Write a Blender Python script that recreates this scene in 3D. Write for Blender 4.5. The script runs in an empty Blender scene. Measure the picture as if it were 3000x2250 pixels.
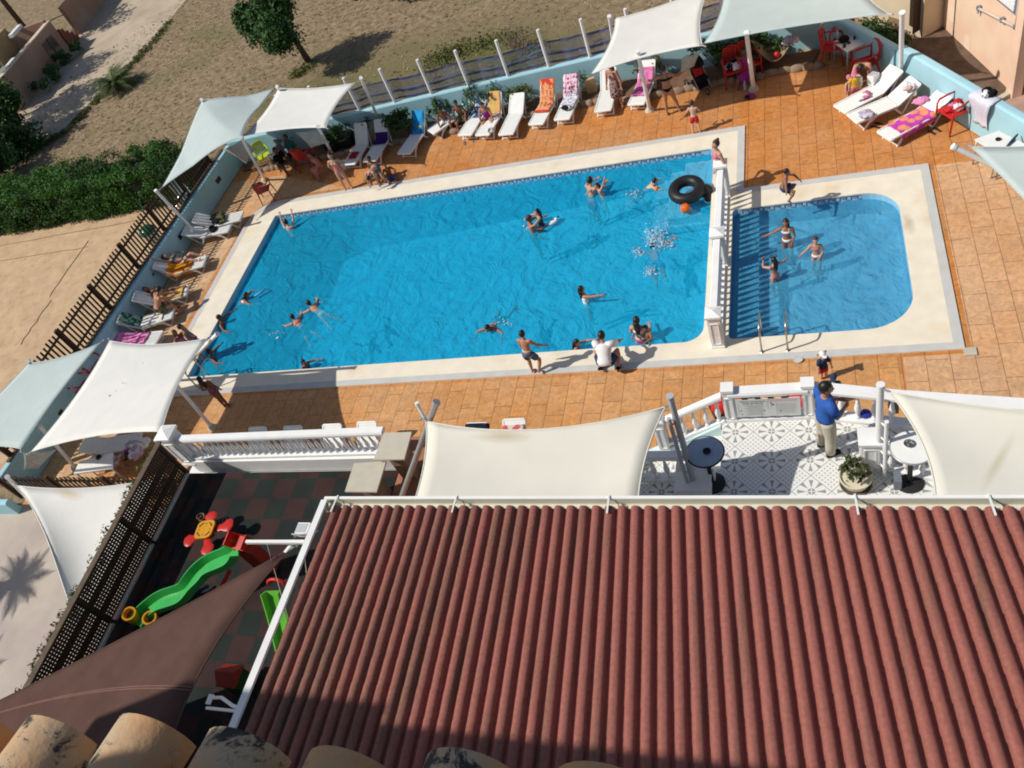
import bpy, bmesh, math, random
from mathutils import Vector, Matrix, Euler
from mathutils.geometry import tessellate_polygon
random.seed(11)
S = bpy.context.scene
COL = S.collection
R = math.radians
# ---------------------------------------------------------------- camera model
HC = 14.0; FPX = 2353.62
MC = Matrix(((0.93228083, 0.0522178, 0.35794658), (0.18450725, 0.78248593, -0.594704), (-0.3111423, 0.62047488, 0.71986207)))
def P(px, py, z=0.0):
    d = MC @ Vector((px-1500, 1125-py, -FPX)); t = (z-HC)/d.z
    return Vector((d.x*t, d.y*t, z))
def V(*a): return Vector(a)
# ---------------------------------------------------------------- mesh builder
class MB:
    def __init__(s): s.v=[]; s.f=[]; s.m=[]; s.uv=None
    def add(s, vs, fs, mi=0):
        o=len(s.v); s.v += [Vector(v) for v in vs]
        for f in fs: s.f.append([i+o for i in f]); s.m.append(mi)
        return s
    def quad(s, a,b,c,d, mi=0): return s.add([a,b,c,d],[[0,1,2,3]],mi)
    def obox(s, c, ax, ay, az, mi=0):
        c=Vector(c); ax=Vector(ax); ay=Vector(ay); az=Vector(az)
        vs=[c+ax*x+ay*y+az*z for z in(-1,1) for y in(-1,1) for x in(-1,1)]
        return s.add(vs,[[0,2,3,1],[4,5,7,6],[0,1,5,4],[2,6,7,3],[0,4,6,2],[1,3,7,5]],mi)
    def box(s, c, sz, rz=0, mi=0):
        cr,sr=math.cos(rz),math.sin(rz)
        return s.obox(c,(cr*sz[0]/2,sr*sz[0]/2,0),(-sr*sz[1]/2,cr*sz[1]/2,0),(0,0,sz[2]/2),mi)
    def bar(s, a, b, w, h, mi=0, up=(0,0,1)):
        a=Vector(a); b=Vector(b); d=b-a; L=d.length
        if L<1e-6: return s
        d.normalize(); up=Vector(up); x=d.cross(up)
        if x.length<1e-4: x=d.cross(V(1,0,0))
        x.normalize(); u=x.cross(d)
        return s.obox((a+b)/2, x*w/2, d*L/2, u*h/2, mi)
    def tube(s, pts, rad, n=8, mi=0, cap=True, ref=None):
        pts=[Vector(p) for p in pts]; k=len(pts)
        if not isinstance(rad,(list,tuple)): rad=[rad]*k
        o=len(s.v); pref=None
        for i,p in enumerate(pts):
            if i==0: d=pts[1]-p
            elif i==k-1: d=p-pts[i-1]
            else: d=(pts[i+1]-pts[i-1])
            if d.length<1e-9: d=V(0,0,1)
            d.normalize()
            if pref is None:
                r_=Vector(ref) if ref else (V(1,0,0) if abs(d.x)<.8 else V(0,1,0))
            else: r_=pref
            x=r_-d*r_.dot(d)
            if x.length<1e-4: x=d.orthogonal()
            x.normalize(); y=d.cross(x); pref=x
            r=rad[i]; rx,ry=(r if isinstance(r,tuple) else (r,r))
            for j in range(n):
                a=2*math.pi*j/n; s.v.append(p+x*rx*math.cos(a)+y*ry*math.sin(a))
        for i in range(k-1):
            for j in range(n):
                j2=(j+1)%n; s.f.append([o+i*n+j,o+i*n+j2,o+(i+1)*n+j2,o+(i+1)*n+j]); s.m.append(mi)
        if cap:
            s.f.append([o+j for j in range(n)][::-1]); s.m.append(mi)
            s.f.append([o+(k-1)*n+j for j in range(n)]); s.m.append(mi)
        return s
    def cyl(s,a,b,r0,r1=None,n=12,mi=0,cap=True): return s.tube([a,b],[r0,r0 if r1 is None else r1],n,mi,cap)
    def ell(s,c,r,mi=0,nu=10,nv=7,rot=None):
        c=Vector(c); r=r if isinstance(r,tuple) else (r,r,r)
        o=len(s.v); M=rot or Matrix.Identity(3)
        for i in range(nv+1):
            t=math.pi*i/nv
            for j in range(nu):
                a=2*math.pi*j/nu
                s.v.append(c+M@V(r[0]*math.sin(t)*math.cos(a), r[1]*math.sin(t)*math.sin(a), r[2]*math.cos(t)))
        for i in range(nv):
            for j in range(nu):
                j2=(j+1)%nu
                if i==0: f=[o+j, o+nu+j, o+nu+j2]
                elif i==nv-1: f=[o+i*nu+j,o+(i+1)*nu+j,o+i*nu+j2]
                else: f=[o+i*nu+j,o+(i+1)*nu+j,o+(i+1)*nu+j2,o+i*nu+j2]
                s.f.append(f); s.m.append(mi)
        return s
    def lathe(s,prof,c=(0,0,0),n=14,mi=0,sx=1):
        c=Vector(c); o=len(s.v); k=len(prof)
        for r,z in prof:
            for j in range(n):
                a=2*math.pi*j/n; s.v.append(c+V(r*math.cos(a)*sx,r*math.sin(a),z))
        for i in range(k-1):
            for j in range(n):
                j2=(j+1)%n; s.f.append([o+i*n+j,o+i*n+j2,o+(i+1)*n+j2,o+(i+1)*n+j]); s.m.append(mi)
        if prof[0][0]>1e-4: s.f.append([o+j for j in range(n)][::-1]); s.m.append(mi)
        if prof[-1][0]>1e-4: s.f.append([o+(k-1)*n+j for j in range(n)]); s.m.append(mi)
        return s
    def prism(s,poly,z0,z1,mi=0,top=True,bot=True,holes=()):
        loops=[list(poly)]+[list(h) for h in holes]
        def z2(p,z): return V(p[0],p[1],z)
        if top or bot:
            tri=tessellate_polygon([[z2(p,0) for p in l] for l in loops]); flat=[p for l in loops for p in l]
            for z,on,upw in ((z1,top,1),(z0,bot,-1)):
                if not on: continue
                o=len(s.v); s.v += [z2(p,z) for p in flat]
                for t in tri:
                    a,b,c=[flat[i] for i in t]
                    ar=(b[0]-a[0])*(c[1]-a[1])-(b[1]-a[1])*(c[0]-a[0])
                    t=list(t) if ar*upw>0 else list(t)[::-1]
                    s.f.append([i+o for i in t]); s.m.append(mi)
        if abs(z1-z0)>1e-6:
            for li,l in enumerate(loops):
                ar=sum(l[i][0]*l[(i+1)%len(l)][1]-l[(i+1)%len(l)][0]*l[i][1] for i in range(len(l)))
                ll=l if (ar>0)==(li==0) else l[::-1]
                for i in range(len(ll)):
                    a=ll[i]; b=ll[(i+1)%len(ll)]
                    s.quad(z2(a,z0),z2(b,z0),z2(b,z1),z2(a,z1),mi)
        return s
    def mesh(s,name,mats,smooth=False):
        me=bpy.data.meshes.new(name); me.from_pydata([tuple(v) for v in s.v],[],s.f)
        for m in mats if isinstance(mats,(list,tuple)) else [mats]: me.materials.append(m)
        me.polygons.foreach_set('material_index',s.m)
        if smooth: me.polygons.foreach_set('use_smooth',[True]*len(s.f))
        me.update(); return me
def tag(o,label=None,cat=None,group=None,kind=None):
    if label: o['label']=label
    if cat: o['category']=cat
    if group: o['group']=group
    if kind: o['kind']=kind
    return o
def obj(name,mb,mats,parent=None,smooth=False,auto=None,label=None,cat=None,group=None,kind=None,bevel=0,recenter=False):
    if recenter and not parent:
        xs=[v.x for v in mb.v]; ys=[v.y for v in mb.v]; zs=[v.z for v in mb.v]
        c=V((min(xs)+max(xs))/2,(min(ys)+max(ys))/2,min(zs))
        for v in mb.v: v -= c
    me=mb.mesh(name,mats,smooth); o=bpy.data.objects.new(name,me); COL.objects.link(o)
    if recenter and not parent: o.location=c
    if parent: o.parent=parent
    if bevel:
        b=o.modifiers.new('bevel','BEVEL'); b.width=bevel; b.segments=2; b.limit_method='ANGLE'
    if auto is not None and smooth:
        try: me.set_sharp_from_angle(angle=R(auto))
        except Exception: pass
    return tag(o,label,cat,group,kind)
def thing(name,label,cat,loc=(0,0,0),rz=0,group=None):
    o=bpy.data.objects.new(name,None); COL.objects.link(o); o.empty_display_size=.2
    o.location=loc; o.rotation_euler=(0,0,rz); return tag(o,label,cat,group)
def dup(root,loc,rz=0,label=None,group=None,scale=None):
    r=root.copy(); COL.objects.link(r); r.location=loc; r.rotation_euler=(0,0,rz)
    if scale: r.scale=scale
    if label: r['label']=label
    if group: r['group']=group
    for ch in list(root.children):
        c=ch.copy(); COL.objects.link(c); c.parent=r
        for g in list(ch.children):
            d=g.copy(); COL.objects.link(d); d.parent=c
    return r
# ---------------------------------------------------------------- materials
def srgb(r,g,b):
    f=lambda c:(c/255/12.92 if c/255<=.04045 else ((c/255+.055)/1.055)**2.4)
    return (f(r),f(g),f(b),1)
def mat(name,col,rough=.6,var=.12,vs=6.0,bump=0,bs=40,spec=.3,metal=0,trans=0,col2=None,c2s=1.5,c2lo=.45,c2hi=.62):
    m=bpy.data.materials.new(name); m.use_nodes=True; nt=m.node_tree; N=nt.nodes; L=nt.links
    b=N['Principled BSDF']; b.inputs['Roughness'].default_value=rough; b.inputs['Metallic'].default_value=metal
    b.inputs['Specular IOR Level'].default_value=spec
    col=tuple(col)+((1,) if len(col)==3 else ())
    tc=N.new('ShaderNodeTexCoord'); src=None
    if col2:
        col2=tuple(col2)+((1,) if len(col2)==3 else ())
        n=N.new('ShaderNodeTexNoise'); n.inputs['Scale'].default_value=c2s; n.inputs['Detail'].default_value=6; L.new(tc.outputs['Object'],n.inputs['Vector'])
        r=N.new('ShaderNodeMapRange'); r.inputs['From Min'].default_value=c2lo; r.inputs['From Max'].default_value=c2hi; L.new(n.outputs['Fac'],r.inputs['Value'])
        mx=N.new('ShaderNodeMix'); mx.data_type='RGBA'; mx.inputs[6].default_value=col; mx.inputs[7].default_value=col2; L.new(r.outputs[0],mx.inputs[0]); src=mx.outputs[2]
    if var:
        n=N.new('ShaderNodeTexNoise'); n.inputs['Scale'].default_value=vs; n.inputs['Detail'].default_value=5; L.new(tc.outputs['Object'],n.inputs['Vector'])
        r=N.new('ShaderNodeMapRange'); r.inputs['From Min'].default_value=.25; r.inputs['From Max'].default_value=.75; r.inputs['To Min'].default_value=1-var; r.inputs['To Max'].default_value=1+var; L.new(n.outputs['Fac'],r.inputs['Value'])
        h=N.new('ShaderNodeMix'); h.data_type='RGBA'; h.blend_type='MULTIPLY'; h.inputs[0].default_value=1
        if src: L.new(src,h.inputs[6])
        else: h.inputs[6].default_value=col
        L.new(r.outputs[0],h.inputs[7]); src=h.outputs[2]
    if src: L.new(src,b.inputs['Base Color'])
    else: b.inputs['Base Color'].default_value=col
    if bump:
        n=N.new('ShaderNodeTexNoise'); n.inputs['Scale'].default_value=bs; n.inputs['Detail'].default_value=4; L.new(tc.outputs['Object'],n.inputs['Vector'])
        bp=N.new('ShaderNodeBump'); bp.inputs['Strength'].default_value=bump; bp.inputs['Distance'].default_value=.02; L.new(n.outputs['Fac'],bp.inputs['Height']); L.new(bp.outputs[0],b.inputs['Normal'])
    if trans:
        t=N.new('ShaderNodeBsdfTranslucent'); mx=N.new('ShaderNodeMixShader'); mx.inputs[0].default_value=trans
        if src: L.new(src,t.inputs['Color'])
        else: t.inputs['Color'].default_value=col
        out=N['Material Output']; L.new(b.outputs[0],mx.inputs[1]); L.new(t.outputs[0],mx.inputs[2]); L.new(mx.outputs[0],out.inputs['Surface'])
    return m
def nodes(m): return m.node_tree.nodes, m.node_tree.links
W_=lambda n,c=(.78,.78,.76),**k: mat(n,c,**k)
M={}
M['white']=mat('white_paint',(.80,.80,.79),.45,.05,3)
M['plastic']=mat('white_plastic',(.78,.78,.75),.4,.04,5)
M['sailw']=mat('cream_shade_cloth',(.80,.79,.74),.85,.04,2,.15,180,spec=.1,trans=.12)
M['saila']=mat('pale_aqua_shade_cloth',(.55,.63,.61),.85,.04,2,.15,180,spec=.1,trans=.12)
M['sailb']=mat('beige_shade_cloth',(.77,.745,.66),.85,.05,1.2,.15,180,spec=.1,trans=.12)
M['sailstain']=mat('cream_cloth_with_rust_stain',(.76,.755,.71),.85,.03,2,.15,180,spec=.1,trans=.12)
M['brown_cloth']=mat('brown_shade_cloth',(.115,.064,.053),.9,.12,3,.2,160,spec=.08,trans=.08)
M['steel']=mat('brushed_steel',(.55,.53,.48),.3,.05,8,metal=1)
M['bluewall']=mat('pale_blue_wall_paint',(.36,.60,.68),.75,.08,1.2,.1,30,spec=.15)
M['dark']=mat('black_rubber',(.015,.016,.018),.45,.15,5)
M['black']=mat('black_plastic',(.02,.02,.022),.5,.1,6)
M['wood']=mat('dark_stained_wood',(.045,.026,.014),.7,.3,9,.3,30)
M['woodg']=mat('weathered_brown_board',(.11,.075,.05),.8,.25,5,.3,25)
M['coping']=mat('cream_coping_stone',(.76,.69,.56),.75,.07,2.5,.1,30,col2=(.70,.57,.38),c2s=.9,c2lo=.56,c2hi=.75)
M['copingg']=mat('grey_cement_border',(.52,.52,.50),.85,.08,3,.1,40)
M['pier']=mat('concrete_slab',(.50,.46,.37),.85,.08,4,.1,50)
M['terrac']=mat('terracotta_floor',(.36,.15,.08),.7,.15,3,.1,20)
M['red']=mat('red_plastic',(.50,.02,.015),.4,.08,6)
M['redd']=mat('dull_red_plastic',(.30,.03,.02),.5,.12,6)
M['lime']=mat('lime_plastic',(.45,.55,.03),.45,.08,6)
M['green']=mat('green_slide_plastic',(.04,.36,.08),.35,.1,3)
M['limeg']=mat('lime_green_plastic',(.13,.45,.05),.35,.1,3)
M['yellow']=mat('yellow_plastic',(.62,.28,.012),.4,.1,4)
M['leaf']=mat('leaf_green',(.035,.085,.018),.6,.35,3,spec=.3,trans=.2)
M['leafd']=mat('dark_leaf_green',(.034,.095,.018),.6,.4,2.5,spec=.3,trans=.15)
M['leafh']=mat('hedge_leaf',(.055,.15,.02),.6,.45,1.4,spec=.25,trans=.25,col2=(.025,.065,.012),c2s=.9)
M['leafo']=mat('olive_leaf',(.11,.13,.03),.65,.35,6,trans=.2)
M['leafg']=mat('grey_green_leaf',(.07,.12,.06),.65,.35,6,trans=.2)
M['bark']=mat('bark',(.10,.07,.045),.9,.3,7,.5,20)
M['stone']=mat('stone_edge',(.27,.19,.13),.9,.25,4,.5,14)
M['soil']=mat('soil',(.16,.09,.055),.95,.3,5,.4,14)
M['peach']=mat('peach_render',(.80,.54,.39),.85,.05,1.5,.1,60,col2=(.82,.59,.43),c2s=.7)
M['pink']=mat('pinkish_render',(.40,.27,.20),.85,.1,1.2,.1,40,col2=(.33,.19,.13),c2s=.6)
M['rust']=mat('brick_red_paint',(.20,.07,.035),.8,.15,3)
M['slate']=mat('grey_green_tiles',(.22,.25,.23),.8,.12,2)
M['lead']=mat('blue_grey_roof',(.07,.09,.13),.7,.15,2)
M['asphalt']=mat('pale_street_pavement',(.46,.40,.34),.9,.1,1.5,.1,30,col2=(.40,.33,.31),c2s=.35)
M['path']=mat('packed_earth_road',(.47,.38,.28),.95,.12,1.2,.2,12,col2=(.40,.32,.23),c2s=.4)
M['sand']=mat('sand',(.52,.36,.22),.95,.14,2.2,.4,8,col2=(.42,.27,.15),c2s=3.5,c2lo=.55,c2hi=.72)
M['net']=mat('blue_netting',(.07,.09,.22),.8,.25,5)
M['tanbark']=mat('tan_pot',(.42,.34,.26),.85,.12,4)
M['cream']=mat('cream_planter',(.68,.62,.47),.6,.06,4)
M['glass']=mat('dark_glass',(.02,.025,.03),.15,.05,3,spec=.5)
M['grey']=mat('grey_plastic',(.16,.18,.22),.5,.1,5)
M['silver']=mat('galvanised_metal',(.45,.45,.44),.4,.08,6,metal=.6)
M['foam']=mat('white_water_foam',(.55,.72,.82),.5,.05,8,trans=.3)
# orange stamped concrete
def deck_mat(name,c1,c2,joint,off=0):
    m=mat(name,c1,.62,.1,9,0); N,L=nodes(m); b=N['Principled BSDF']; tc=N.new('ShaderNodeTexCoord')
    mp=N.new('ShaderNodeMapping'); mp.inputs['Rotation'].default_value=(0,0,R(90)); mp.inputs['Location'].default_value=(.1+off,.2,0); L.new(tc.outputs['Object'],mp.inputs['Vector'])
    br=N.new('ShaderNodeTexBrick'); br.offset=.37; br.inputs['Scale'].default_value=1; br.inputs['Brick Width'].default_value=.86; br.inputs['Row Height'].default_value=.442
    br.inputs['Mortar Size'].default_value=.008; br.inputs['Mortar Smooth'].default_value=.35; br.inputs['Color1'].default_value=(.93,.93,.93,1); br.inputs['Color2'].default_value=(1.06,1.05,1.04,1); br.inputs['Mortar'].default_value=(.50,.42,.36,1); L.new(mp.outputs[0],br.inputs['Vector'])
    n=N.new('ShaderNodeTexNoise'); n.inputs['Scale'].default_value=.55; n.inputs['Detail'].default_value=7; n.inputs['Roughness'].default_value=.65; L.new(tc.outputs['Object'],n.inputs['Vector'])
    rg=N.new('ShaderNodeMapRange'); rg.inputs['From Min'].default_value=.38; rg.inputs['From Max'].default_value=.68; L.new(n.outputs['Fac'],rg.inputs['Value'])
    mx=N.new('ShaderNodeMix'); mx.data_type='RGBA'; mx.inputs[6].default_value=tuple(c1)+(1,); mx.inputs[7].default_value=tuple(c2)+(1,); L.new(rg.outputs[0],mx.inputs[0])
    n2=N.new('ShaderNodeTexNoise'); n2.inputs['Scale'].default_value=7; n2.inputs['Detail'].default_value=8; n2.inputs['Roughness'].default_value=.7; n2.inputs['Distortion'].default_value=1.2; L.new(tc.outputs['Object'],n2.inputs['Vector'])
    r2=N.new('ShaderNodeMapRange'); r2.inputs['From Min'].default_value=.3; r2.inputs['From Max'].default_value=.7; r2.inputs['To Min'].default_value=.68; r2.inputs['To Max'].default_value=1.22; L.new(n2.outputs['Fac'],r2.inputs['Value'])
    a=N.new('ShaderNodeMix'); a.data_type='RGBA'; a.blend_type='MULTIPLY'; a.inputs[0].default_value=1; L.new(mx.outputs[2],a.inputs[6]); L.new(br.outputs['Color'],a.inputs[7])
    c=N.new('ShaderNodeMix'); c.data_type='RGBA'; c.blend_type='MULTIPLY'; c.inputs[0].default_value=1; L.new(a.outputs[2],c.inputs[6]); L.new(r2.outputs[0],c.inputs[7])
    L.new(c.outputs[2],b.inputs['Base Color'])
    bp=N.new('ShaderNodeBump'); bp.inputs['Strength'].default_value=.5; bp.inputs['Distance'].default_value=.012; bp.invert=True; L.new(br.outputs['Fac'],bp.inputs['Height'])
    bp2=N.new('ShaderNodeBump'); bp2.inputs['Strength'].default_value=.25; bp2.inputs['Distance'].default_value=.02; L.new(n2.outputs['Fac'],bp2.inputs['Height']); L.new(bp.outputs[0],bp2.inputs['Normal']); L.new(bp2.outputs[0],b.inputs['Normal'])
    return m
M['deck']=deck_mat('orange_stamped_concrete',(.53,.205,.050),(.57,.285,.12),None)
M['deckp']=deck_mat('pale_peach_stamped_concrete',(.63,.38,.215),(.60,.31,.14),None,.3)
M['deckt']=deck_mat('tan_stamped_concrete',(.60,.40,.235),(.62,.34,.16),None,.2)
# ================================================================ SETTING
T = 2.9                      # level of the terrace and of the playground above the pool deck
PX0,PX1,PY0,PY1 = -17.44,-2.45,12.50,19.76      # big pool
KX0,KX1,KY0,KY1 = -1.89,1.97,12.50,16.98        # small pool
WZ = -0.16
def rrect(x0,y0,x1,y1,r,n=8):
    """counter-clockwise rounded rectangle; r = radii at (x0y0, x1y0, x1y1, x0y1)"""
    out=[]
    for (cx,cy,a0),rr in zip(((x0,y0,180),(x1,y0,270),(x1,y1,0),(x0,y1,90)),r):
        sx=1 if cx==x0 else -1; sy=1 if cy==y0 else -1
        if rr<1e-3: out.append((cx,cy)); continue
        for i in range(n+1):
            a=R(a0+90*i/n); out.append((cx+sx*rr+rr*math.cos(a), cy+sy*rr+rr*math.sin(a)))
    return out
mainp=rrect(PX0,PY0,PX1,PY1,(.05,.45,.12,.05))
kidp=rrect(KX0,KY0,KX1,KY1,(.12,1.0,.75,.12))
# --- grounds
def dry_grass():
    m=mat('dry_grass_ground',(.40,.29,.17),.95,.22,5,.08,40); N,L=nodes(m); b=N['Principled BSDF']; tc=N.new('ShaderNodeTexCoord')
    mp=N.new('ShaderNodeMapping'); mp.inputs['Scale'].default_value=(1,1.6,1); mp.inputs['Rotation'].default_value=(0,0,.5); L.new(tc.outputs['Object'],mp.inputs['Vector'])
    n1=N.new('ShaderNodeTexNoise'); n1.inputs['Scale'].default_value=.22; n1.inputs['Detail'].default_value=5; L.new(mp.outputs[0],n1.inputs['Vector'])
    n2=N.new('ShaderNodeTexNoise'); n2.inputs['Scale'].default_value=3.1; n2.inputs['Detail'].default_value=12; n2.inputs['Roughness'].default_value=.82; n2.inputs['Distortion'].default_value=.0; L.new(tc.outputs['Object'],n2.inputs['Vector'])
    cr=N.new('ShaderNodeValToRGB'); e=cr.color_ramp.elements; e[0].position=.36; e[0].color=(.09,.066,.036,1); e[1].position=.66; e[1].color=(.40,.30,.19,1)
    x=e.new(.5); x.color=(.235,.17,.10,1); L.new(n2.outputs['Fac'],cr.inputs[0])
    # greener weeds in a strip behind the far wall, patchy
    sp=N.new('ShaderNodeSeparateXYZ'); L.new(tc.outputs['Object'],sp.inputs[0])
    def band(axis,lo0,lo1,hi0,hi1):
        a=N.new('ShaderNodeMapRange'); a.inputs['From Min'].default_value=lo0; a.inputs['From Max'].default_value=lo1; L.new(sp.outputs[axis],a.inputs['Value'])
        c=N.new('ShaderNodeMapRange'); c.inputs['From Min'].default_value=hi0; c.inputs['From Max'].default_value=hi1; c.inputs['To Min'].default_value=1; c.inputs['To Max'].default_value=0; L.new(sp.outputs[axis],c.inputs['Value'])
        q=N.new('ShaderNodeMath'); q.operation='MULTIPLY'; L.new(a.outputs[0],q.inputs[0]); L.new(c.outputs[0],q.inputs[1]); return q
    by=band('Y',23.5,25.5,29.0,33); bx=band('X',-24,-18,-10,-6)
    g=N.new('ShaderNodeMath'); g.operation='MULTIPLY'; L.new(by.outputs[0],g.inputs[0]); L.new(bx.outputs[0],g.inputs[1])
    r1=N.new('ShaderNodeMapRange'); r1.inputs['From Min'].default_value=.4; r1.inputs['From Max'].default_value=.6; L.new(n2.outputs['Fac'],r1.inputs['Value'])
    r3=N.new('ShaderNodeMapRange'); r3.inputs['From Min'].default_value=.52; r3.inputs['From Max'].default_value=.72; r3.inputs['To Max'].default_value=.65; L.new(n1.outputs['Fac'],r3.inputs['Value'])
    g2=N.new('ShaderNodeMath'); g2.operation='MULTIPLY'; L.new(g.outputs[0],g2.inputs[0]); L.new(r1.outputs[0],g2.inputs[1])
    g3=N.new('ShaderNodeMath'); g3.operation='ADD'; g3.use_clamp=True; L.new(g2.outputs[0],g3.inputs[0]); L.new(r3.outputs[0],g3.inputs[1])
    mx=N.new('ShaderNodeMix'); mx.data_type='RGBA'; mx.inputs[7].default_value=(.10,.11,.03,1); L.new(cr.outputs[0],mx.inputs[6]); L.new(g3.outputs[0],mx.inputs[0])
    L.new(mx.outputs[2],b.inputs['Base Color']); return m
GZ=-0.30
hx0,hx1,hy0,hy1=-20.9,9.0,-14.0,23.8
g=MB().prism([(-220,-120),(220,-120),(220,260),(-220,260)],GZ,GZ,holes=[[(hx0,hy0),(hx1,hy0),(hx1,17),(5.4,17.2),(2.2,22.6),(hx1-8.2,hy1),(hx0,hy1-.3)]],bot=False)
obj('ground',g,dry_grass(),kind='structure')
def sheet(name,pts,z,m): return obj(name,MB().prism([(p[0],p[1]) for p in pts],z,z,bot=False),m,kind='structure')
sheet('sand_court',[(-60,9.2),(-21.1,9.2),(-20.95,22.2),(-26,22.6),(-34,22.2),(-60,24)],GZ+.004,M['sand'])
road=[P(-700,640),P(-60,505),P(60,455),P(180,385),P(255,310),P(330,232),P(420,150),P(500,55),P(560,-20),P(640,-140),P(330,-160),P(235,60),P(170,150),P(60,260),P(-500,420)]
sheet('dirt_road',[p*(1-GZ/HC) for p in road],GZ+.008,M['path'])
sheet('street_pavement',[(-60,-20),(-12.6,-20),(-12.6,8.35),(-60,8.35)],GZ+.012,M['asphalt'])
# faint court lines pressed into the sand (cords)
cm=mat('court_cord',(.24,.16,.09),.9,.2,5)
cl=MB()
for a,b in (((0,765),(255,725)),((145,870),(260,705)),((0,545),(60,520)),((60,1010),(150,880)),((60,545),(440,627)),((0,720),(445,640))):
    pa=P(*a)*(1-GZ/HC); pb=P(*b)*(1-GZ/HC)
    k=8; pts=[pa.lerp(pb,i/k)+V(random.uniform(-.04,.04),random.uniform(-.04,.04),0) for i in range(k+1)]
    cl.tube([V(p.x,p.y,GZ+.010) for p in pts],.016,5)
tag(obj('court_cord',cl,cm,label='dark cords marking out a court on the sand beside the picket fence',cat='court lines',recenter=True))
# --- deck
copo=[(-18.45,11.8),(2.74,11.8),(2.74,17.8),(-1.62,17.8),(-1.62,20.6),(-17.6,20.6),(-18.15,20.45),(-18.5,20.1),(-18.62,19.6)]
deck_out=[(-21.0,8.2),(9,8.2),(9,11),(4.75,17.35),(2.45,21.5),(.6,24.0),(-16,23.85),(-20.6,23.5)]
dk=MB().prism(deck_out,0,0,bot=False,holes=[copo])
obj('pool_deck',dk,M['deck'],kind='structure')
pale=[(2.86,11.7),(2.86,17.72),(3.35,17.72),(4.55,17.62),(8.9,11),(8.9,8.3),(1.6,8.3),(1.6,11.7)]
sheet('pale_deck',pale,.004,M['deckp'])
sheet('tan_deck',[(-20.95,8.3),(-18.75,8.3),(-18.72,20.0),(-17.7,20.8),(-15.0,20.8),(-18.2,22.2),(-20.55,22.3)],.004,M['deckt'])
sheet('near_deck',[(-18.5,8.3),(-11,8.3),(-6,8.3),(1.5,8.3),(1.5,11.7),(-5,11.7),(-12,11.7),(-18.5,11.7)],.005,deck_mat('near_stamped_concrete',(.58,.265,.085),(.60,.34,.16),None,.15))
# --- copings
cp=MB().prism(copo,-.004,.03,holes=[mainp[::-1],kidp[::-1]],bot=False)
obj('pool_coping',cp,M['coping'],kind='structure',smooth=False)
bd=MB(); w=.19
def strip(a,b,wd,z=.034):
    a=V(*a,0); b=V(*b,0); d=(b-a).normalized(); n=V(-d.y,d.x,0)
    bd.quad(V(a.x,a.y,z),V(b.x,b.y,z),V(b.x+n.x*wd,b.y+n.y*wd,z),V(a.x+n.x*wd,a.y+n.y*wd,z))
inn=[]
for i in range(len(copo)):
    p0,p1,p2=V(*copo[i-1],0),V(*copo[i],0),V(*copo[(i+1)%len(copo)],0)
    d1=(p1-p0).normalized(); d2=(p2-p1).normalized(); n1=V(-d1.y,d1.x,0); n2=V(-d2.y,d2.x,0)
    n=(n1+n2); n=n/max(.3,n.length_squared)*2*1.0 if False else n.normalized()*(w/max(.35,math.cos(n1.angle(n2)/2)))
    inn.append(p1+n)
for i in range(len(copo)):
    j=(i+1)%len(copo); a=V(*copo[i],.034); b=V(*copo[j],.034); bd.quad(a,b,V(inn[j].x,inn[j].y,.034),V(inn[i].x,inn[i].y,.034))
obj('coping_border',bd,M['copingg'],kind='structure')
hb=MB().box((2.82,11.72,.02),(.22,.2,.04),0); tag(obj('drain_cover',hb,M['pier'],label='pale square drain cover at the corner of the small pool surround',cat='drain cover',recenter=True))
sk=MB().lathe([(.0,0),(.10,0),(.10,.008),(.085,.008),(.085,.003),(0,.003)],n=16); o=obj('skimmer_lid',sk,M['copingg'],label='round skimmer lid in the coping right of the pool ladder',cat='lid'); p=P(2338,1053,.03); o.location=(p.x,p.y,.036)
# --- basins
def mosaic(name,c,c2):  # pool tile; its two-blue mottling stands in for rippled light on the floor
    m=mat(name,c,.5,.0); N,L=nodes(m); b=N['Principled BSDF']; tc=N.new('ShaderNodeTexCoord')
    n=N.new('ShaderNodeTexNoise'); n.inputs['Scale'].default_value=1.7; n.inputs['Detail'].default_value=4; n.inputs['Distortion'].default_value=.8; L.new(tc.outputs['Object'],n.inputs['Vector'])
    v=N.new('ShaderNodeTexVoronoi'); v.inputs['Scale'].default_value=22; L.new(tc.outputs['Object'],v.inputs['Vector'])
    r=N.new('ShaderNodeMapRange'); r.inputs['From Min'].default_value=.35; r.inputs['From Max'].default_value=.7; L.new(n.outputs['Fac'],r.inputs['Value'])
    mx=N.new('ShaderNodeMix'); mx.data_type='RGBA'; mx.inputs[6].default_value=c+(1,); mx.inputs[7].default_value=c2+(1,); L.new(r.outputs[0],mx.inputs[0]); L.new(mx.outputs[2],b.inputs['Base Color']); return m
M['mos']=mosaic('blue_pool_mosaic',(.16,.52,.70),(.27,.62,.77))
M['mosk']=mosaic('small_pool_mosaic',(.20,.46,.66),(.30,.56,.74))
def basin(name,poly,zf,m):
    mb=MB(); n=len(poly)
    for i in range(n):
        a=poly[i]; b=poly[(i+1)%n]
        mb.quad(V(*a,-.006),V(*b,-.006),V(b[0],b[1],zf(b[0])),V(a[0],a[1],zf(a[0])))
    o=len(mb.v); mb.v+= [V(p[0],p[1],zf(p[0])) for p in poly]
    for t in tessellate_polygon([[V(p[0],p[1],0) for p in poly]]):
        a,b,c=[poly[i] for i in t]; ar=(b[0]-a[0])*(c[1]-a[1])-(b[1]-a[1])*(c[0]-a[0])
        t=list(t) if ar>0 else list(t)[::-1]; mb.f.append([i+o for i in t]); mb.m.append(0)
    return obj(name,mb,m,kind='structure')
zm=lambda x:-1.05-1.15*max(0,min(1,(-7-x)/10.0))
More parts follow.
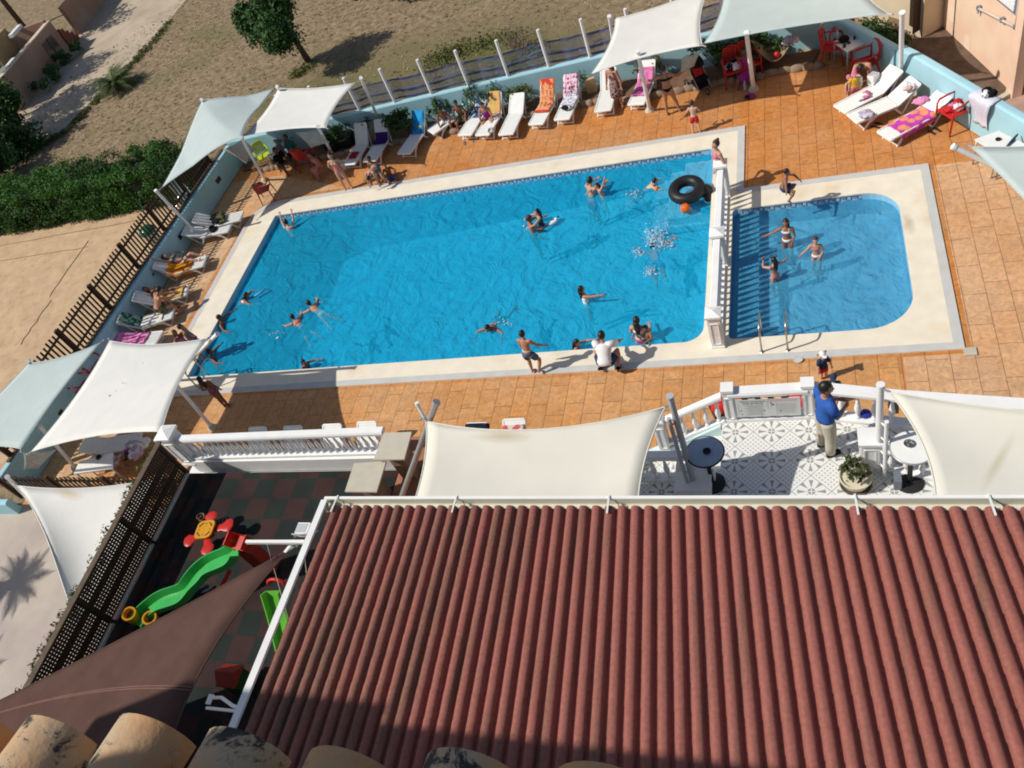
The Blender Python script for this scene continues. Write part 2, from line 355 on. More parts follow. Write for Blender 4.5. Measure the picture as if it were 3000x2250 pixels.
basin('pool_basin',mainp,zm,M['mos']); basin('small_pool_basin',kidp,lambda x:-.62,M['mosk'])
st=MB()
for k in range(3): st.prism([(PX1-1.75+k*.45,17.6+k*.1),(PX1-.01,17.6+k*.1),(PX1-.01,PY1-.01),(PX1-1.75+k*.45,PY1-.01)],-1.04,-.85+.25*k)
obj('pool_steps',st,mat('pale_step_mosaic',(.50,.66,.80),.5,.08,5),kind='structure')
# Greek-key tile band under the far copings
kd=mat('navy_tile',(.02,.05,.16),.3,.1,9)
kb=MB()
def keyband(x0,x1,y,ny=1):
    u=.26; k=int((x1-x0)/u)
    kb.box(((x0+x1)/2,y+.0015,-.08),(x1-x0,.002,.14),0,1); kb.box(((x0+x1)/2,y,-.015),(x1-x0,.005,.012))
    for i in range(k):
        x=x0+u*(i+.5)
        for (cx,cz,w_,h_) in ((-.085,-.085,.026,.10),(.0,-.042,.15,.016),(.065,-.065,.026,.05),(.02,-.088,.09,.016),(.1,-.13,.10,.014)):
            kb.box((x+cx,y-.001,cz),(w_,.004,h_))
keyband(PX0+.1,PX1-.15,PY1-.004); keyband(KX0+.2,KX1-.8,KY1-.004)
tag(obj('tile_border',kb,[kd,mat('pale_blue_tile',(.42,.60,.72),.3,.08,9)],kind='structure'))
# --- water
def water_mat(name,col,dens,murk,mk):
    m=bpy.data.materials.new(name); m.use_nodes=True; N,L=nodes(m); N.remove(N['Principled BSDF']); out=N['Material Output']
    tr=N.new('ShaderNodeBsdfTransparent'); tr.inputs[0].default_value=(.93,.98,1,1)
    gl=N.new('ShaderNodeBsdfGlossy'); gl.inputs['Roughness'].default_value=.06
    tc=N.new('ShaderNodeTexCoord')
    n=N.new('ShaderNodeTexNoise'); n.inputs['Scale'].default_value=2.6; n.inputs['Detail'].default_value=5; n.inputs['Roughness'].default_value=.55; n.inputs['Distortion'].default_value=1.1; L.new(tc.outputs['Object'],n.inputs['Vector'])
    bp=N.new('ShaderNodeBump'); bp.inputs['Strength'].default_value=.28; bp.inputs['Distance'].default_value=.12; L.new(n.outputs['Fac'],bp.inputs['Height']); L.new(bp.outputs[0],gl.inputs['Normal'])
    fr=N.new('ShaderNodeFresnel'); fr.inputs['IOR'].default_value=1.33; L.new(bp.outputs[0],fr.inputs['Normal'])
    # cloudy water: part of the light is scattered back near the surface
    df=N.new('ShaderNodeBsdfDiffuse'); df.inputs['Color'].default_value=murk+(1,); b3=N.new('ShaderNodeBump'); b3.inputs['Strength'].default_value=.9; b3.inputs['Distance'].default_value=.22; n5=N.new('ShaderNodeTexNoise'); n5.inputs['Scale'].default_value=1.25; n5.inputs['Detail'].default_value=6; n5.inputs['Roughness'].default_value=.6; n5.inputs['Distortion'].default_value=1.6; L.new(tc.outputs['Object'],n5.inputs['Vector']); L.new(n5.outputs['Fac'],b3.inputs['Height']); L.new(b3.outputs[0],df.inputs['Normal'])
    m0=N.new('ShaderNodeMixShader'); m0.inputs[0].default_value=mk; L.new(tr.outputs[0],m0.inputs[1]); L.new(df.outputs[0],m0.inputs[2])
    mx=N.new('ShaderNodeMixShader'); L.new(fr.outputs[0],mx.inputs[0]); L.new(m0.outputs[0],mx.inputs[1]); L.new(gl.outputs[0],mx.inputs[2]); L.new(mx.outputs[0],out.inputs['Surface'])
    va=N.new('ShaderNodeVolumeAbsorption'); va.inputs['Color'].default_value=col+(1,); va.inputs['Density'].default_value=dens; L.new(va.outputs[0],out.inputs['Volume'])
    return m
def inset(poly,d):
    cx=sum(p[0] for p in poly)/len(poly); cy=sum(p[1] for p in poly)/len(poly)
    x0=min(p[0] for p in poly);x1=max(p[0] for p in poly);y0=min(p[1] for p in poly);y1=max(p[1] for p in poly)
    return [(cx+(p[0]-cx)*(1-2*d/(x1-x0)),cy+(p[1]-cy)*(1-2*d/(y1-y0))) for p in poly]
obj('pool_water',MB().prism(inset(mainp,.006),-2.6,WZ),water_mat('pool_water',(.20,.87,.965),.55,(.010,.49,.80),.47),kind='structure')
obj('small_pool_water',MB().prism(inset(kidp,.006),-.66,WZ),water_mat('small_pool_water',(.34,.82,.955),.7,(.10,.48,.76),.42),kind='structure')
# ---------------------------------------------------------------- perimeter walls
def wallrun(name,pts,h,th,label,m,cat='wall',z0=-.35,round_top=True):
    """thick wall along pts (the inner face); thickness to the left of the run"""
    mb=MB(); k=len(pts); P2=[V(p[0],p[1],0) for p in pts]
    ns=[]
    for i in range(k):
        a=P2[max(0,i-1)]; b=P2[min(k-1,i+1)]; d=(b-a).normalized(); ns.append(V(-d.y,d.x,0))
    prof=[(0,z0),(0,h-.05),(.025,h-.012),(.06,h),(th-.06,h),(th-.025,h-.012),(th,h-.05),(th,z0)]
    o=0
    for i in range(k):
        for u,z in prof: mb.v.append(P2[i]+ns[i]*u+V(0,0,z))
    q=len(prof)
    for i in range(k-1):
        for j in range(q-1): mb.f.append([i*q+j,i*q+j+1,(i+1)*q+j+1,(i+1)*q+j]); mb.m.append(0)
    mb.f.append(list(range(q))); mb.m.append(0); mb.f.append([(k-1)*q+j for j in range(q)][::-1]); mb.m.append(0)
    return obj(name,mb,m,label=label,cat=cat,recenter=True)
farpts=[(.55,23.95),(-2,24.25),(-6.05,24.25),(-10.3,24.02),(-16.2,23.75),(-20.75,23.5)]
fw=wallrun('garden_wall',farpts[::-1],1.0,.2,'low pale blue wall along the field behind the loungers',M['bluewall'])
wallrun('garden_wall',[(-21.12,8.55),(-20.95,12),(-20.78,17.5),(-20.6,23.45)],.9,.22,'low pale blue wall under the picket fence on the left',M['bluewall'])
wallrun('garden_wall',[(.62,23.9),(1.1,23.45),(1.75,22.4),(2.28,21.5)],.98,.26,'short curved piece of pale blue wall behind the white table',M['bluewall'])
wallrun('garden_wall',[(2.34,21.48),(2.62,21.05),(4.62,17.45),(6.5,14.2),(9,9.8)],1.06,.24,'long pale blue wall right of the magenta lounger',M['bluewall'])
vb=MB()
for k,(px,py,z) in enumerate(((627,533,.45),(520,695,.45),(171,1209,.45))):
    p=P(px,py,z); vb=MB().box((0,0,0),(.02,.3,.17)); o=obj('wall_vent',vb,M['glass'],label=['dark wall vent nearest the folded grey chair','dark wall vent behind the white lounger pair','dark wall vent between the aqua sail and white sail'][k],cat='vent'); o.location=(-20.57-.035*(23.5-p.y)+.0,p.y,.5); o.rotation_euler=(0,0,-.03)
p=P(2747,267,.55); o=obj('wall_vent',MB().box((0,0,0),(.32,.02,.17)),M['grey'],label='dark grey vent in the right wall beside the hanging robe',cat='vent'); o.location=(3.68,19.12,.52); o.rotation_euler=(0,0,R(-61))
# planter edging along the far wall
pe=MB(); random.seed(3)
xs=-19.5
while xs<0.3:
    L_=random.uniform(.25,.5); y=23.45+ (xs+16)*.04 if xs<-6 else 23.6
    pe.ell((xs+L_/2,y-.62+random.uniform(-.03,.03),.03),(L_/2*1.25,.12+random.uniform(0,.04),.15),0,9,6)
    xs+=L_*.8
obj('planter_edge',pe,M['stone'],smooth=True,label='rough stone edging of the flower bed along the far blue wall',cat='edging',recenter=True)
sb=MB().prism([(-20.3,22.9),(-6,23.1),(.3,23.15),(.5,23.8),(-6,24.2),(-16.2,23.7),(-20.5,23.4)],0,.07,bot=False)
obj('flower_bed',sb,M['soil'],kind='structure')
# netting fence on far wall
def wall_y(x):
    q=sorted(farpts)
    for (x0,y0),(x1,y1) in zip(q,q[1:]):
        if x0<=x<=x1: return y0+(y1-y0)*(x-x0)/(x1-x0)
    return 23.9
nf=thing('netting_fence','white post fence with sagging blue netting on top of the far wall','fence',(-9,24.3,.95))
posts=[(1170,330),(1157,300),(1264,277),(1372,251),(1488,226),(1607,199),(1729,168)]
fx=[P(px,py,1.0).x for px,py in posts[1:]]
dx=(fx[-1]-fx[0])/(len(fx)-1)
fxs=[fx[0]-3*dx,fx[0]-2*dx,fx[0]-dx]+fx+[fx[-1]+dx*i for i in range(1,5)]
for x in fxs:
    if x>0.3: continue
    y=wall_y(x)+.1
    obj('post',MB().cyl((x+9,y-24.3,0),(x+9,y-24.3,1.35),.055,.055,10),M['white'],nf,smooth=True,auto=40)
nb=MB()
def netband(z0,z1,amp,th,seg=60):
    o=len(nb.v); x0=fxs[0]; x1=.1
    for i in range(seg+1):
        x=x0+(x1-x0)*i/seg; y=wall_y(x)+.2; sag=amp*math.sin(i*.62)+.02*math.sin(i*1.7+1)
        nb.v += [V(x+9,y-24.3+.02*math.sin(i*3.1),z0-.95+sag),V(x+9,y-24.3,z1-.95+sag*.6)]
    for i in range(seg): nb.f.append([o+2*i,o+2*i+2,o+2*i+3,o+2*i+1]); nb.m.append(0)
netband(1.02,1.10,.02,.1); netband(1.28,1.36,.05,.1); netband(1.72,1.79,.04,.1)
def net_mat():
    m=mat('see_through_netting',(.12,.14,.20),.8,.3,6); N,L=nodes(m); out=N['Material Output']; b=N['Principled BSDF']
    t=N.new('ShaderNodeBsdfTransparent'); mx=N.new('ShaderNodeMixShader'); mx.inputs[0].default_value=.5; L.new(t.outputs[0],mx.inputs[1]); L.new(b.outputs[0],mx.inputs[2]); L.new(mx.outputs[0],out.inputs['Surface']); return m
obj('net_rope',nb,M['net'],nf)
nb=MB(); netband(1.05,1.75,.04,.1); obj('net',nb,net_mat(),nf)
nb=MB()
pts=[]
for i in range(70):
    x=fxs[0]+(.1-fxs[0])*i/69; pts.append(V(x+9,wall_y(x)+.23-24.3,.45+.12*math.sin(i*.55)+.05*math.sin(i*1.7)))
obj('hose',nb.tube(pts,.022,5),mat('pale_blue_hose',(.25,.42,.60),.5),nf)
# picket fence on the left wall
def picket_run(parent,a,b,z0,z1,gap,n,post_h=.12):
    a=V(*a,0); b=V(*b,0); d=(b-a).normalized(); k=0
    L_=(b-a).length; seg=L_/n
    for s in range(n):
        s0=a+d*(seg*s+gap/2); s1=a+d*(seg*(s+1)-gap/2); pl=MB(); m=int((s1-s0).length/.15)
        for i in range(m+1):
            p=s0.lerp(s1,i/m); pl.obox(p+V(0,0,(z0+z1)/2+.02*math.sin(i*1.7)),d*.032,V(-d.y,d.x,0)*.011,V(0,0,(z1-z0)/2))
        e=obj('picket_panel',pl,M['wood'],parent); nn=V(-d.y,d.x,0)*.03
        r=MB()
        for zz in (z0+.2,z1-.22): r.bar(s0+nn+V(0,0,zz),s1+nn+V(0,0,zz),.03,.07)
        obj('rail',r,M['wood'],e)
    for s in range(n+1):
        p=a+d*(seg*s); obj('post',MB().box((p.x,p.y,(z0+z1)/2-.02),(.1,.1,z1-z0+.06),math.atan2(d.y,d.x)),M['wood'],parent)
pf=thing('picket_fence','dark brown picket fence standing along the top of the left blue wall','fence',(0,0,0))
picket_run(pf,(-21.22,9.2),(-20.95,22.4),.93,2.0,.14,7)
pr=MB().bar(V(-21.18,9.0,.93),V(-20.85,23.2,.93),.12,.05); obj('bottom_board',pr,M['woodg'],pf)
pf2=thing('picket_fence','dark picket fence closing the near left end of the pool deck','fence',(0,0,0))
picket_run(pf2,(-21.2,8.45),(-13.2,8.3),.02,1.05,.06,4)
wallrun('retaining_wall',[(-40,8.05),(-21.3,8.05)],.25,.2,'low pale wall beyond the stained white sail at the left edge',M['bluewall'],z0=-.4)
# ---------------------------------------------------------------- raised terrace, playground, stairs
def tile_mat():
    """encaustic tiles: white with grey sunbursts and diagonal squares"""
    m=mat('patterned_tile',(.72,.72,.69),.35,.04,2); N,L=nodes(m); b=N['Principled BSDF']; tc=N.new('ShaderNodeTexCoord')
    sp=N.new('ShaderNodeSeparateXYZ'); L.new(tc.outputs['Object'],sp.inputs[0])
    def math_(op,a,bb=None,c=None):
        n=N.new('ShaderNodeMath'); n.operation=op
        for i,v in enumerate((a,bb,c)):
            if v is None: continue
            if isinstance(v,(int,float)): n.inputs[i].default_value=v
            else: L.new(v,n.inputs[i])
        return n.outputs[0]
    U=.565
    u=math_('DIVIDE',math_('ADD',sp.outputs['X'],1.34),U); v=math_('DIVIDE',math_('SUBTRACT',sp.outputs['Y'],7.88),U)
    # centred cell coordinates in [-.5,.5]
    cu=math_('SUBTRACT',u,math_('ROUND',u)); cv=math_('SUBTRACT',v,math_('ROUND',v))
    au=math_('ABSOLUTE',cu); av=math_('ABSOLUTE',cv); man=math_('ADD',au,av)
    r=math_('SQRT',math_('ADD',math_('MULTIPLY',cu,cu),math_('MULTIPLY',cv,cv)))
    ang=math_('ARCTAN2',cv,cu)
    # eight tapering petals, as two sets
    s8=math_('ABSOLUTE',math_('SINE',math_('MULTIPLY',math_('ADD',ang,R(22.5)),4)))
    width=math_('SUBTRACT',1.0,math_('MULTIPLY',r,.75)); pet=math_('GREATER_THAN',s8,math_('MULTIPLY',math_('SUBTRACT',1.27,r),.86))
    ring=math_('MULTIPLY',math_('GREATER_THAN',r,.13),math_('LESS_THAN',r,.36)); pet=math_('MULTIPLY',pet,ring)
    core=math_('MULTIPLY',math_('LESS_THAN',r,.10),math_('GREATER_THAN',math_('MINIMUM',au,av),.012))
    dia=math_('MULTIPLY',math_('GREATER_THAN',man,.487),math_('LESS_THAN',man,.513))
    # small dashes in the diamond between sunbursts
    du=math_('SUBTRACT',math_('FRACT',math_('MULTIPLY',math_('ADD',cu,cv),7)),.5); dv=math_('SUBTRACT',math_('FRACT',math_('MULTIPLY',math_('SUBTRACT',cu,cv),7)),.5)
    dots=math_('LESS_THAN',math_('ADD',math_('ABSOLUTE',du),math_('ABSOLUTE',dv)),.30); dots=math_('MULTIPLY',dots,math_('GREATER_THAN',man,.56))
    d2=math_('MULTIPLY',dots,math_('LESS_THAN',man,.96))
    tot=N.new('ShaderNodeMath'); tot.operation='ADD'; tot.use_clamp=True; L.new(math_('ADD',pet,core),tot.inputs[0]); L.new(math_('ADD',dia,math_('MULTIPLY',d2,.8)),tot.inputs[1])
    mx=N.new('ShaderNodeMix'); mx.data_type='RGBA'; mx.inputs[6].default_value=(.74,.74,.71,1); mx.inputs[7].default_value=(.30,.30,.29,1); L.new(tot.outputs[0],mx.inputs[0])
    # tile joints
    jt=math_('GREATER_THAN',math_('MAXIMUM',au,av),.494); m3=N.new('ShaderNodeMix'); m3.data_type='RGBA'; m3.inputs[7].default_value=(.55,.55,.53,1); L.new(math_('MULTIPLY',jt,.4),m3.inputs[0]); L.new(mx.outputs[2],m3.inputs[6])
    L.new(m3.outputs[2],b.inputs['Base Color']); return m
M['tile']=tile_mat()
ter=[(-1.56,5.0),(9,5.0),(9,7.0),(2.6,7.62),(1.1,7.9),(-.2,8.2),(-1.56,8.2)]
obj('terrace_floor',MB().prism(ter,T-.3,T,bot=False),M['tile'],kind='structure')
obj('terrace_floor_side',MB().prism([(-4.2,5.0),(-1.57,5.0),(-1.57,6.92),(-4.2,6.92)],T-.3,T,bot=False),M['tile'],kind='structure')
obj('terrace_wall',MB().prism([(-4.15,4.9),(8.9,4.9),(8.9,6.95),(2.6,7.57),(1.1,7.85),(-.2,8.15),(-1.6,8.15),(-1.6,6.9),(-4.15,6.9)],-.2,T-.302,bot=False,top=False),M['white'],kind='structure')
stp=MB()
for k in range(1,15):
    x1=-1.572-.27*(k-1); z=T-.17*k-.09
    stp.prism([(x1-.27,6.96),(x1-.001,6.96),(x1-.001,8.16),(x1-.27,8.16)],0,z,bot=False)
obj('stairs',stp,M['tile'],kind='structure')
# playground
def rubber():
    m=mat('rubber_play_tiles',(.02,.03,.025),.85,.15,6); N,L=nodes(m); b=N['Principled BSDF']; tc=N.new('ShaderNodeTexCoord')
    mp=N.new('ShaderNodeMapping'); mp.inputs['Location'].default_value=(.13,.11,.013); L.new(tc.outputs['Object'],mp.inputs['Vector'])
    ck=N.new('ShaderNodeTexChecker'); ck.inputs['Scale'].default_value=1/.45; ck.inputs['Color1'].default_value=(.034,.014,.012,1); ck.inputs['Color2'].default_value=(.009,.015,.013,1); L.new(mp.outputs[0],ck.inputs['Vector'])
    n=N.new('ShaderNodeTexNoise'); n.inputs['Scale'].default_value=1.6; n.inputs['Detail'].default_value=6; L.new(tc.outputs['Object'],n.inputs['Vector'])
    r=N.new('ShaderNodeMapRange'); r.inputs['From Min'].default_value=.3; r.inputs['From Max'].default_value=.7; r.inputs['To Min'].default_value=.65; r.inputs['To Max'].default_value=1.3; L.new(n.outputs['Fac'],r.inputs['Value'])
    mx=N.new('ShaderNodeMix'); mx.data_type='RGBA'; mx.blend_type='MULTIPLY'; mx.inputs[0].default_value=1; L.new(ck.outputs[0],mx.inputs[6]); L.new(r.outputs[0],mx.inputs[7]); L.new(mx.outputs[2],b.inputs['Base Color']); return m
obj('playground_floor',MB().prism([(-12.5,-2),(-4.3,-2),(-4.3,4.9),(-7.4,4.9),(-7.4,7.25),(-12.5,7.25)],T-.3,T,bot=False),rubber(),kind='structure')
obj('playground_wall',MB().prism([(-12.7,-2.1),(-4.25,-2.1),(-4.25,4.88),(-4.25,7.68),(-12.7,7.68)],-.35,T-.31,bot=False),M['white'],kind='structure')
obj('terracotta_landing',MB().prism([(-7.38,4.95),(-4.22,4.95),(-4.22,8.0),(-7.38,8.0)],T-.28,T+.004,bot=False),M['terrac'],kind='structure')
# ---------------------------------------------------------------- balustrades
def baluster_mb(c,h,r=.045,n=8):
    prof=[(.9,0),(.9,.07),(.62,.09),(.5,.13),(.62,.2),(.95,.32),(1.0,.40),(.72,.55),(.45,.72),(.42,.80),(.6,.84),(.42,.87),(.45,.91),(.85,.94),(.85,1)]
    return MB().lathe([(a*r,b*h) for a,b in prof],c,n)
def post_mb(c,w,h,cap=True):
    m=MB(); x,y,z=c
    m.box((x,y,z+h/2),(w,w,h))
    for sx,sy in ((0,-1),(1,0),(0,1),(-1,0)):
        # raised moulded frame on each face
        t=V(-sy,sx,0); n=V(sx,sy,0); f=V(x,y,z)+n*(w/2+.006)
        for a,b in (((-.32,.15),(-.32,.82)),((.32,.15),(.32,.82)),((-.32,.15),(.32,.15)),((-.32,.82),(.32,.82))):
            m.bar(f+t*a[0]*w+V(0,0,a[1]*h),f+t*b[0]*w+V(0,0,b[1]*h),.02,.018,0,up=n)
    m.box((x,y,z+.03),(w*1.12,w*1.12,.06))
    if cap:
        W=w*(1.28 if cap!='flat' else 1.2)/2; zz=z+h
        m.box((x,y,zz+.028),(W*2,W*2,.056))
        if cap!='flat': m.add([(x-W*.96,y-W*.96,zz+.057),(x+W*.96,y-W*.96,zz+.057),(x+W*.96,y+W*.96,zz+.057),(x-W*.96,y+W*.96,zz+.057),(x,y,zz+.13)],[[0,1,4],[1,2,4],[2,3,4],[3,0,4]])
    return m
def balustrade(label,a,b,z,h,posts=(),pw=.2,sp=.19,rw=.14,zb=None,rail_over=0,posth=None,br=.05,base=.07,skip=(),cap=True):
    """a,b = ends (x,y); z = floor at a, zb = floor at b"""
    zb=z if zb is None else zb
    t=thing('balustrade',label,'balustrade',(a[0],a[1],z)); A=V(0,0,0); B=V(b[0]-a[0],b[1]-a[1],zb-z); d=(B-A).normalized(); up=V(0,0,1)
    fl=V(d.x,d.y,0).normalized(); sd=V(-fl.y,fl.x,0)
    rh=.085
    pp=[0]+list(posts)+[1] if posts is not None else []
    hr=MB()
    A2=A-d*rail_over; B2=B+d*rail_over
    prof=[(-.5,-.5),(.5,-.5),(.5,.1),(.38,.5),(-.38,.5),(-.5,.1)]
    for q,wd,hh,zc in ((hr,rw,rh,h-rh/2),):
        vs=[]
        for e in (A2,B2):
            for u,w_ in prof: vs.append(e+sd*u*wd+V(0,0,zc+w_*hh))
        n=len(prof); q.add(vs,[[i,(i+1)%n,n+(i+1)%n,n+i] for i in range(n)]+[list(range(n))[::-1],[n+i for i in range(n)]])
    obj('handrail',hr,M['white'],t)
    obj('base_rail',MB().bar(A2+V(0,0,base/2),B2+V(0,0,base/2),rw*.95,base,up=(0,0,1)),M['white'],t)
    L_=(B-A).length; n=int(L_/sp)
    pl=[p*L_ for p in pp]
    for i in range(n):
        s=(i+.5)*L_/n
        if any(abs(s-q)<pw*.62 for q in pl): continue
        if any(s0<s/L_<s1 for s0,s1 in skip): continue
        c=A+d*s+V(0,0,base-.01); obj('baluster',baluster_mb(c,h-rh-base+.02,br),M['white'],t,smooth=True)
    for q in pl:
        c=A+d*q; obj('post',post_mb((c.x,c.y,c.z),pw,posth or h+.04,cap),M['white'],t)
    return t
balustrade('white balustrade with three capped posts standing between the two pools',(-2.1,12.38),(-2.1,17.62),.03,.94,posts=(.5,),pw=.27,sp=.2,rw=.18,br=.06)
balustrade('long white balustrade between the play area and the pool deck below',(-12.2,7.56),(-7.45,7.58),T+.12,.72,posts=None,sp=.152,rw=.17,br=.04)
obj('balustrade_plinth',MB().prism([(-12.35,7.44),(-7.42,7.44),(-7.42,7.7),(-12.35,7.7)],T-.25,T+.12),M['white'],label='white plinth under the long balustrade beside the play area',cat='plinth')
o=obj('gate_pillar',post_mb((0,0,0),.3,.92),M['white'],label='thick white pillar with pyramid cap at the left end of the long balustrade',cat='pillar'); o.location=(-12.42,7.6,T)
balustrade('white terrace railing that carries the pool rules sign',(-1.39,8.16),(-.19,8.18),T,.76,posts=(),pw=.165,sp=.19,rw=.2,br=.05,skip=((.0,1.0),),cap='flat')
balustrade('white terrace railing beside the man in blue, bending right',(-.07,8.17),(1.1,7.93),T,.77,posts=None,sp=.2,rw=.2,br=.052,rail_over=.03)
balustrade('white terrace railing running right behind the beige sail',(1.16,7.92),(4.6,7.38),T,.77,posts=None,sp=.2,rw=.2,br=.052,rail_over=.03)
balustrade('sloping white stair railing going down left from the terrace corner',(-1.5,8.12),(-2.5,8.06),T+.0,.72,zb=T-.52,posts=None,sp=.2,rw=.12,br=.048)
o=obj('stair_post',post_mb((0,0,0),.17,.84),M['white'],label='white post with cap at the lower end of the sloping stair railing',cat='post'); o.location=(-2.6,8.05,T-.66)
obj('stair_string',MB().add([(-1.58,8.17,T-.3),(-1.58,8.17,T),(-5.0,8.17,.75),(-5.0,8.17,.3),(-1.58,8.0,T-.3),(-1.58,8.0,T),(-5.0,8.0,.75),(-5.0,8.0,.3)],[[0,1,2,3],[7,6,5,4],[1,5,6,2],[0,4,5,1],[3,2,6,7],[0,3,7,4]]),mat('pale_blue_stair_side',(.50,.66,.68),.8,.05,3),kind='structure')
balustrade('white railing on the near side of the stairs behind the black bar table',(-1.62,7.0),(-3.3,7.0),T,.72,posts=None,sp=.2,rw=.16,br=.05)
o=obj('pedestal',MB().box((0,0,.14),(.52,.46,.28)).box((0,0,.29),(.56,.5,.03)),M['white'],label='white block under the twin steel posts left of the black bar table',cat='block'); o.location=(-1.93,6.84,T)
o=obj('gate_pillar',post_mb((0,0,0),.24,.72,False).box((0,0,.735),(.32,.32,.05)),M['white'],label='white pillar behind the cream planter on the terrace',cat='pillar'); o.location=(.62,7.2,T)
balustrade('short white railing going right from the pillar behind the white bar table',(.8,7.15),(2.2,6.75),T,.55,posts=None,sp=.2,rw=.14,br=.05)
# ================================================================ helpers on the picture geometry
def vert_z(base,z0,top):
    """height of a vertical thing whose foot is seen at base (on level z0) and whose tip at top"""
    b=P(*base,z0); best=(1e9,z0)
    for i in range(0,900):
        z=z0+i*.01; q=P(*top,z); d=(q.xy-b.xy).length
        if d<best[0]: best=(d,z)
    return best[1]
def onplane(px,py,p0,n):
    d=MC@V(px-1500,1125-py,-FPX); o=V(0,0,HC); t=(p0-o).dot(n)/d.dot(n); return o+d*t
def leaves(mb,c,r,n,size,mi=0,shell=.55,flat=0,rng=random):
    c=Vector(c); r=r if isinstance(r,tuple) else (r,r,r)
    for _ in range(n):
        while True:
            d=V(rng.gauss(0,1),rng.gauss(0,1),rng.gauss(0,1))
            if d.length>1e-3: break
        d.normalize(); k=shell+(1-shell)*rng.random()
        p=c+V(d.x*r[0]*k,d.y*r[1]*k,d.z*r[2]*k)
        n_=(d+V(rng.gauss(0,.5),rng.gauss(0,.5),rng.gauss(0,.5)+.3)).normalized()
        a=n_.orthogonal().normalized(); a.rotate(Matrix.Rotation(rng.random()*6.28,3,n_)); b=n_.cross(a)
        s=size*(.6+.8*rng.random())
        mb.add([p-a*s,p+b*s*.55+n_*s*.15,p+a*s,p-b*s*.55+n_*s*.15],[[0,1,2,3]],mi)
def cloud(mb,c,r,clumps,n,size,mi=0,rng=random,cr=.38):
    c=Vector(c)
    for _ in range(clumps):
        d=V(rng.gauss(0,1),rng.gauss(0,1),rng.gauss(0,1)).normalized(); k=rng.random()**.45*.78
        p=c+V(d.x*r[0]*k,d.y*r[1]*k,d.z*r[2]*k); q=cr*(.6+.7*rng.random())
        leaves(mb,p,(r[0]*q,r[1]*q,r[2]*q),int(n/clumps),size,mi,.35,rng=rng)
# ================================================================ restaurant roof
def roof_mat():
    m=mat('red_brown_roof_sheet',(.27,.085,.062),.62,.08,5,.08,90,spec=.25); N,L=nodes(m); b=N['Principled BSDF']; tc=N.new('ShaderNodeTexCoord')
    mp=N.new('ShaderNodeMapping'); mp.inputs['Scale'].default_value=(6,.32,1); mp.inputs['Rotation'].default_value=(0,0,.105); L.new(tc.outputs['Object'],mp.inputs['Vector'])
    n=N.new('ShaderNodeTexNoise'); n.inputs['Scale'].default_value=1.0; n.inputs['Detail'].default_value=6; n.inputs['Roughness'].default_value=.65; L.new(mp.outputs[0],n.inputs['Vector'])
    n2=N.new('ShaderNodeTexNoise'); n2.inputs['Scale'].default_value=.45; L.new(tc.outputs['Object'],n2.inputs['Vector'])
    sp=N.new('ShaderNodeSeparateXYZ'); L.new(tc.outputs['Object'],sp.inputs[0])
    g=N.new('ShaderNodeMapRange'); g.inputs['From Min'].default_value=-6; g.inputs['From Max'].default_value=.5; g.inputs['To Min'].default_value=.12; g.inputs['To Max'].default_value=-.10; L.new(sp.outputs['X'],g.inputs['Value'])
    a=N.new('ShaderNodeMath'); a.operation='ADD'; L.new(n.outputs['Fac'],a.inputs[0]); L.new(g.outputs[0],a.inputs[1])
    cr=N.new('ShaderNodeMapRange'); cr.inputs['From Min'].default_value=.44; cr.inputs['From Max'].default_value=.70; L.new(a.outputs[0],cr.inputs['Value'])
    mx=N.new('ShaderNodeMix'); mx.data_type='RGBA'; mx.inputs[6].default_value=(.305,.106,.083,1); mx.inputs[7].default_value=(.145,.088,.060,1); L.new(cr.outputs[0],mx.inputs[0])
    n3=N.new('ShaderNodeTexNoise'); n3.inputs['Scale'].default_value=26; n3.inputs['Detail'].default_value=5; L.new(tc.outputs['Object'],n3.inputs['Vector'])
    r3=N.new('ShaderNodeMapRange'); r3.inputs['From Min'].default_value=.3; r3.inputs['From Max'].default_value=.7; r3.inputs['To Min'].default_value=.84; r3.inputs['To Max'].default_value=1.14; L.new(n3.outputs['Fac'],r3.inputs['Value'])
    h=N.new('ShaderNodeMix'); h.data_type='RGBA'; h.blend_type='MULTIPLY'; h.inputs[0].default_value=1; L.new(mx.outputs[2],h.inputs[6]); L.new(r3.outputs[0],h.inputs[7]); L.new(h.outputs[2],b.inputs['Base Color']); return m
rest=thing('restaurant','restaurant with a red brown corrugated tile roof and white gutter in the foreground','building',(-2,3,T))
def rl(v): return Vector(v)-V(-2,3,T)
GX0,GX1,GY,GZ_=-6.66,3.0,5.0,5.36
D=V(.105,-.98,.17).normalized()
rm=MB(); pitch=.1672; npit=int((GX1-GX0)/pitch); rowL=.325; rows=17
us=[(0,0),(.12,.0),(.19,.03),(.22,.36),(.29,.70),(.40,.93),(.54,1.0),(.70,.97),(.83,.84),(.92,.55),(.965,.18),(.985,.02)]
nx=len(us)*npit
random.seed(5)
for rI in range(rows):
    for e in (0,1):
        s=rI*rowL+(0 if e==0 else rowL*1.0); lift=.010 if e==0 else .0
        for i in range(npit):
            for u,h in us:
                p=V(GX0+(i+u)*pitch,GY,GZ_)+D*(s+ (0 if rI or e else -.02)); p.z += h*.068+lift*(h*.6+.4)
                rm.v.append(rl(p))
for rI in range(rows):
    o=rI*2*nx
    for j in range(nx-1): rm.f.append([o+j,o+j+1,o+nx+j+1,o+nx+j]); rm.m.append(0)
    if rI<rows-1:
        for j in range(nx-1): rm.f.append([o+nx+j,o+nx+j+1,o+2*nx+j+1,o+2*nx+j]); rm.m.append(0)
rf=obj('roof',rm,roof_mat(),rest,smooth=True,auto=38)
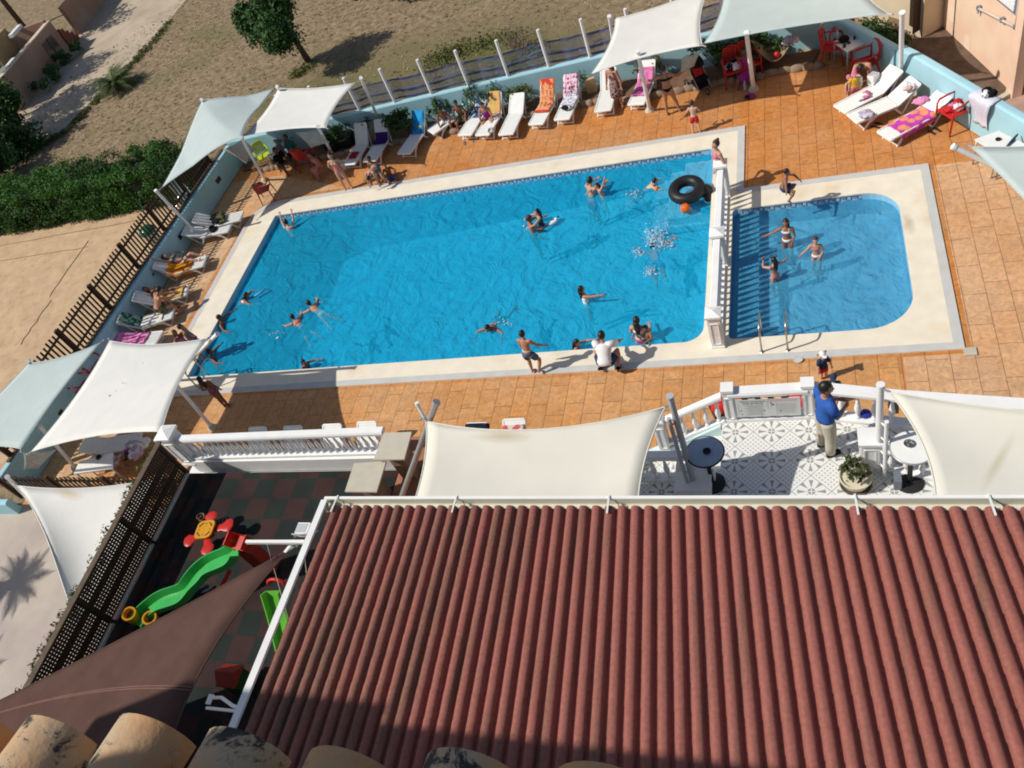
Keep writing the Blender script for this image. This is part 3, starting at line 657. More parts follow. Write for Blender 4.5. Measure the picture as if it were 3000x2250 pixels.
und=MB(); a=V(GX0,GY-.02,GZ_-.05); b=V(GX1,GY-.02,GZ_-.05); und.quad(rl(a),rl(b),rl(b+D*5.4),rl(a+D*5.4)); obj('roof_underlay',und,M['black'],rest)
# screw caps / clips at each row
clip=MB()
for rI in range(2,rows):
    for i in range(npit):
        if random.random()<.45: continue
        p=V(GX0+(i+.62)*pitch,GY,GZ_)+D*(rI*rowL+.035); p.z+=.068+.003
        clip.obox(rl(p),V(.005,-.009,0),V(.003,.002,0),V(0,0,.003))
obj('roof_clip',clip,mat('dark_clip',(.10,.03,.025),.6),rest)['kind']='stuff'
vb=MB(); a=V(GX0-.12,GY+.10,GZ_+.07); vb.bar(rl(a),rl(a+D*5.2),.10,.03); vb.bar(rl(a+V(-.04,0,-.06)),rl(a+V(-.04,0,-.06)+D*5.2),.02,.12); obj('verge_board',vb,M['white'],rest)
gb=MB(); y0=GY+.02
prof=[(0,.03),(0,-.07),(.03,-.085),(.09,-.085),(.105,-.07),(.105,.045),(.145,.045),(.145,.02),(.12,.02),(.12,-.1),(-.02,-.1),(-.02,.03)]
vs=[]
for x in (GX0-.14,GX1+.4):
    for u,z in prof: vs.append(rl((x,y0+u,GZ_+z)))
n=len(prof); gb.add(vs,[[i,(i+1)%n,n+(i+1)%n,n+i] for i in range(n)]+[list(range(n)),[n+i for i in range(n)][::-1]])
obj('gutter',gb,mat('cream_gutter',(.62,.60,.50),.5,.06,2),rest)
gl=MB().bar(rl((GX0-.15,y0+.128,GZ_+.052)),rl((GX1+.4,y0+.128,GZ_+.052)),.042,.012); obj('gutter_lip',gl,M['white'],rest)
for px in (987,1336,1783,2505,2898):
    p=P(px,1462,GZ_+.06); bk=MB().bar(rl((p.x,y0+.16,GZ_+.065)),rl((p.x+.02,GY-.12,GZ_+.12)),.022,.012); bk.tube([rl((p.x+.06,y0+.12,GZ_+.0)),rl((p.x+.12,y0+.05,GZ_+.02)),rl((p.x+.14,y0-.02,GZ_+.03))],.006,5,1); obj('gutter_bracket',bk,[M['white'],M['black']],rest)
wb=MB().prism([(-6.55,-.3),(3.5,-.3),(3.5,4.75),(-6.55,4.75)],T,5.25,bot=False); 
for v in wb.v: v-=V(-2,3,T)
obj('wall',wb,M['white'],rest)
# white outrigger with cable, floodlight on the verge
def vpt(s,dx=0,dz=0): return V(GX0-.14+dx,GY+.1,GZ_+.06+dz)+D*s
bm_=MB(); q=onplane(892,1588,vpt(0),V(1,0,0)); a=P(892,1588,5.5); b=P(722,1588,5.5); bm_.bar(a,b,.045,.05)
for s in (.35,.62): bm_.tube([a.lerp(b,s+.3 if s<.5 else s-.62+.02),V(-7.6+s,3.2-s,T+.6)],.006,5,1)
tag(obj('outrigger_beam',bm_,[M['white'],M['steel']],label='white beam sticking out from the roof edge over the play area',cat='beam',recenter=True))
fl=thing('floodlight','white floodlight on the roof edge beside the play area','floodlight',P(890,1552,5.45)); 
obj('housing',MB().box((0,0,0),(.20,.18,.09)).box((0,0,-.05),(.12,.12,.05)),M['white'],fl); obj('lens',MB().box((-.01,0,.047),(.16,.14,.006)),mat('pale_glass',(.5,.52,.54),.12,.02,3,spec=.6),fl)
obj('bracket',MB().tube([(-.12,-.1,-.03),(-.12,-.1,.06),(.02,-.12,.07),(.12,-.1,.06),(.12,-.1,-.03)],.012,6).tube([(.1,0,-.06),(.16,.05,-.1),(.05,-.14,-.04)],.01,5),M['silver'],fl)
# ================================================================ camera building: facade and tiled eave
ap=thing('apartment_building','building under the camera, with old clay barrel tiles along its eave','building',(0,-1,0))
def al(v): return Vector(v)-V(0,-1,0)
wb=MB().prism([(-13,-12),(9,-12),(9,-.62),(-13,-.62)],T,12.55)
for v in wb.v: v-=V(0,-1,0)
w2=MB().prism([(-16,-12),(-4.1,-12),(-4.1,-.76),(-12.3,-.76),(-12.3,-.56),(-16,-.56)],12.551,14.4)  # unseen wall added, stepped to cast the shadow edge on the restaurant roof
for v in w2.v: v-=V(0,-1,0)
M['facade']=mat('cream_shade_blocks',(.60,.52,.40),.9,.06,1)
obj('roof_shadow_wall',w2,M['facade'],ap)
w2=MB().prism([(-2.62,-.95),(.2,-.95),(.2,-.31),(-2.62,-.31)],12.552,14.8)  # unseen block added to keep the sun off part of the eave tiles
for v in w2.v: v-=V(0,-1,0)
obj('eave_shade_block',w2,M['facade'],ap)
obj('wall',wb,mat('cream_facade',(.60,.52,.40),.9,.06,1),ap)
def old_tile():
    m=mat('old_clay_tile',(.55,.31,.15),.85,.12,9,.15,70); N,L=nodes(m); b=N['Principled BSDF']; tc=N.new('ShaderNodeTexCoord')
    base=b.inputs['Base Color'].links[0].from_socket
    n=N.new('ShaderNodeTexNoise'); n.inputs['Scale'].default_value=16; n.inputs['Detail'].default_value=9; n.inputs['Roughness'].default_value=.75; n.inputs['Distortion'].default_value=.6; L.new(tc.outputs['Object'],n.inputs['Vector'])
    n2=N.new('ShaderNodeTexNoise'); n2.inputs['Scale'].default_value=5; n2.inputs['Detail'].default_value=3; L.new(tc.outputs['Object'],n2.inputs['Vector'])
    a=N.new('ShaderNodeMath'); a.operation='MULTIPLY'; L.new(n.outputs['Fac'],a.inputs[0]); L.new(n2.outputs['Fac'],a.inputs[1])
    r=N.new('ShaderNodeMapRange'); r.inputs['From Min'].default_value=.295; r.inputs['From Max'].default_value=.33; L.new(a.outputs[0],r.inputs['Value'])
    g=N.new('ShaderNodeMapRange'); g.inputs['From Min'].default_value=.44; g.inputs['From Max'].default_value=.60; g.inputs['To Max'].default_value=.7; L.new(n2.outputs['Fac'],g.inputs['Value'])
    m1=N.new('ShaderNodeMix'); m1.data_type='RGBA'; m1.inputs[7].default_value=(.42,.37,.28,1); L.new(base,m1.inputs[6]); L.new(g.outputs[0],m1.inputs[0])
    mx=N.new('ShaderNodeMix'); mx.data_type='RGBA'; mx.inputs[7].default_value=(.045,.045,.042,1); L.new(m1.outputs[2],mx.inputs[6]); L.new(r.outputs[0],mx.inputs[0]); L.new(mx.outputs[2],b.inputs['Base Color']); return m
tm=old_tile()
EZ=12.78
def eave_at(px,py): return P(px,py,EZ)
e1=eave_at(110,2108); e5=eave_at(1335,2240); step=(e5-e1)/4
ax=V(.03,1,-.24).normalized()
tl=MB()
def barrel(mb,front,r0,r1,L_,n=14,th=.012):
    side=V(1,0,0); side=(side-ax*side.dot(ax)).normalized(); up=side.cross(ax); up=up if up.z>0 else -up
    o=len(mb.v); k=5
    for i in range(k+1):
        c=front-ax*(L_*i/k); r=r0+(r1-r0)*i/k
        for rr in (r,r-th):
            for j in range(n+1):
                a=math.pi*(-.02+1.04*j/n); mb.v.append(al(c+side*rr*math.cos(a)+up*(rr*math.sin(a)*1.02)))
    q=2*(n+1)
    for i in range(k):
        for j in range(n):
            A=o+i*q+j; mb.f.append([A,A+1,A+q+1,A+q]); mb.m.append(0)
            B=A+n+1; mb.f.append([B,B+q,B+q+1,B+1]); mb.m.append(0)
    for j in range(n): mb.f.append([o+j,o+n+1+j,o+n+2+j,o+j+1]); mb.m.append(0)
random.seed(9)
for i in range(-2,9):
    f=e1+step*i+V(0,random.uniform(-.012,.012),-.088+random.uniform(-.006,.006)+ (0 if i<5 else 0))
    mb=MB(); barrel(mb,f,.086,.074,.52); obj('eave_tile',mb,tm,ap,smooth=True,auto=40)
mo=MB(); a=e1+step*-2.5; b=e1+step*9
for i in range(24):
    p=a.lerp(b,i/23)+V(0,0,-.12)
    for s in (0,1): mo.v.append(al(p-ax*(.03 if s==0 else .6)+V(random.uniform(-.01,.01),random.uniform(-.012,.012),random.uniform(-.01,.015))))
for i in range(23): mo.f.append([2*i,2*i+1,2*i+3,2*i+2]); mo.m.append(0)
obj('mortar_bed',mo,mat('rough_mortar',(.16,.13,.10),.95,.35,14,.6,30),ap)
# ================================================================ shade sails
def sail(label,c,m,pull=.07,sag=.0,pull2=None,crease=0,n=16,stain=None,group=None,fit=True,name='shade_sail'):
    """c: corners c00,c10,c11,c01 in world space (three corners give a triangle)"""
    tri=len(c)==3
    pull2=pull if pull2 is None else pull2; mb=MB(); c=[Vector(q) for q in c]; cen=sum(c,V(0,0,0))/len(c)
    def pt(u,v):
        if tri: p=(c[0]*(1-u)+c[1]*u)*(1-v)+c[2]*v
        else: p=(c[0]*(1-u)+c[1]*u)*(1-v)+(c[3]*(1-u)+c[2]*u)*v
        q=V(0,0,0)
        if not tri:
            q+=((c[3]+c[2])/2-(c[0]+c[1])/2)*(pull*4*u*(1-u)*((1-v)**3-v**3))
            q+=((c[1]+c[2])/2-(c[0]+c[3])/2)*(pull2*4*v*(1-v)*((1-u)**3-u**3))
        else:
            q+=(c[2]-(c[0]+c[1])/2)*(pull*4*u*(1-u)*(1-v)**3)
            q+=((c[1]-c[0])*(1-v))*(pull*4*v*(1-v)*((1-u)**3-u**3))*1.6
        mm=(u+v)/2
        return p+q-V(0,0,sag*16*u*(1-u)*v*(1-v)-crease*max(0,1-abs(u-v)*1.6)*4*mm*(1-mm))
    for j in range(n+1):
        for i in range(n+1): mb.v.append(pt(i/n,j/n)-cen)
    for j in range(n):
        for i in range(n): A=j*(n+1)+i; mb.f.append([A,A+1,A+n+2,A+n+1]); mb.m.append(0)
    global SAILPT
    SAILPT=lambda u,v: pt(u,v)-cen
    o=obj(name,mb,m,smooth=True,label=label,cat='shade sail',group=group); o.location=cen
    md=o.modifiers.new('cloth','SOLIDIFY'); md.thickness=.006; md.offset=0
    # hem cord along the edges and corner rings
    if fit:
        hem=MB()
        ed=[[pt(i/n,0)-cen for i in range(n+1)],[pt(1,i/n)-cen for i in range(n+1)],[pt(1-i/n,1)-cen for i in range(n+1)],[pt(0,1-i/n)-cen for i in range(n+1)]]
        for e in ed:
            if (e[0]-e[-1]).length>.05: hem.tube(e,.012,5)
        obj('hem',hem,m,o)
        for k,q in enumerate(c):
            d=(q-cen).normalized(); rg=MB(); a=q-cen; rg.tube([a-d*.02,a+d*.10],.018,6); rg.ell(a+d*.12,.03,0,6,5); obj('corner_fitting',rg,M['silver'],o)
    return o
Z=2.45
s1=[P(593,295,2.75),P(803,260,2.35),P(709,402,2.75),P(475,549,2.35)]
sail('pale aqua shade sail over the far left corner of the deck, creased diagonally',s1,M['saila'],.05,crease=.30,n=24)
s2=[P(815,258,2.5),P(1041,243,2.5),P(956,374,2.45),P(711,399,2.5)]
sail('cream white shade sail beside the creased aqua sail at the far wall',s2,M['sailw'],.06,.05)
s5=[P(1803,54,2.5),P(2082,-42,2.4),P(2058,133,2.5),P(1732,217,2.4)]
sail('cream white shade sail at the top middle, above the floral towel lounger',s5,M['sailw'],.06,.05)
s5b=[P(2120,-48,2.5),P(2520,-70,2.5),P(2602,40,2.4),P(2063,127,2.5)]
sail('large pale aqua shade sail at the top right above the red chairs',s5b,M['saila'],.045,.06)
s3=[P(321,998,2.5),P(608,991,2.45),P(474,1264,3.3),P(92,1323,2.5)]
sail('cream white shade sail at the left over the pool corner with a few dark spots',s3,M['sailw'],.055,.05)
s4=[P(84,1063,2.5),P(294,1005,2.5),P(62,1315,2.5),P(-190,1330,2.3)]
sail('pale aqua shade sail at the left frame edge, beside the white one',s4,M['saila'],.05,.05)
spm=mat('bird_dropping_spots',(.30,.29,.26),.9,0); sf=SAILPT; s3o=bpy.data.objects[-1] if False else [o for o in COL.objects if o.get('label','').startswith('cream white shade sail at the left')][0]
for (u,v,r_) in ((.33,.55,.028),(.35,.50,.014),(.34,.62,.02),(.31,.66,.016),(.36,.42,.022),(.42,.22,.018),(.60,.85,.02),(.26,.70,.013)):
    q=sf(u,v); o_=obj('spot',MB().lathe([(0,.0),(r_,0),(r_*.7,.003),(0,.004)],q+V(0,0,.004),9),spm,s3o)
# spots on the white sail
s7=[P(50,1423,2.35),P(478,1398,2.4),P(236,1850,2.6)]
so=sail('white shade sail with a rusty stain, beyond the lattice fence at the left',s7,M['sailstain'],.05,.25)
def stain_on(m,cx,cy,rx,ry,rot,col,wob=.5):
    N,L=nodes(m); b=N['Principled BSDF']; base=b.inputs['Base Color'].links[0].from_socket; tc=N.new('ShaderNodeTexCoord')
    mp=N.new('ShaderNodeMapping'); mp.vector_type='TEXTURE'; mp.inputs['Location'].default_value=(cx,cy,0); mp.inputs['Rotation'].default_value=(0,0,rot); mp.inputs['Scale'].default_value=(rx,ry,1e3); L.new(tc.outputs['Object'],mp.inputs['Vector'])
    n=N.new('ShaderNodeTexNoise'); n.inputs['Scale'].default_value=1.6; n.inputs['Detail'].default_value=5; L.new(mp.outputs[0],n.inputs['Vector'])
    ln=N.new('ShaderNodeVectorMath'); ln.operation='LENGTH'; L.new(mp.outputs[0],ln.inputs[0])
    ad=N.new('ShaderNodeMath'); ad.operation='MULTIPLY_ADD'; ad.inputs[1].default_value=wob; L.new(n.outputs['Fac'],ad.inputs[0]); L.new(ln.outputs['Value'],ad.inputs[2])
    r=N.new('ShaderNodeMapRange'); r.inputs['From Min'].default_value=wob*.5+.15; r.inputs['From Max'].default_value=wob*.5+1.0; r.inputs['To Min'].default_value=.5; r.inputs['To Max'].default_value=0; L.new(ad.outputs[0],r.inputs['Value'])
    mx=N.new('ShaderNodeMix'); mx.data_type='RGBA'; mx.inputs[7].default_value=col+(1,); L.new(base,mx.inputs[6]); L.new(r.outputs[0],mx.inputs[0]); L.new(mx.outputs[2],b.inputs['Base Color'])
q=P(2662,655,.03); stain_on(M['coping'],q.x,q.y,.16,.42,.1,(.30,.22,.11),.9)
q=P(205,1450,2.3)-so.location; e_=P(265,1466,2.3)-P(150,1437,2.3); stain_on(M['sailstain'],q.x,q.y,.62,.15,math.atan2(e_.y,e_.x),(.50,.34,.16))
s6=[P(1249,1234,4.9),P(1950,1192,4.9),P(1868,1530,4.8),P(1190,1530,4.8)]
so=sail('beige shade sail with a brown stain over the terrace, below the white gutter edge',s6,M['sailb'],.15,.10,.03)
M['sailb2']=M['sailb'].copy(); so.data.materials[0]=M['sailb2']
q=P(1475,1285,4.8)-so.location; stain_on(M['sailb2'],q.x,q.y,.55,.11,-.05,(.42,.30,.15))
s8=[P(2604,1147,4.9),P(3420,1240,4.9),P(3500,1490,4.8),P(2742,1478,4.8)]
so=sail('beige shade sail over the terrace at the right frame edge',s8,M['sailb'],.05,.1)
M['sailb3']=M['sailb'].copy(); so.data.materials[0]=M['sailb3']
q=P(2925,1350,4.8)-so.location; stain_on(M['sailb3'],q.x,q.y,.55,.07,1.05,(.50,.45,.26))
s9=[P(2846,430,2.4),P(3400,395,2.6),P(3600,900,2.4),P(3220,830,2.3)]
sail('pale grey aqua shade sail pointing in from the right frame edge over the deck',s9,M['saila'],.03,.05)
bs=[P(847,1611,5.28),P(470,2330,5.75),P(-700,2380,4.4),P(-320,2205,4.4)]
bsail=sail('dark brown shade sail over the play area at the lower left',bs,M['brown_cloth'],.06,.10)
sm=MB(); f=SAILPT
for off in (0,.012): sm.tube([f(.58*(1-i/20)+off,i/20)+V(0,0,.006) for i in range(21)],.006,4)
obj('seam',sm,mat('pale_thread',(.24,.13,.10),.8),bsail)
def gauze_mat():
    m=mat('grey_gauze',(.42,.41,.39),.9,.25,7); N,L=nodes(m); out=N['Material Output']; b=N['Principled BSDF']
    t=N.new('ShaderNodeBsdfTransparent'); mx=N.new('ShaderNodeMixShader'); mx.inputs[0].default_value=.72; L.new(t.outputs[0],mx.inputs[1]); L.new(b.outputs[0],mx.inputs[2]); L.new(mx.outputs[0],out.inputs['Surface']); return m
M['gauze']=gauze_mat()
sail('grey gauze sheet hanging below the lower knob of the creased aqua sail',[P(712,407,2.3),P(752,436,1.7),P(722,480,1.0),P(652,438,1.6)],M['gauze'],.05,.08,fit=False,name='gauze_sheet')
sail('grey gauze sheet hanging below the right part of the cream far left sail',[P(864,388,2.2),P(930,377,2.2),P(966,418,1.5),P(912,434,1.2)],M['gauze'],.05,.08,fit=False,name='gauze_sheet')
sail('brownish gauze sheet hanging beside the pushchair under the two top sails',[P(2053,150,2.3),P(2034,194,1.3),P(1991,220,1.0),P(1996,171,1.9)],M['gauze'],.05,.08,fit=False,name='gauze_sheet')
sail('grey gauze sheet hanging at the lowest corner of the left white sail',[P(68,1327,2.2),P(168,1316,2.0),P(112,1374,1.0),P(69,1377,1.2)],M['gauze'],.05,.08,fit=False,name='gauze_sheet')
# ---- sail poles
def pole(label,base,zb,top,zt,r=.05,m=None,cap=True,foot=True,group=None,name='sail_pole'):
    a=P(*base,zb); b=P(*top,zt); t=thing(name,label,'pole',a,group=group); mb=MB().tube([V(0,0,0),b-a],r,10)
    obj('tube',mb,m or M['white'],t,smooth=True,auto=40)
    if cap: d=(b-a).normalized(); obj('cap',MB().tube([b-a-d*.01,b-a+d*.05],r*1.25,10),m or M['white'],t,smooth=True,auto=40)
    if foot: obj('foot',MB().lathe([(r*2.6,0),(r*2.6,.02),(r*1.8,.10),(r*1.1,.14)],n=10),M['pier'],t)
    return t
pole('leaning white pole at the left wall holding the low tip of the creased aqua sail',(592,700),0,(458,560),2.45)
pole('white pole beside the yellow green chair under the gap of two sails',(776,528),0,(707,404),2.72)
pole('white pole behind the standing woman left of the grey loungers',(974,452),0,(932,372),2.45)
pole('long leaning white pole left of the blue towel lounger',(1119,372),0,(1058,230),2.75)
pole('white pole in front of the pink towel lounger',(1904,324),0,(1868,152),2.55,r=.06)
pole('white pole between the stroller and the hammock',(2208,262),0,(2187,98),2.45,r=.06)
pole('tall white pole at the right wall behind the white loungers',(2638,245),0,(2643,40),2.55,r=.06)
pole('white pole top at the far left corner of the creased aqua sail',(655,378),.9,(591,293),2.85,foot=False)
pole('white pole top between the aqua sail and the cream sail',(873,338),.9,(812,255),2.7,foot=False)
pole('white pole at the top middle by the left corner of the cream sail',(1803,168),.9,(1785,50),2.6,foot=False)
pole('white pole reaching over the water at the right corner of the left white sail',(496,1118),0,(636,979),2.6)
pole('grey white pole under the left white sail, standing on the shaded deck',(623,1254),0,(500,1108),2.1)
pole('white pole below the left white sail beside the picket end fence',(222,1372),0,(118,1250),2.3)
pole('white pole tip at the outer corner of the aqua sail on the sand',(195,1180),-.3,(82,1060),2.55,foot=False)
pole('white pole at the corner of the stained sail by the picket end fence',(110,1490),-.3,(22,1398),2.1,foot=False)
pole('white boom at the tip of the grey aqua sail on the right',(3060,560),1.2,(2797,431),2.5,r=.055,foot=False)
zt=vert_z((2030,1404),T+.3,(1971,1161))
def twin(label,b1,t1,b2,t2,z0,m):
    t=thing('twin_pole',label,'pole',P(*b1,z0)); o=P(*b1,z0); z1=vert_z(b1,z0,t1); z2=vert_z(b2,z0,t2); q=P(*b2,z0)
    A=V(0,0,0); B=V(0,0,z1-z0); C_=q-o; D_=C_+V(0,0,z2-z0)
    obj('tube',MB().tube([A,B],.048,10).tube([B-V(0,0,.01),B+V(0,0,.03)],.056,10),m,t,smooth=True,auto=40); obj('tube',MB().tube([C_,D_],.03,10),m,t,smooth=True,auto=40)
    for k in (.15,.4,.65,.9): obj('rung',MB().tube([V(0,0,k*(z2-z0)),C_+V(0,0,k*(z2-z0))],.014,6),m,t)
    return z1
zz=twin('twin grey steel poles on a white block beside the black bar table',(2030,1404),(1971,1161),(2013,1412),(1960,1225),T+.3,mat('grey_painted_steel',(.42,.42,.44),.45,.05,4))
zz2=twin('twin white poles in front of the white pillar on the terrace',(2572,1375),(2572,1130),(2591,1395),(2592,1235),T+.02,M['white'])
pole('thick leaning grey pole at the left corner of the beige terrace sail',(1178,1452),T+.4,(1277,1183),5.15,r=.05,m=M['silver'],foot=False)
pole('short white strut crossing the thick grey pole at the beige sail corner',(1258,1250),4.7,(1224,1187),5.15,r=.03,m=M['white'],foot=False)
# stone tables by the steps
for k,(lab,cs,z) in enumerate((('square stone slab table nearer the white railing',((1124,1268),(1206,1265),(1184,1345),(1094,1347)),T+.85),('square stone slab table close to the roof edge',((1037,1357),(1131,1351),(1103,1441),(1010,1440)),T+.72))):
    c=[P(*q,z) for q in cs]; cen=sum(c,V(0,0,0))/4; t=thing('stone_table',lab,'table',(cen.x,cen.y,T))
    obj('tabletop',MB().prism([((q-cen).x,(q-cen).y) for q in c][::-1],z-T-.035,z-T),M['pier'],t,bevel=.006)
    obj('pedestal',MB().box((0,0,(z-T-.04)/2),(.3,.3,z-T-.04)),M['stone'],t)
# ================================================================ lattice fence and its climbing hedge
lf=thing('lattice_fence','dark wooden lattice fence with a board along its top, left of the play area','fence',(-12.38,2.6,T))
y=7.25; k=0
while y>-2.2:
    y1=max(y-1.62,-2.3); mb=MB(); x0=0
    n=int((y-y1-.1)/.062)
    for i in range(n+1): yy=y-.05-(y-y1-.1)*i/n; mb.box((0,yy-2.6,.53),(.012,.039,.9))
    for j in range(15):
        zz=.10+.86*j/14; mb.box((.012,(y+y1)/2-2.6,zz),(.012,y-y1-.06,.039 if j not in (4,9) else .085))
    obj('lattice_panel',mb,M['wood'],lf); obj('post',MB().box((0,y-2.6,.5),(.07,.07,1.0)),M['wood'],lf)
    obj('foot_rail',MB().tube([(.06,y-.03-2.6,.04),(.06,y1+.03-2.6,.04)],.022,8),M['silver'],lf); y=y1
obj('top_board',MB().box((0,-.1,1.02),(.12,9.7,.03)),M['woodg'],lf)
random.seed(21); hb=MB()
for i in range(150):
    yy=7.3-9.6*i/149; leaves(hb,(-12.56+random.uniform(-.05,.05),yy,T+.86+random.uniform(-.08,.12)),(.09,.09,.12),16,.032,0,.2)
tag(obj('climbing_plant',hb,M['leafo'],label='yellow green climbing plant along the outer side of the lattice fence',cat='climbing plant',recenter=True))
# ================================================================ play equipment
pt_=P(605,1535,T); t=thing('play_table','red spring play table shaped like a flower with a yellow top','play table',pt_)
# seats at picture positions
ctr=P(594,1543,T+.42)-pt_
obj('spring',MB().tube([V(.1+.06*math.cos(i*.7),-.02+.06*math.sin(i*.7),.01+i*.0085) for i in range(46)],.012,5),mat('brown_spring',(.12,.06,.03),.5),t)
sq=[(.16*math.copysign(abs(math.cos(a))**.5,math.cos(a)),.16*math.copysign(abs(math.sin(a))**.5,math.sin(a))) for a in [2*math.pi*i/28 for i in range(28)]]
rot=lambda p,a:(p[0]*math.cos(a)-p[1]*math.sin(a),p[0]*math.sin(a)+p[1]*math.cos(a))
top=obj('tabletop',MB().prism([(rot(p,.1)[0]+ctr.x,rot(p,.1)[1]+ctr.y) for p in sq],.39,.42),M['yellow'],t,bevel=.008)
mk=MB()
for i in range(4):
    a=math.pi/4+i*math.pi/2+.1; mk.tube([V(ctr.x+.12*math.cos(a+s)*1.05,ctr.y+.12*math.sin(a+s)*1.05,.4215) for s in (-.38,-.2,0,.2,.38)],(.011,),5) if False else mk.tube([V(ctr.x+.125*math.cos(a+s),ctr.y+.125*math.sin(a+s),.4205) for s in (-.4,-.2,0,.2,.4)],.011,5)
    a+=math.pi/4; mk.ell((ctr.x+.10*math.cos(a),ctr.y+.10*math.sin(a),.4215),(.012,.012,.003),0,6,4)
obj('marking',mk,M['black'],top)
for q in ((612,1511),(655,1533),(555,1573),(602,1594)):
    s=P(*q,T+.36)-pt_; d=(V(s.x,s.y,0)-V(ctr.x,ctr.y,0)); dn=d.normalized()
    mb=MB(); pa=V(ctr.x,ctr.y,.34)+dn*.1; 
    mb.tube([pa,pa.lerp(s,.55),s-dn*.03,s+dn*.04,s+dn*.075],[(.06,.014),(.06,.014),(.115,.018),(.10,.018),(.05,.012)],12,ref=(-dn.y,dn.x,0)); obj('seat',mb,M['red'],t,smooth=True,auto=50)
t.scale=(1.18,1.18,1.0)
obj('stem',MB().tube([(ctr.x+.03,ctr.y-.01,.2),(ctr.x,ctr.y,.39)],.05,8),M['red'],t)
# wavy slide
def channel(path,w,h,m,parent,name,th=.02):
    mb=MB(); k=len(path); o=0
    prof=[(-w,h),(-w+th,h),(-w*.82+th,.02),(w*.82-th,.02),(w-th,h),(w,h),(w*.86,0),(-w*.86,0)]
    for i,p in enumerate(path):
        d=(path[min(k-1,i+1)]-path[max(0,i-1)]); dh=V(d.x,d.y,0).normalized(); s=V(dh.y,-dh.x,0); up=s.cross(d.normalized()); up=up if up.z>0 else -up
        for u,v in prof: mb.v.append(p+s*u+up*v)
    q=len(prof)
    for i in range(k-1):
        for j in range(q): mb.f.append([i*q+j,i*q+(j+1)%q,(i+1)*q+(j+1)%q,(i+1)*q+j]); mb.m.append(0)
    mb.f.append(list(range(q))[::-1]); mb.m.append(0); mb.f.append([(k-1)*q+j for j in range(q)]); mb.m.append(0)
    return obj(name,mb,m,parent,smooth=True,auto=35)
def smoothpath(pts,n=40):
    out=[]
    for i in range(n+1):
        t_=i/n*(len(pts)-1); k=min(int(t_),len(pts)-2); f=t_-k
        p0=pts[max(0,k-1)];p1=pts[k];p2=pts[k+1];p3=pts[min(len(pts)-1,k+2)]
        out.append(.5*((2*p1)+(p2-p0)*f+(2*p0-5*p1+4*p2-p3)*f*f+(3*p1-p0-3*p2+p3)*f*f*f))
    return out
o=P(560,1740,T); t=thing('slide','wavy green slide with a red top and yellow rings in the play area','slide',o)
keys=[((700,1608),.98),((676,1640),.80),((615,1668),.66),((576,1705),.56),((540,1748),.36),((476,1772),.28),((432,1806),.16),((410,1836),.14)]
path=smoothpath([P(*q,T+z)-o for q,z in keys])
channel(path,.20,.17,M['green'],t,'chute')
hd=P(700,1606,T+.98)-o; e=P(712,1576,T+1.02)-o; d=(e-hd); d.normalize()
channel([hd-d*.03,hd+d*.1,hd+d*.22,e+d*.02],.205,.18,M['red'],t,'slide_top')
obj('leg',MB().tube([P(674,1672,T+.62)-o,P(630,1752,T+.02)-o],.035,8),M['red'],t,smooth=True)
obj('leg',MB().box(((hd+e)/2).to_tuple()[:2]+(.5,),(.3,.22,.9)),M['redd'],t)
for q in ((380,1800),(440,1812)):
    c=P(*q,T+.36)-o; vd=(P(*q,T+.36)-V(0,0,HC)).normalized(); 
    ax_=V(.30,-.05,.95).normalized(); mb=MB(); k=18; x=ax_.orthogonal().normalized(); y_=ax_.cross(x); 
    for zz,r in ((.0,.128),(.05,.128),(.05,.096),(-.30,.07),(-.30,.10)):
        for j in range(k): a=2*math.pi*j/k; mb.v.append(c+ax_*zz+x*r*math.cos(a)+y_*r*math.sin(a))
    for i in range(4):
        for j in range(k): mb.f.append([i*k+j,i*k+(j+1)%k,(i+1)*k+(j+1)%k,(i+1)*k+j]); mb.m.append(0)
    for j in range(k): mb.f.append([4*k+j,4*k+(j+1)%k,(j+1)%k,j]); mb.m.append(0)
    obj('ring',mb,M['yellow'],t,smooth=True,auto=50)
obj('bolt',MB().box(P(420,1840,T+.12)-o,(.1,.06,.05)),M['silver'],t)
o=P(820,1800,T); t=thing('slide','lime green slide with a red curved top, half hidden by the roof edge','slide',o)
channel(smoothpath([P(800,1730,T+.75)-o,P(812,1770,T+.55)-o,P(828,1830,T+.32)-o,P(845,1900,T+.12)-o],14),.17,.13,M['limeg'],t,'chute')
c=P(812,1712,T+.85)-o; obj('handle',MB().tube([c+V(.17*math.cos(a),.03*math.sin(a),.12*math.sin(a)) for a in [math.pi*i/10 for i in range(11)]],.03,8),M['red'],t,smooth=True)
p=P(690,1990,T+.3); t=thing('play_house','dark green and red play house in deep shade beside the roof edge','play house',(p.x,p.y,T))
t.scale=(.62,.62,.8); obj('wall',MB().box((0,0,.28),(.5,.5,.56)),mat('dark_green_plastic',(.012,.07,.02),.5),t); obj('roof',MB().add([(-.3,-.3,.56),(.3,-.3,.56),(.3,.3,.56),(-.3,.3,.56),(-.3,0,.78),(.3,0,.78)],[[0,1,5,4],[2,3,4,5],[1,2,5],[3,0,4],[0,3,2,1]]),M['redd'],t)
p=P(590,1745,T); t=thing('toy_scooter','dark blue and white toy lying beside the green slide','toy',p,.6)
obj('body',MB().tube([(-.1,0,.1),(.12,.02,.14),(.2,.05,.08)],[.05,.045,.03],8),mat('navy_plastic',(.03,.04,.08),.4),t,smooth=True); obj('wheel',MB().tube([(-.13,-.16,.05),(-.13,-.1,.05)],.05,12),M['white'],t); obj('handle',MB().tube([(-.2,-.2,.03),(-.28,-.1,.04)],.012,6),M['silver'],t)
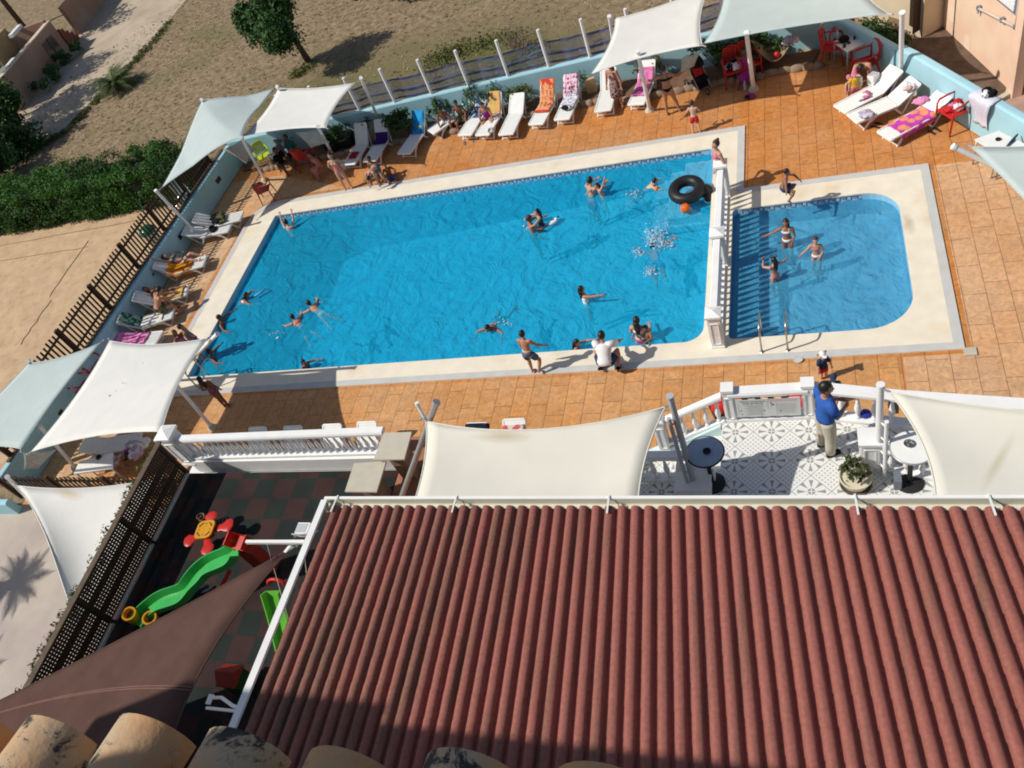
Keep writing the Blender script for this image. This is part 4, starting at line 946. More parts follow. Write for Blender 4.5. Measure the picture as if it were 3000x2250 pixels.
# fixing plates of the brown sail
p=P(626,2045,5.55); t=thing('sail_bracket','white triangular bracket holding the brown sail to the roof edge','bracket',p)
q=P(700,2075,5.8)-p
obj('plate',MB().box((-.05,-.02,0),(.07,.12,.02)),M['white'],t); obj('arm',MB().tube([(0,0,.01),(.13,.01,.02),q*.75,q],.022,8).tube([(-.06,-.12,-.02),q+V(0,-.03,-.02)],.02,8),M['white'],t,smooth=True,auto=40)
p=P(851,1602,5.34); obj('sail_plate',MB().add([(-.07,-.09,0),(-.03,-.10,0),(.07,.08,.02),(.03,.1,.02),(-.07,-.09,.02),(-.03,-.10,.02),(.07,.08,.04),(.03,.1,.04)],[[3,2,1,0],[4,5,6,7],[0,1,5,4],[1,2,6,5],[2,3,7,6],[3,0,4,7]]),M['white'],label='small white plate at the upper tip of the brown sail',cat='plate').location=p
# seam of the brown sail lies on the cloth
EL0=R(46)
# ================================================================ vegetation
def tree(label,cat,base,trunk,crown,n,size,m,rng,name='tree',clumps=30,cr=.38):
    """trunk: list of (offset, radius); crown: list of (offset, radii)"""
    t=thing(name,label,cat,base); pts=[Vector(p) for p,_ in trunk]
    mb=MB().tube(pts,[r for _,r in trunk],9)
    for c,r in crown:
        c=Vector(c)
        for _ in range(5):
            e=c+V(rng.uniform(-.6,.6)*r[0],rng.uniform(-.6,.6)*r[1],rng.uniform(-.4,.5)*r[2]); s=pts[-1].lerp(pts[-2],rng.random()*.5)
            mb.tube([s,s.lerp(e,.5)+V(0,0,.08),e],[trunk[-1][1]*.8,trunk[-1][1]*.45,.012],6)
    obj('trunk',mb,M['bark'],t,smooth=True)
    cb=MB()
    for c,r in crown: cloud(cb,c,r,clumps,n,size,0,rng,cr)
    obj('crown',cb,m,t); return t
rg=random.Random(4)
b=P(903,178,GZ)
tp=P(840,80,GZ+2.2)-b
tree('leafy green fig tree with a leaning trunk on the dry field','tree',b,[((0,0,-.1),.17),((tp.x*.3,tp.y*.3,.75),.13),((tp.x*.75,tp.y*.75,1.6),.11),((tp.x,tp.y,2.2),.09)],
     [(P(790,20,GZ+2.9)-b,(1.35,1.3,1.25)),(P(805,95,GZ+2.3)-b,(1.25,1.2,1.0)),(P(735,60,GZ+2.6)-b,(.75,.8,.8))],4200,.075,M['leafd'],rg,clumps=44)
# weeds at the foot of the tree
wb_=MB(); 
for (px,py,k,s) in ((890,205,500,.9),(870,222,300,.5),(1300,175,700,1.4),(1330,150,500,1.2),(1420,130,600,1.5),(1500,110,350,1.0),(1560,155,250,.8),(1230,70,0,0)):
    q=P(px,py,GZ)
    if k: leaves(wb_,q+V(0,0,.05),(s,s*.7,.22),k,.055,0,.1,rng=rg)
o=obj('field_weeds',wb_,M['leafo']); tag(o,kind='stuff')
db=MB()
for k in range(60):
    q=P(rg.gauss(1520,22),rg.gauss(140,7),GZ); db.tube([q,q+V(rg.uniform(-.35,.35),rg.uniform(-.35,.35),rg.uniform(.3,.9))],.012,4)
tag(obj('dead_branches',db,mat('dry_twigs',(.30,.24,.17),.9),label='bundle of dry bare branches lying behind the netting fence',cat='branches',recenter=True))
def tufts():
    m=mat('dry_straw',(.40,.31,.18),.95,.35,.8,col2=(.16,.12,.06),c2s=1.1,c2lo=.42,c2hi=.6); g_=MB(); r_=random.Random(77); k=0
    while k<9000:
        x=r_.uniform(-48,-1); y=r_.uniform(23.9,46)
        if y<26 and x>-20.5 and y<24.6: continue
        if y<24.6 and x<-21: continue
        q=V(x,y,GZ)
        if (x+33)*.62+(y-34)*-.35<-4.5 and x<-30: continue
        s=r_.uniform(.05,.13); 
        for _ in range(3):
            a=r_.random()*6.28; d=V(math.cos(a),math.sin(a),0); e=q+d*s*r_.uniform(.5,1.3)+V(0,0,s*r_.uniform(.25,.9)); w=V(-d.y,d.x,0)*s*.22; g_.add([q-w,q+w,e],[[0,1,2]])
        k+=1
    return tag(obj('dry_grass',g_,m),kind='stuff')
tufts()
# rough dark grass along the field side of the road
rb__=MB(); rd=[P(500,60,GZ),P(420,155,GZ),P(335,238,GZ),P(262,315,GZ),P(185,392,GZ),P(70,455,GZ)]
for i in range(320):
    t_=rg.random()*5; k=min(4,int(t_)); q=rd[k].lerp(rd[k+1],t_-k); leaves(rb__,q+V(rg.gauss(.1,.16),rg.gauss(-.05,.16),.06),(.22,.22,.12),16,.05,0,.1,rng=rg)
tag(obj('roadside_grass',rb__,M['leafo']),kind='stuff')
# shadow-casting scrub on the far field edge
cb=MB()
for px,py in ((1050,-12),(1010,-18),(1180,-14),(1235,-10),(880,-25)): cloud(cb,P(px,py,GZ+.1),(.9,.5,.55),6,160,.09,0,rg)
tag(obj('field_scrub',cb,M['leafd'],label='dark low scrub at the top edge of the dry field',cat='scrub',recenter=True))
# hedge
hx0_,hx1_=-42,-22.2; hb=MB(); n=0
def hedge_front(x): return 21.75+.02*(x+32)
for i in range(680):
    x=rg.uniform(hx0_,hx1_); f=rg.random(); y=hedge_front(x)+.15+2.1*f; z=GZ+rg.choice((1.5,1.5,1.45,1.4,1.0,.6,.25))
    if z<GZ+1.3: y=hedge_front(x)+rg.uniform(0,.25)
    elif rg.random()<.3: y=hedge_front(x)+rg.uniform(.05,.5)
    leaves(hb,(x,y,z),(.42,.36,.34),130,.048,0,.15,rng=rg)
ht=thing('hedge','long thick green hedge running along the sand court towards the left frame edge','hedge',(-32,22.8,GZ))
for v in hb.v: v-=V(-32,22.8,GZ)
obj('foliage',hb,M['leafh'],ht)
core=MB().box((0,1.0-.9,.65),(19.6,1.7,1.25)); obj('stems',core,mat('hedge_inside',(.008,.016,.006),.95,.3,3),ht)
# palms
def palm(label,base,trunk_h,n,L,m,rng,name='palm',lean=0):
    t=thing(name,label,'palm',base)
    obj('trunk',MB().tube([(0,0,-.1),(lean*.5,0,trunk_h*.5),(lean,0,trunk_h)],[.2,.17,.19],9),M['bark'],t,smooth=True)
    fb=MB(); top=V(lean,0,trunk_h)
    for i in range(n):
        az=2*math.pi*i/n*2.4+rng.uniform(-.2,.2); el=rng.uniform(.15,1.25); l=L*rng.uniform(.8,1.1); d=V(math.cos(az),math.sin(az),0)
        pts=[top+d*(l*s*math.cos(el*(1-.55*s)))+V(0,0,l*s*math.sin(el)-.55*l*s*s) for s in (0,.2,.4,.6,.8,1)]
        fb.tube(pts,[.022,.018,.014,.011,.008,.004],4)
        for k in range(1,26):
            s=k/26; q=s*5; j=min(int(q),4); p=pts[j].lerp(pts[j+1],q-j); tg=(pts[j+1]-pts[j]).normalized(); sd=tg.cross(V(0,0,1)).normalized(); w=.36*math.sin(math.pi*min(1,.15+.9*s))*L/1.6
            for sg in (-1,1):
                e=p+(sd*sg*.8+tg*.75-V(0,0,.18))*w; c_=tg*.02; fb.add([p-c_,p+c_,e],[[0,1,2]])
    obj('fronds',fb,m,t); return t
M['palmleaf']=mat('palm_frond',(.10,.135,.04),.6,.3,3,trans=.2)
palm('small bushy palm beside the dirt road at the upper left',P(350,262,GZ),.30,58,1.6,M['palmleaf'],random.Random(2))
palm('tall palm outside the left frame edge that throws a spiky shadow on the pavement',(-22.9,4.9,GZ),3.2,26,1.25,M['palmleaf'],random.Random(7))
palm('tall palm outside the left frame edge that throws the lower spiky shadow',(-22.2,2.7,GZ),2.6,20,1.2,M['palmleaf'],random.Random(8))
# dark evergreen at the left edge and scrub along the house wall
b=P(-25,345,1.7); b.z=GZ
tree('big dark evergreen tree at the left frame edge above the hedge','tree',b,[((0,0,0),.25),((0,0,1.2),.2),((0,0,2.2),.12)],[((0,0,1.9),(1.8,1.8,1.6)),((.2,-.2,.5),(1.7,1.7,.9)),((.5,-2.6,1.2),(1.8,1.7,1.4)),((-.2,1.3,2.2),(1.0,1.0,1.1))],2600,.10,M['leafd'],random.Random(5),clumps=40)
# ================================================================ house at the upper left
hA=P(100,283,GZ); hB=P(232,112,GZ); hd_=(hB-hA); hL=hd_.length; hd_.normalize(); hn=V(-hd_.y,hd_.x,0); hn=hn if hn.x<0 else -hn
hh=(vert_z((160,205),GZ,(97,100))-GZ)*.86
hs=thing('house','pinkish rendered house with a grey green roof terrace at the upper left corner','house',hA,math.atan2(hd_.y,hd_.x))
sg=1 if (Matrix.Rotation(math.atan2(hd_.y,hd_.x),3,'Z')@V(0,1,0)).dot(hn)>0 else -1
def hp(x,y,z): return (x,y*sg,z)
def hbox(mb,x0,x1,y0,y1,z0,z1):
    ya,yb=sorted((y0*sg,y1*sg)); return mb.box(((x0+x1)/2,(ya+yb)/2,(z0+z1)/2),(x1-x0,yb-ya,z1-z0))
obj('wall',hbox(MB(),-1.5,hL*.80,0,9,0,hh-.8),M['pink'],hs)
par=MB(); hbox(par,-1.5,hL*.80,-.02,.22,hh-.8,hh); hbox(par,hL*.80-.25,hL*.80,.221,3,hh-.79,hh+.2); obj('parapet',par,M['pink'],hs)
obj('parapet_cap',hbox(MB(),-1.5,hL*.8,-.06,.26,hh,hh+.06),mat('pale_cap',(.62,.50,.38),.8),hs)
obj('roof_terrace',hbox(MB(),-1.45,hL*.78,.24,8.9,hh-.8,hh-.77),M['slate'],hs)
ub=MB(); hbox(ub,hL*.47,hL*.8,2.9,4.2,hh-.76,hh+.5); obj('inner_wall',ub,mat('ochre_render',(.34,.25,.13),.85),hs)
obj('white_coping',hbox(MB(),hL*.62,hL*.8+.05,1.8,2.1,hh+.2,hh+.38),M['white'],hs)
obj('roof',hbox(MB(),-.5,hL*.62,4.3,9.5,hh-.7,hh+.5),M['lead'],hs)
obj('window',hbox(MB(),hL*.50,hL*.70,-.03,.02,.25,1.35),M['glass'],hs)
wbx=MB(); hbox(wbx,hL*.595,hL*.61,-.06,-.031,.2,1.4); obj('window_bar',wbx,M['woodg'],hs)
for k,(x,y) in enumerate(((.3,.7),(1.2,1.0),(2.1,1.5))): obj('roof_seat',hbox(MB(),x,x+.9,y,y+.45,hh-.76,hh-.45),M['plastic'],hs)
stb=MB()
for k in range(4): hbox(stb,hL*.83+.28*k,hL*.83+.28*k+.279,-.1,1.6,0,1.1-.26*k)
obj('steps',stb,M['rust'],hs); obj('ramp_wall',hbox(MB(),hL*.805,hL*.83-.01,-.1,6,0,hh-.6),M['rust'],hs)
obj('side_slope',MB().add([hp(hL*.83,1.65,1.1),hp(hL*1.12,1.65,.2),hp(hL*1.12,8,.6),hp(hL*.83,8,2.3)],[[0,1,2,3]] if sg>0 else [[3,2,1,0]]),M['rust'],hs)
w2=wallrun('garden_wall',[P(238,100,GZ).to_tuple()[:2],P(300,20,GZ).to_tuple()[:2],P(330,-60,GZ).to_tuple()[:2]],1.5,.25,'shaded pinkish garden wall beyond the rust red steps',M['pink'],z0=GZ)
b=P(165,205,GZ); cb=MB()
for px,py,r,k in ((150,215,.75,600),(185,165,.7,600),(215,140,.5,400),(120,250,.6,400)): cloud(cb,P(px,py,GZ+.45),(r*1.2,r,r*.8),8,k,.07,0,rg)
tag(obj('wall_shrubs',cb,M['leafd'],label='dark shrubs growing along the foot of the pinkish house wall',cat='shrubs',recenter=True))
# unseen trees added left and above the frame to shade the road
labs=['unseen tree added to shade the road, first from the hedge','unseen tree added to shade the road, second from the hedge','unseen tree added to shade the road, third from the hedge','unseen tree added to shade the road, fourth from the hedge','unseen tree added to shade the road, fifth from the hedge','unseen tree added to shade the road, sixth from the hedge']
k=0
for (px,py,hgt,r) in ((60,400,6.5,2.4),(145,350,6.5,2.3),(200,285,6.5,2.1),(235,205,6.5,2.0),(290,70,6.5,2.4),(330,-20,7,2.5)):
    q=P(px,py,GZ); d=hgt/math.tan(EL0); q=V(q.x-d*math.cos(R(20)),q.y-d*math.sin(R(20)),GZ)
    tree(labs[k],'tree',q,[((0,0,0),.2),((0,0,hgt*.4),.16),((0,0,hgt*.75),.1)],[((0,0,hgt),(r,r,r*.9))],1700,.15,M['leafd'],random.Random(30+k),clumps=22); k+=1
# ================================================================ building at the upper right
bA=P(2712,30,GZ); bB=P(2962,268,GZ); bd=(bA-bB); bd.normalize(); bn=V(bd.y,-bd.x,0); bn=bn if bn.x>0 else -bn   # into the building
rb=thing('block_of_flats','peach rendered building with pipes and a shuttered window at the upper right','building',bB,0)
C0=V(0,0,0); far=bd*9; 
BH=9
wbm=MB().prism([tuple((C0).xy),tuple((far).xy),tuple((far+bn*6).xy),tuple((C0+bn*6).xy)] if True else [],0,BH)
obj('wall',wbm,M['peach'],rb)
pil=MB(); u=-bd; 
pil.obox(u*.16-bn*.02+V(0,0,BH/2),u*.155,bn*.12,V(0,0,BH/2)); pil.obox(u*.46+bn*.4+V(0,0,BH/2),u*.14,bn*.12,V(0,0,BH/2)); obj('pilaster',pil,M['peach'],rb)
def onwall(px,py,off=.0): return onplane(px,py,bB-bn*off,bn)-bB
pm=mat('pipe_peach_white',(.62,.52,.45),.5,.05,4)
q0=onwall(2866,24,.08); q1=onwall(2974,79,.08); q2=onwall(2988,-10,.08)
obj('pipe',MB().tube([q0+V(0,0,-.14),q0,q0.lerp(q1,.5),q1,q1.lerp(q2,.5),q2],.032,8),pm,rb,smooth=True,auto=50)
for q in (q0,q0.lerp(q1,.65),q1): obj('pipe_clip',MB().obox(q+bn*.03,bd*.05,bn*.06,V(0,0,.05)),M['grey'],rb)
obj('cable',MB().tube([onwall(2802,-30,.02),onwall(2795,60,.02),onwall(2790,130,.02),onwall(2787,160,.02)],.014,5),M['grey'],rb)
a=onwall(2915,0,.04); b2=onwall(2972,27,.04); shb=MB()
wd=V((b2-a).x,(b2-a).y,0); wl=wd.length; wd.normalize(); zb=(a.z+b2.z)/2
for k in range(12): shb.obox(b2-wd*wl*.5+V(0,0,zb-b2.z+.06+.105*k)-bn*.0,wd*wl*.5,bn*.02,V(0,0,.04))
obj('shutter',shb,M['white'],rb); obj('window',MB().obox(b2-wd*wl*.45+V(0,0,zb-b2.z+.62)+bn*.03,wd*wl*.58,bn*.02,V(0,0,.68)),M['grey'],rb)
pmt=mat('paler_patch',(.84,.64,.48),.9,.05,3)
for px,py,w_,h_ in ((2786,40,.2,.2),(2832,128,.16,.22)): obj('plaster_patch',MB().obox(onwall(px,py,.003),bd*w_,bn*.002,V(0,0,h_)),pmt,rb)
cA=P(2702,112,GZ); cB=P(2545,62,GZ); cd=(cB-cA).normalized(); cn=V(-cd.y,cd.x,0); cn=cn if cn.y>0 else -cn
lw=thing('annex_wall','cream annex wall with a dark wooden gate beside the peach building','wall',cA)
obj('wall',MB().prism([(0,0),tuple((cd*5).xy),tuple((cd*5+cn*1.2).xy),tuple((cn*1.2-cd*.1).xy)],0,2.6) if (cd.cross(cn)).z>0 else MB().prism([(0,0),tuple((cn*1.2-cd*.1).xy),tuple((cd*5+cn*1.2).xy),tuple((cd*5).xy)],0,2.6),mat('cream_render',(.64,.52,.37),.9,.08,1.5),lw)
qa=onplane(2681,22,cA,cn)-cA; obj('gate',MB().obox(qa-cn*.03,cd*.13,cn*.03,V(0,0,.55)),M['wood'],lw)
qa=onplane(2697,35,cA,cn)-cA; obj('gate_wing',MB().obox(qa-cn*.12,V(.03,.03,0),cn*.12,V(0,0,.55)),M['wood'],lw)
qa=onplane(2625,70,cA,cn)-cA; obj('patch',MB().obox(qa-cn*.003,cd*.28,cn*.003,V(0,0,.17)),mat('brown_patch',(.28,.18,.10),.9),lw)
pth=[P(2960,268,GZ),P(2900,300,GZ),P(3050,420,GZ),P(3300,420,GZ),P(3200,220,GZ),P(2975,262,GZ)]
sheet('back_pavement',[p for p in pth],GZ+.016,mat('pinkish_paving',(.40,.26,.20),.9,.15,3))
kr=MB().bar(P(2962,272,GZ+.06),P(2905,305,GZ+.06),.14,.12); tag(obj('kerb',kr,M['pier'],label='short pale kerb running from the peach building to the blue wall',cat='kerb',recenter=True))
cb=MB(); r2=random.Random(12)
for px,py,r in ((2560,72,.45),(2585,92,.5),(2610,112,.5),(2632,128,.45),(2600,84,.4),(2655,150,.35),(2680,165,.32),(2705,180,.28),(2730,192,.25),(2545,62,.4),(2640,100,.3)):
    leaves(cb,P(px,py,GZ+.5)-V(0,0,.15),(r,r,r*.8),260,.055,0,.2,rng=r2)
tag(obj('ivy',cb,M['leaf'],label='green leafy creeper between the blue wall corner and the cream annex',cat='creeper',recenter=True))
sheet('back_soil',[P(2500,30,GZ),P(2480,0,GZ),P(2720,20,GZ),P(2950,262,GZ),P(2890,300,GZ),P(2700,175,GZ)],GZ+.006,mat('dark_litter_soil',(.13,.085,.06),.95,.35,5,.4,20))
# ================================================================ plants in beds and pots
def bush(label,base,r,h,m,n,size,cat='shrub',name='shrub',rng=None,spiky=0):
    r*=1.2; h*=1.2; n=int(n*1.3); rng=rng or random.Random(int(base[0]*91)); t=thing(name,label,cat,base); cb=MB(); st=MB()
    for _ in range(9):
        a=rng.random()*6.28; q=rng.random(); e=V(math.cos(a)*r*q,math.sin(a)*r*q,h*rng.uniform(.5,1)); st.tube([(0,0,0),e*.5+V(0,0,.03),e],[.012,.009,.004],4); leaves(cb,e,(r*.42,r*.42,h*.3),int(n/9),size,0,.15,rng=rng)
        if spiky:
            for k in range(8): d=V(rng.gauss(0,1),rng.gauss(0,1),rng.random()*1.2).normalized()*spiky; s=d.cross(V(0,0,1)).normalized()*.012; cb.add([e-s,e+s,e+d],[[0,1,2]])
    obj('stems',st,M['bark'],t); obj('leaves',cb,m,t); return t
def bedP(px,py,z=.08):
    q=P(px,py,z); q.y=min(q.y,wall_y(max(-20,min(.4,q.x)))-.38); return q
bush('green leafy shrub in the bed left of the blue towel lounger',bedP(1215,345),.62,.75,M['leaf'],950,.06,spiky=.22)
bush('dark round shrub behind the seated boys',bedP(1310,338),.32,.6,M['leafd'],450,.05)
bush('grey green strappy shrub behind the yellow towel lounger',bedP(1432,295),.65,.75,M['leafg'],500,.05,spiky=.45)
bush('olive brown shrub between the white lounger and the lettered towel',bedP(1545,280),.42,.55,M['leafo'],500,.045,spiky=.25)
bush('thin grey green shrub behind the floral towel lounger',bedP(1700,228),.5,.45,M['leafg'],260,.04,spiky=.3)
bush('green tufted plant behind the standing woman, beside the pole',bedP(1925,185),.5,.5,M['leafo'],400,.05,spiky=.35)
bush('dark shrub in the bed behind the stroller',bedP(2105,125),.6,.7,M['leafd'],600,.06)
bush('dark leafy shrub in the shade left of the hammock',bedP(2185,118),.6,.8,M['leafd'],700,.06)
bush('small green plant above the red ball in the hammock',bedP(2280,98),.35,.5,M['leaf'],300,.05)
def potted(label,base,r,h,pm,lr,lh,lm,n,rng,size=.045):
    t=thing('potted_plant',label,'potted plant',base)
    pr=[(r*.68,0),(r*.9,h*.5),(r,h*.92),(r*1.05,h*.94),(r*1.05,h),(r*.9,h),(r*.86,h*.88),(0,h*.86)]
    obj('pot',MB().lathe(pr,n=18),pm,t,smooth=True,auto=40); cb=MB()
    for _ in range(14): 
        a=rng.random()*6.28; q=rng.random()**.5*lr*.7; leaves(cb,(math.cos(a)*q,math.sin(a)*q,h+lh*rng.uniform(.2,.8)),(lr*.4,lr*.4,lh*.35),int(n/14),size,0,.1,rng=rng)
    obj('leaves',cb,lm,t); return t
potted('round black pot with a dark plant nearest the standing woman',bedP(1004,398,0),.46,.42,M['black'],.38,.3,M['leafd'],420,random.Random(1))
potted('dark pot with a bushy green plant behind the two grey loungers',bedP(1060,352,0),.36,.45,M['black'],.46,.5,M['leaf'],520,random.Random(2),.05)
potted('black round pot with dark leaves left of the blue towel lounger',bedP(1124,342,.02),.33,.55,M['tanbark'],.33,.3,M['black'],200,random.Random(3))
po=P(2507,1418,T)
def fluted():
    mb=MB(); n=48; prof=[(.15,0),(.165,.03),(.20,.12),(.225,.2),(.235,.215),(.235,.235),(.215,.235),(.2,.2),(0,.195)]
    for r,z in prof:
        for j in range(n):
            a=2*math.pi*j/n; rr=r*(1-(.035 if (j%2 and z<.21 and r>.1) else 0)); mb.v.append(V(rr*math.cos(a),rr*math.sin(a),z))
    for i in range(len(prof)-1):
        for j in range(n): mb.f.append([i*n+j,i*n+(j+1)%n,(i+1)*n+(j+1)%n,(i+1)*n+j]); mb.m.append(0)
    mb.f.append(list(range(n))[::-1]); mb.m.append(0); return mb
t=thing('potted_plant','cream fluted planter with a bushy green plant on the patterned terrace','potted plant',po)
obj('planter',fluted(),M['cream'],t,smooth=True,auto=30); obj('saucer',MB().lathe([(0,-.0),(.20,0),(.225,.03),(.205,.03),(.195,.012),(0,.012)],n=28),mat('brown_saucer',(.10,.07,.05),.6),t,smooth=True,auto=40)
cb=MB(); r3=random.Random(33)
for _ in range(34): a=r3.random()*6.28; q=r3.random()**.5*.22; leaves(cb,(math.cos(a)*q*.85,math.sin(a)*q*.85,.33+.30*r3.random()*(1-q)),(.07,.07,.075),30,.024,0,.1,rng=r3)
obj('leaves',cb,mat('mixed_leaf',(.06,.10,.025),.5,.5,14,trans=.15,col2=(.12,.10,.05),c2s=14),t)
# stone balls of the back wall (round pots in the shade)
for k,(px,py,lab) in enumerate(((2378,96,'round tan clay pot in the shade, nearer the hammock'),(2410,82,'round tan clay pot in the shade, nearer the red chair'),(2240,128,'round tan clay pot behind the hammock'))):
    o=obj('clay_pot',MB().lathe([(.12,0),(.26,.1),(.30,.25),(.27,.40),(.2,.46),(.23,.5),(.19,.5),(.17,.44),(0,.42)],n=18),M['tanbark'],smooth=True,auto=50,label=lab,cat='pot'); q=P(px,py,.25); o.location=(q.x,q.y,0)
# ================================================================ people
SK={'a':(.42,.20,.125),'b':(.50,.27,.18),'c':(.30,.135,.08),'d':(.20,.085,.05),'p':(.58,.36,.26)}
for k,c in SK.items(): M['skin_'+k]=mat('skin_'+k,c,.5,.08,9,spec=.35)
M['hair']=mat('dark_hair',(.014,.010,.008),.45,.3,20,spec=.4); M['hairb']=mat('brown_hair',(.06,.03,.014),.5,.3,20); M['hairy']=mat('blond_hair',(.42,.27,.11),.5,.3,20)
M['lip']=mat('lips',(.30,.08,.06),.4,0)
def cloth(n,c,c2=None,s=9): return mat(n,c,.85,.12,14,.15,90,spec=.1,col2=c2,c2s=s,c2lo=.5,c2hi=.54)
CL={'navy':cloth('navy_cloth',(.03,.05,.11)),'black':cloth('black_cloth',(.012,.012,.014)),'white':cloth('white_cloth',(.78,.77,.78)),'red':cloth('red_cloth',(.55,.03,.03)),'pink':cloth('pink_cloth',(.62,.16,.30)),
 'purple':cloth('purple_cloth',(.30,.03,.22)),'blue':cloth('blue_cloth',(.05,.16,.50)),'royal':cloth('royal_blue_shirt',(.035,.11,.40)),'beige':cloth('beige_trousers',(.50,.45,.37)),'grey':cloth('grey_blue_trunks',(.10,.14,.22),(.05,.07,.12),14),
 'floral':cloth('flower_print',(.35,.22,.20),(.05,.03,.035),16),'coral':cloth('coral_cloth',(.62,.20,.17)),'teal':cloth('teal_cloth',(.02,.14,.13)),'yellow':cloth('yellow_cloth',(.65,.40,.05)),'lav':cloth('lavender_cloth',(.42,.36,.50),(.6,.55,.62),7),'orange':cloth('orange_cloth',(.70,.24,.03)),'camo':cloth('camouflage_cloth',(.13,.13,.07),(.04,.035,.02),12),'stripe':cloth('striped_trunks',(.45,.40,.40),(.10,.15,.10),12)}
TODO=[]
def nrm(v): v=Vector(v); return v.normalized()
def person(label,anchor,at,yaw,h,up=(0,0,1),ua=None,fa=None,th=None,sh=None,skin='a',hair='hair',style='short',wear=(),fem=0,hup=None,hyaw=0,hs=1.0,face=1,group=None,z0=None,fat=1.0):
    """ua/fa/th/sh = (left,right) directions in body axes (x right, y forward, z up)"""
    ua=ua or ((-.28,.0,-1),(.28,.0,-1)); fa=fa or ((-.12,.25,-1),(.12,.25,-1)); th=th or ((-.07,.03,-1),(.07,.03,-1)); sh=sh or ((-.03,-.06,-1),(.03,-.06,-1))
    u=nrm(up); r=V(1,0,0); r=(r-u*r.dot(u)).normalized(); f=u.cross(r)
    def T_(x,y,z): return (r*x+f*y+u*z)*h
    hd=nrm(hup) if hup else u
    neck=T_(0,0,.285); head=neck+u*.035*h+hd*.075*h*hs
    j={}
    for s,k in ((-1,0),(1,1)):
        S0=T_(.098*s,-.004,.262); E_=S0+nrm(ua[k])*.165*h; W=E_+nrm(fa[k])*.145*h; Hn=W+nrm(fa[k])*.05*h
        H0=T_(.046*s,0,-.015); K=H0+nrm(th[k])*.245*h; A=K+nrm(sh[k])*.235*h
        sd_=nrm(sh[k]); fw=V(0,1,0); fw=(fw-sd_*fw.dot(sd_)); fw=fw.normalized() if fw.length>.15 else V(0,0,1)
        toe=A+fw*.085*h+sd_*.028*h; heel=A-fw*.025*h+sd_*.026*h
        j[k]=(S0,E_,W,Hn,H0,K,A,heel,toe)
    b=MB(); fr=fat*h
    b.tube([T_(0,0,-.055),T_(0,0,-.03),T_(0,.0,.025),T_(0,.003,.085),T_(0,.004,.15),T_(0,.0,.215),T_(0,-.004,.262),T_(0,-.004,.283)],
        [(.045*fr,.04*fr),(.078*fr,.056*fr),(.086*fr*(1.05 if fem else 1),.06*fr),(.068*fr,.05*fr),(.077*fr,.054*fr),(.09*fr,.056*fr),(.085*fr,.048*fr),(.045*fr,.036*fr)],14,ref=tuple(r))
    b.tube([T_(0,-.004,.26),neck+u*.02*h,head-hd*.03*h],[.034*h,.029*h,.028*h],10)
    hr=hd; hx=(r-hr*r.dot(hr)).normalized(); hx=Matrix.Rotation(R(hyaw),3,hr)@hx; hy=hr.cross(hx)
    HM=Matrix((hx,hy,hr)).transposed(); hh=h*hs
    b.ell(head,(.047*hh,.056*hh,.066*hh),0,14,10,HM)
    b.ell(head+HM@V(0,.022,-.03)*hh,(.034*hh,.034*hh,.036*hh),0,10,7,HM)
    b.tube([head+HM@V(0,.052,.008)*hh,head+HM@V(0,.068,-.014)*hh,head+HM@V(0,.055,-.018)*hh],[.006*hh,.010*hh,.008*hh],6)
    for s in (-1,1): b.ell(head+HM@V(.048*s,-.004,-.005)*hh,(.008*hh,.013*hh,.018*hh),0,6,5,HM)
    if fem:
        for s in (-1,1): b.ell(T_(.042*s,.045,.195),(.036*h,.03*h,.034*h),0,8,6)
    for k,s in ((0,-1),(1,1)):
        S0,E_,W,Hn,H0,K,A,heel,toe=j[k]
        b.tube([T_(.07*s,-.004,.256),S0,S0.lerp(E_,.4),E_,E_.lerp(W,.3),W],[.036*fr,.036*fr,.031*fr,.0245*fr,.0255*fr,.0165*h],10)
        pd=(Hn-W).normalized(); b.tube([W-pd*.008*h,W+pd*.025*h,Hn],[(.017*h,.012*h),(.024*h,.012*h),(.021*h,.010*h)],8)
        b.tube([H0+V(0,0,0)*h,H0.lerp(K,.12),H0.lerp(K,.5),K,K.lerp(A,.3),K.lerp(A,.7),A],[.052*fr,.056*fr,.047*fr,.034*fr,.036*fr,.026*fr,.020*h],10)
        b.tube([heel,A+(toe-heel)*.1,toe.lerp(heel,.25),toe],[.019*h,.026*h,(.028*h,.018*h),(.024*h,.012*h)],8)
    # transform into the world
    rz=Matrix.Rotation(yaw if abs(yaw)<7 and False else R(yaw),3,'Z')
    if anchor=='feet': an=(j[0][8]+j[0][7]+j[1][8]+j[1][7])/4; an=V(an.x,an.y,min(min(q[8].z,q[7].z) for q in j.values())-.012*h)
    elif anchor=='head': an=head
    elif anchor=='pelvis': an=V(0,0,0)
    else: an=T_(0,0,.2)
    at=Vector(at); org=at-rz@an
    root=bpy.data.objects.new('person',b.mesh('person',[M['skin_'+skin],M['black'],M['lip']],True)); COL.objects.link(root); root.location=org; root.rotation_euler=(0,0,R(yaw)); tag(root,label,'person',group)
    m=root.modifiers.new('r','REMESH'); m.mode='VOXEL'; m.voxel_size=.0105*h if h<1.3 else .0095*h
    m=root.modifiers.new('s','SMOOTH'); m.factor=.5; m.iterations=3
    ex=MB()
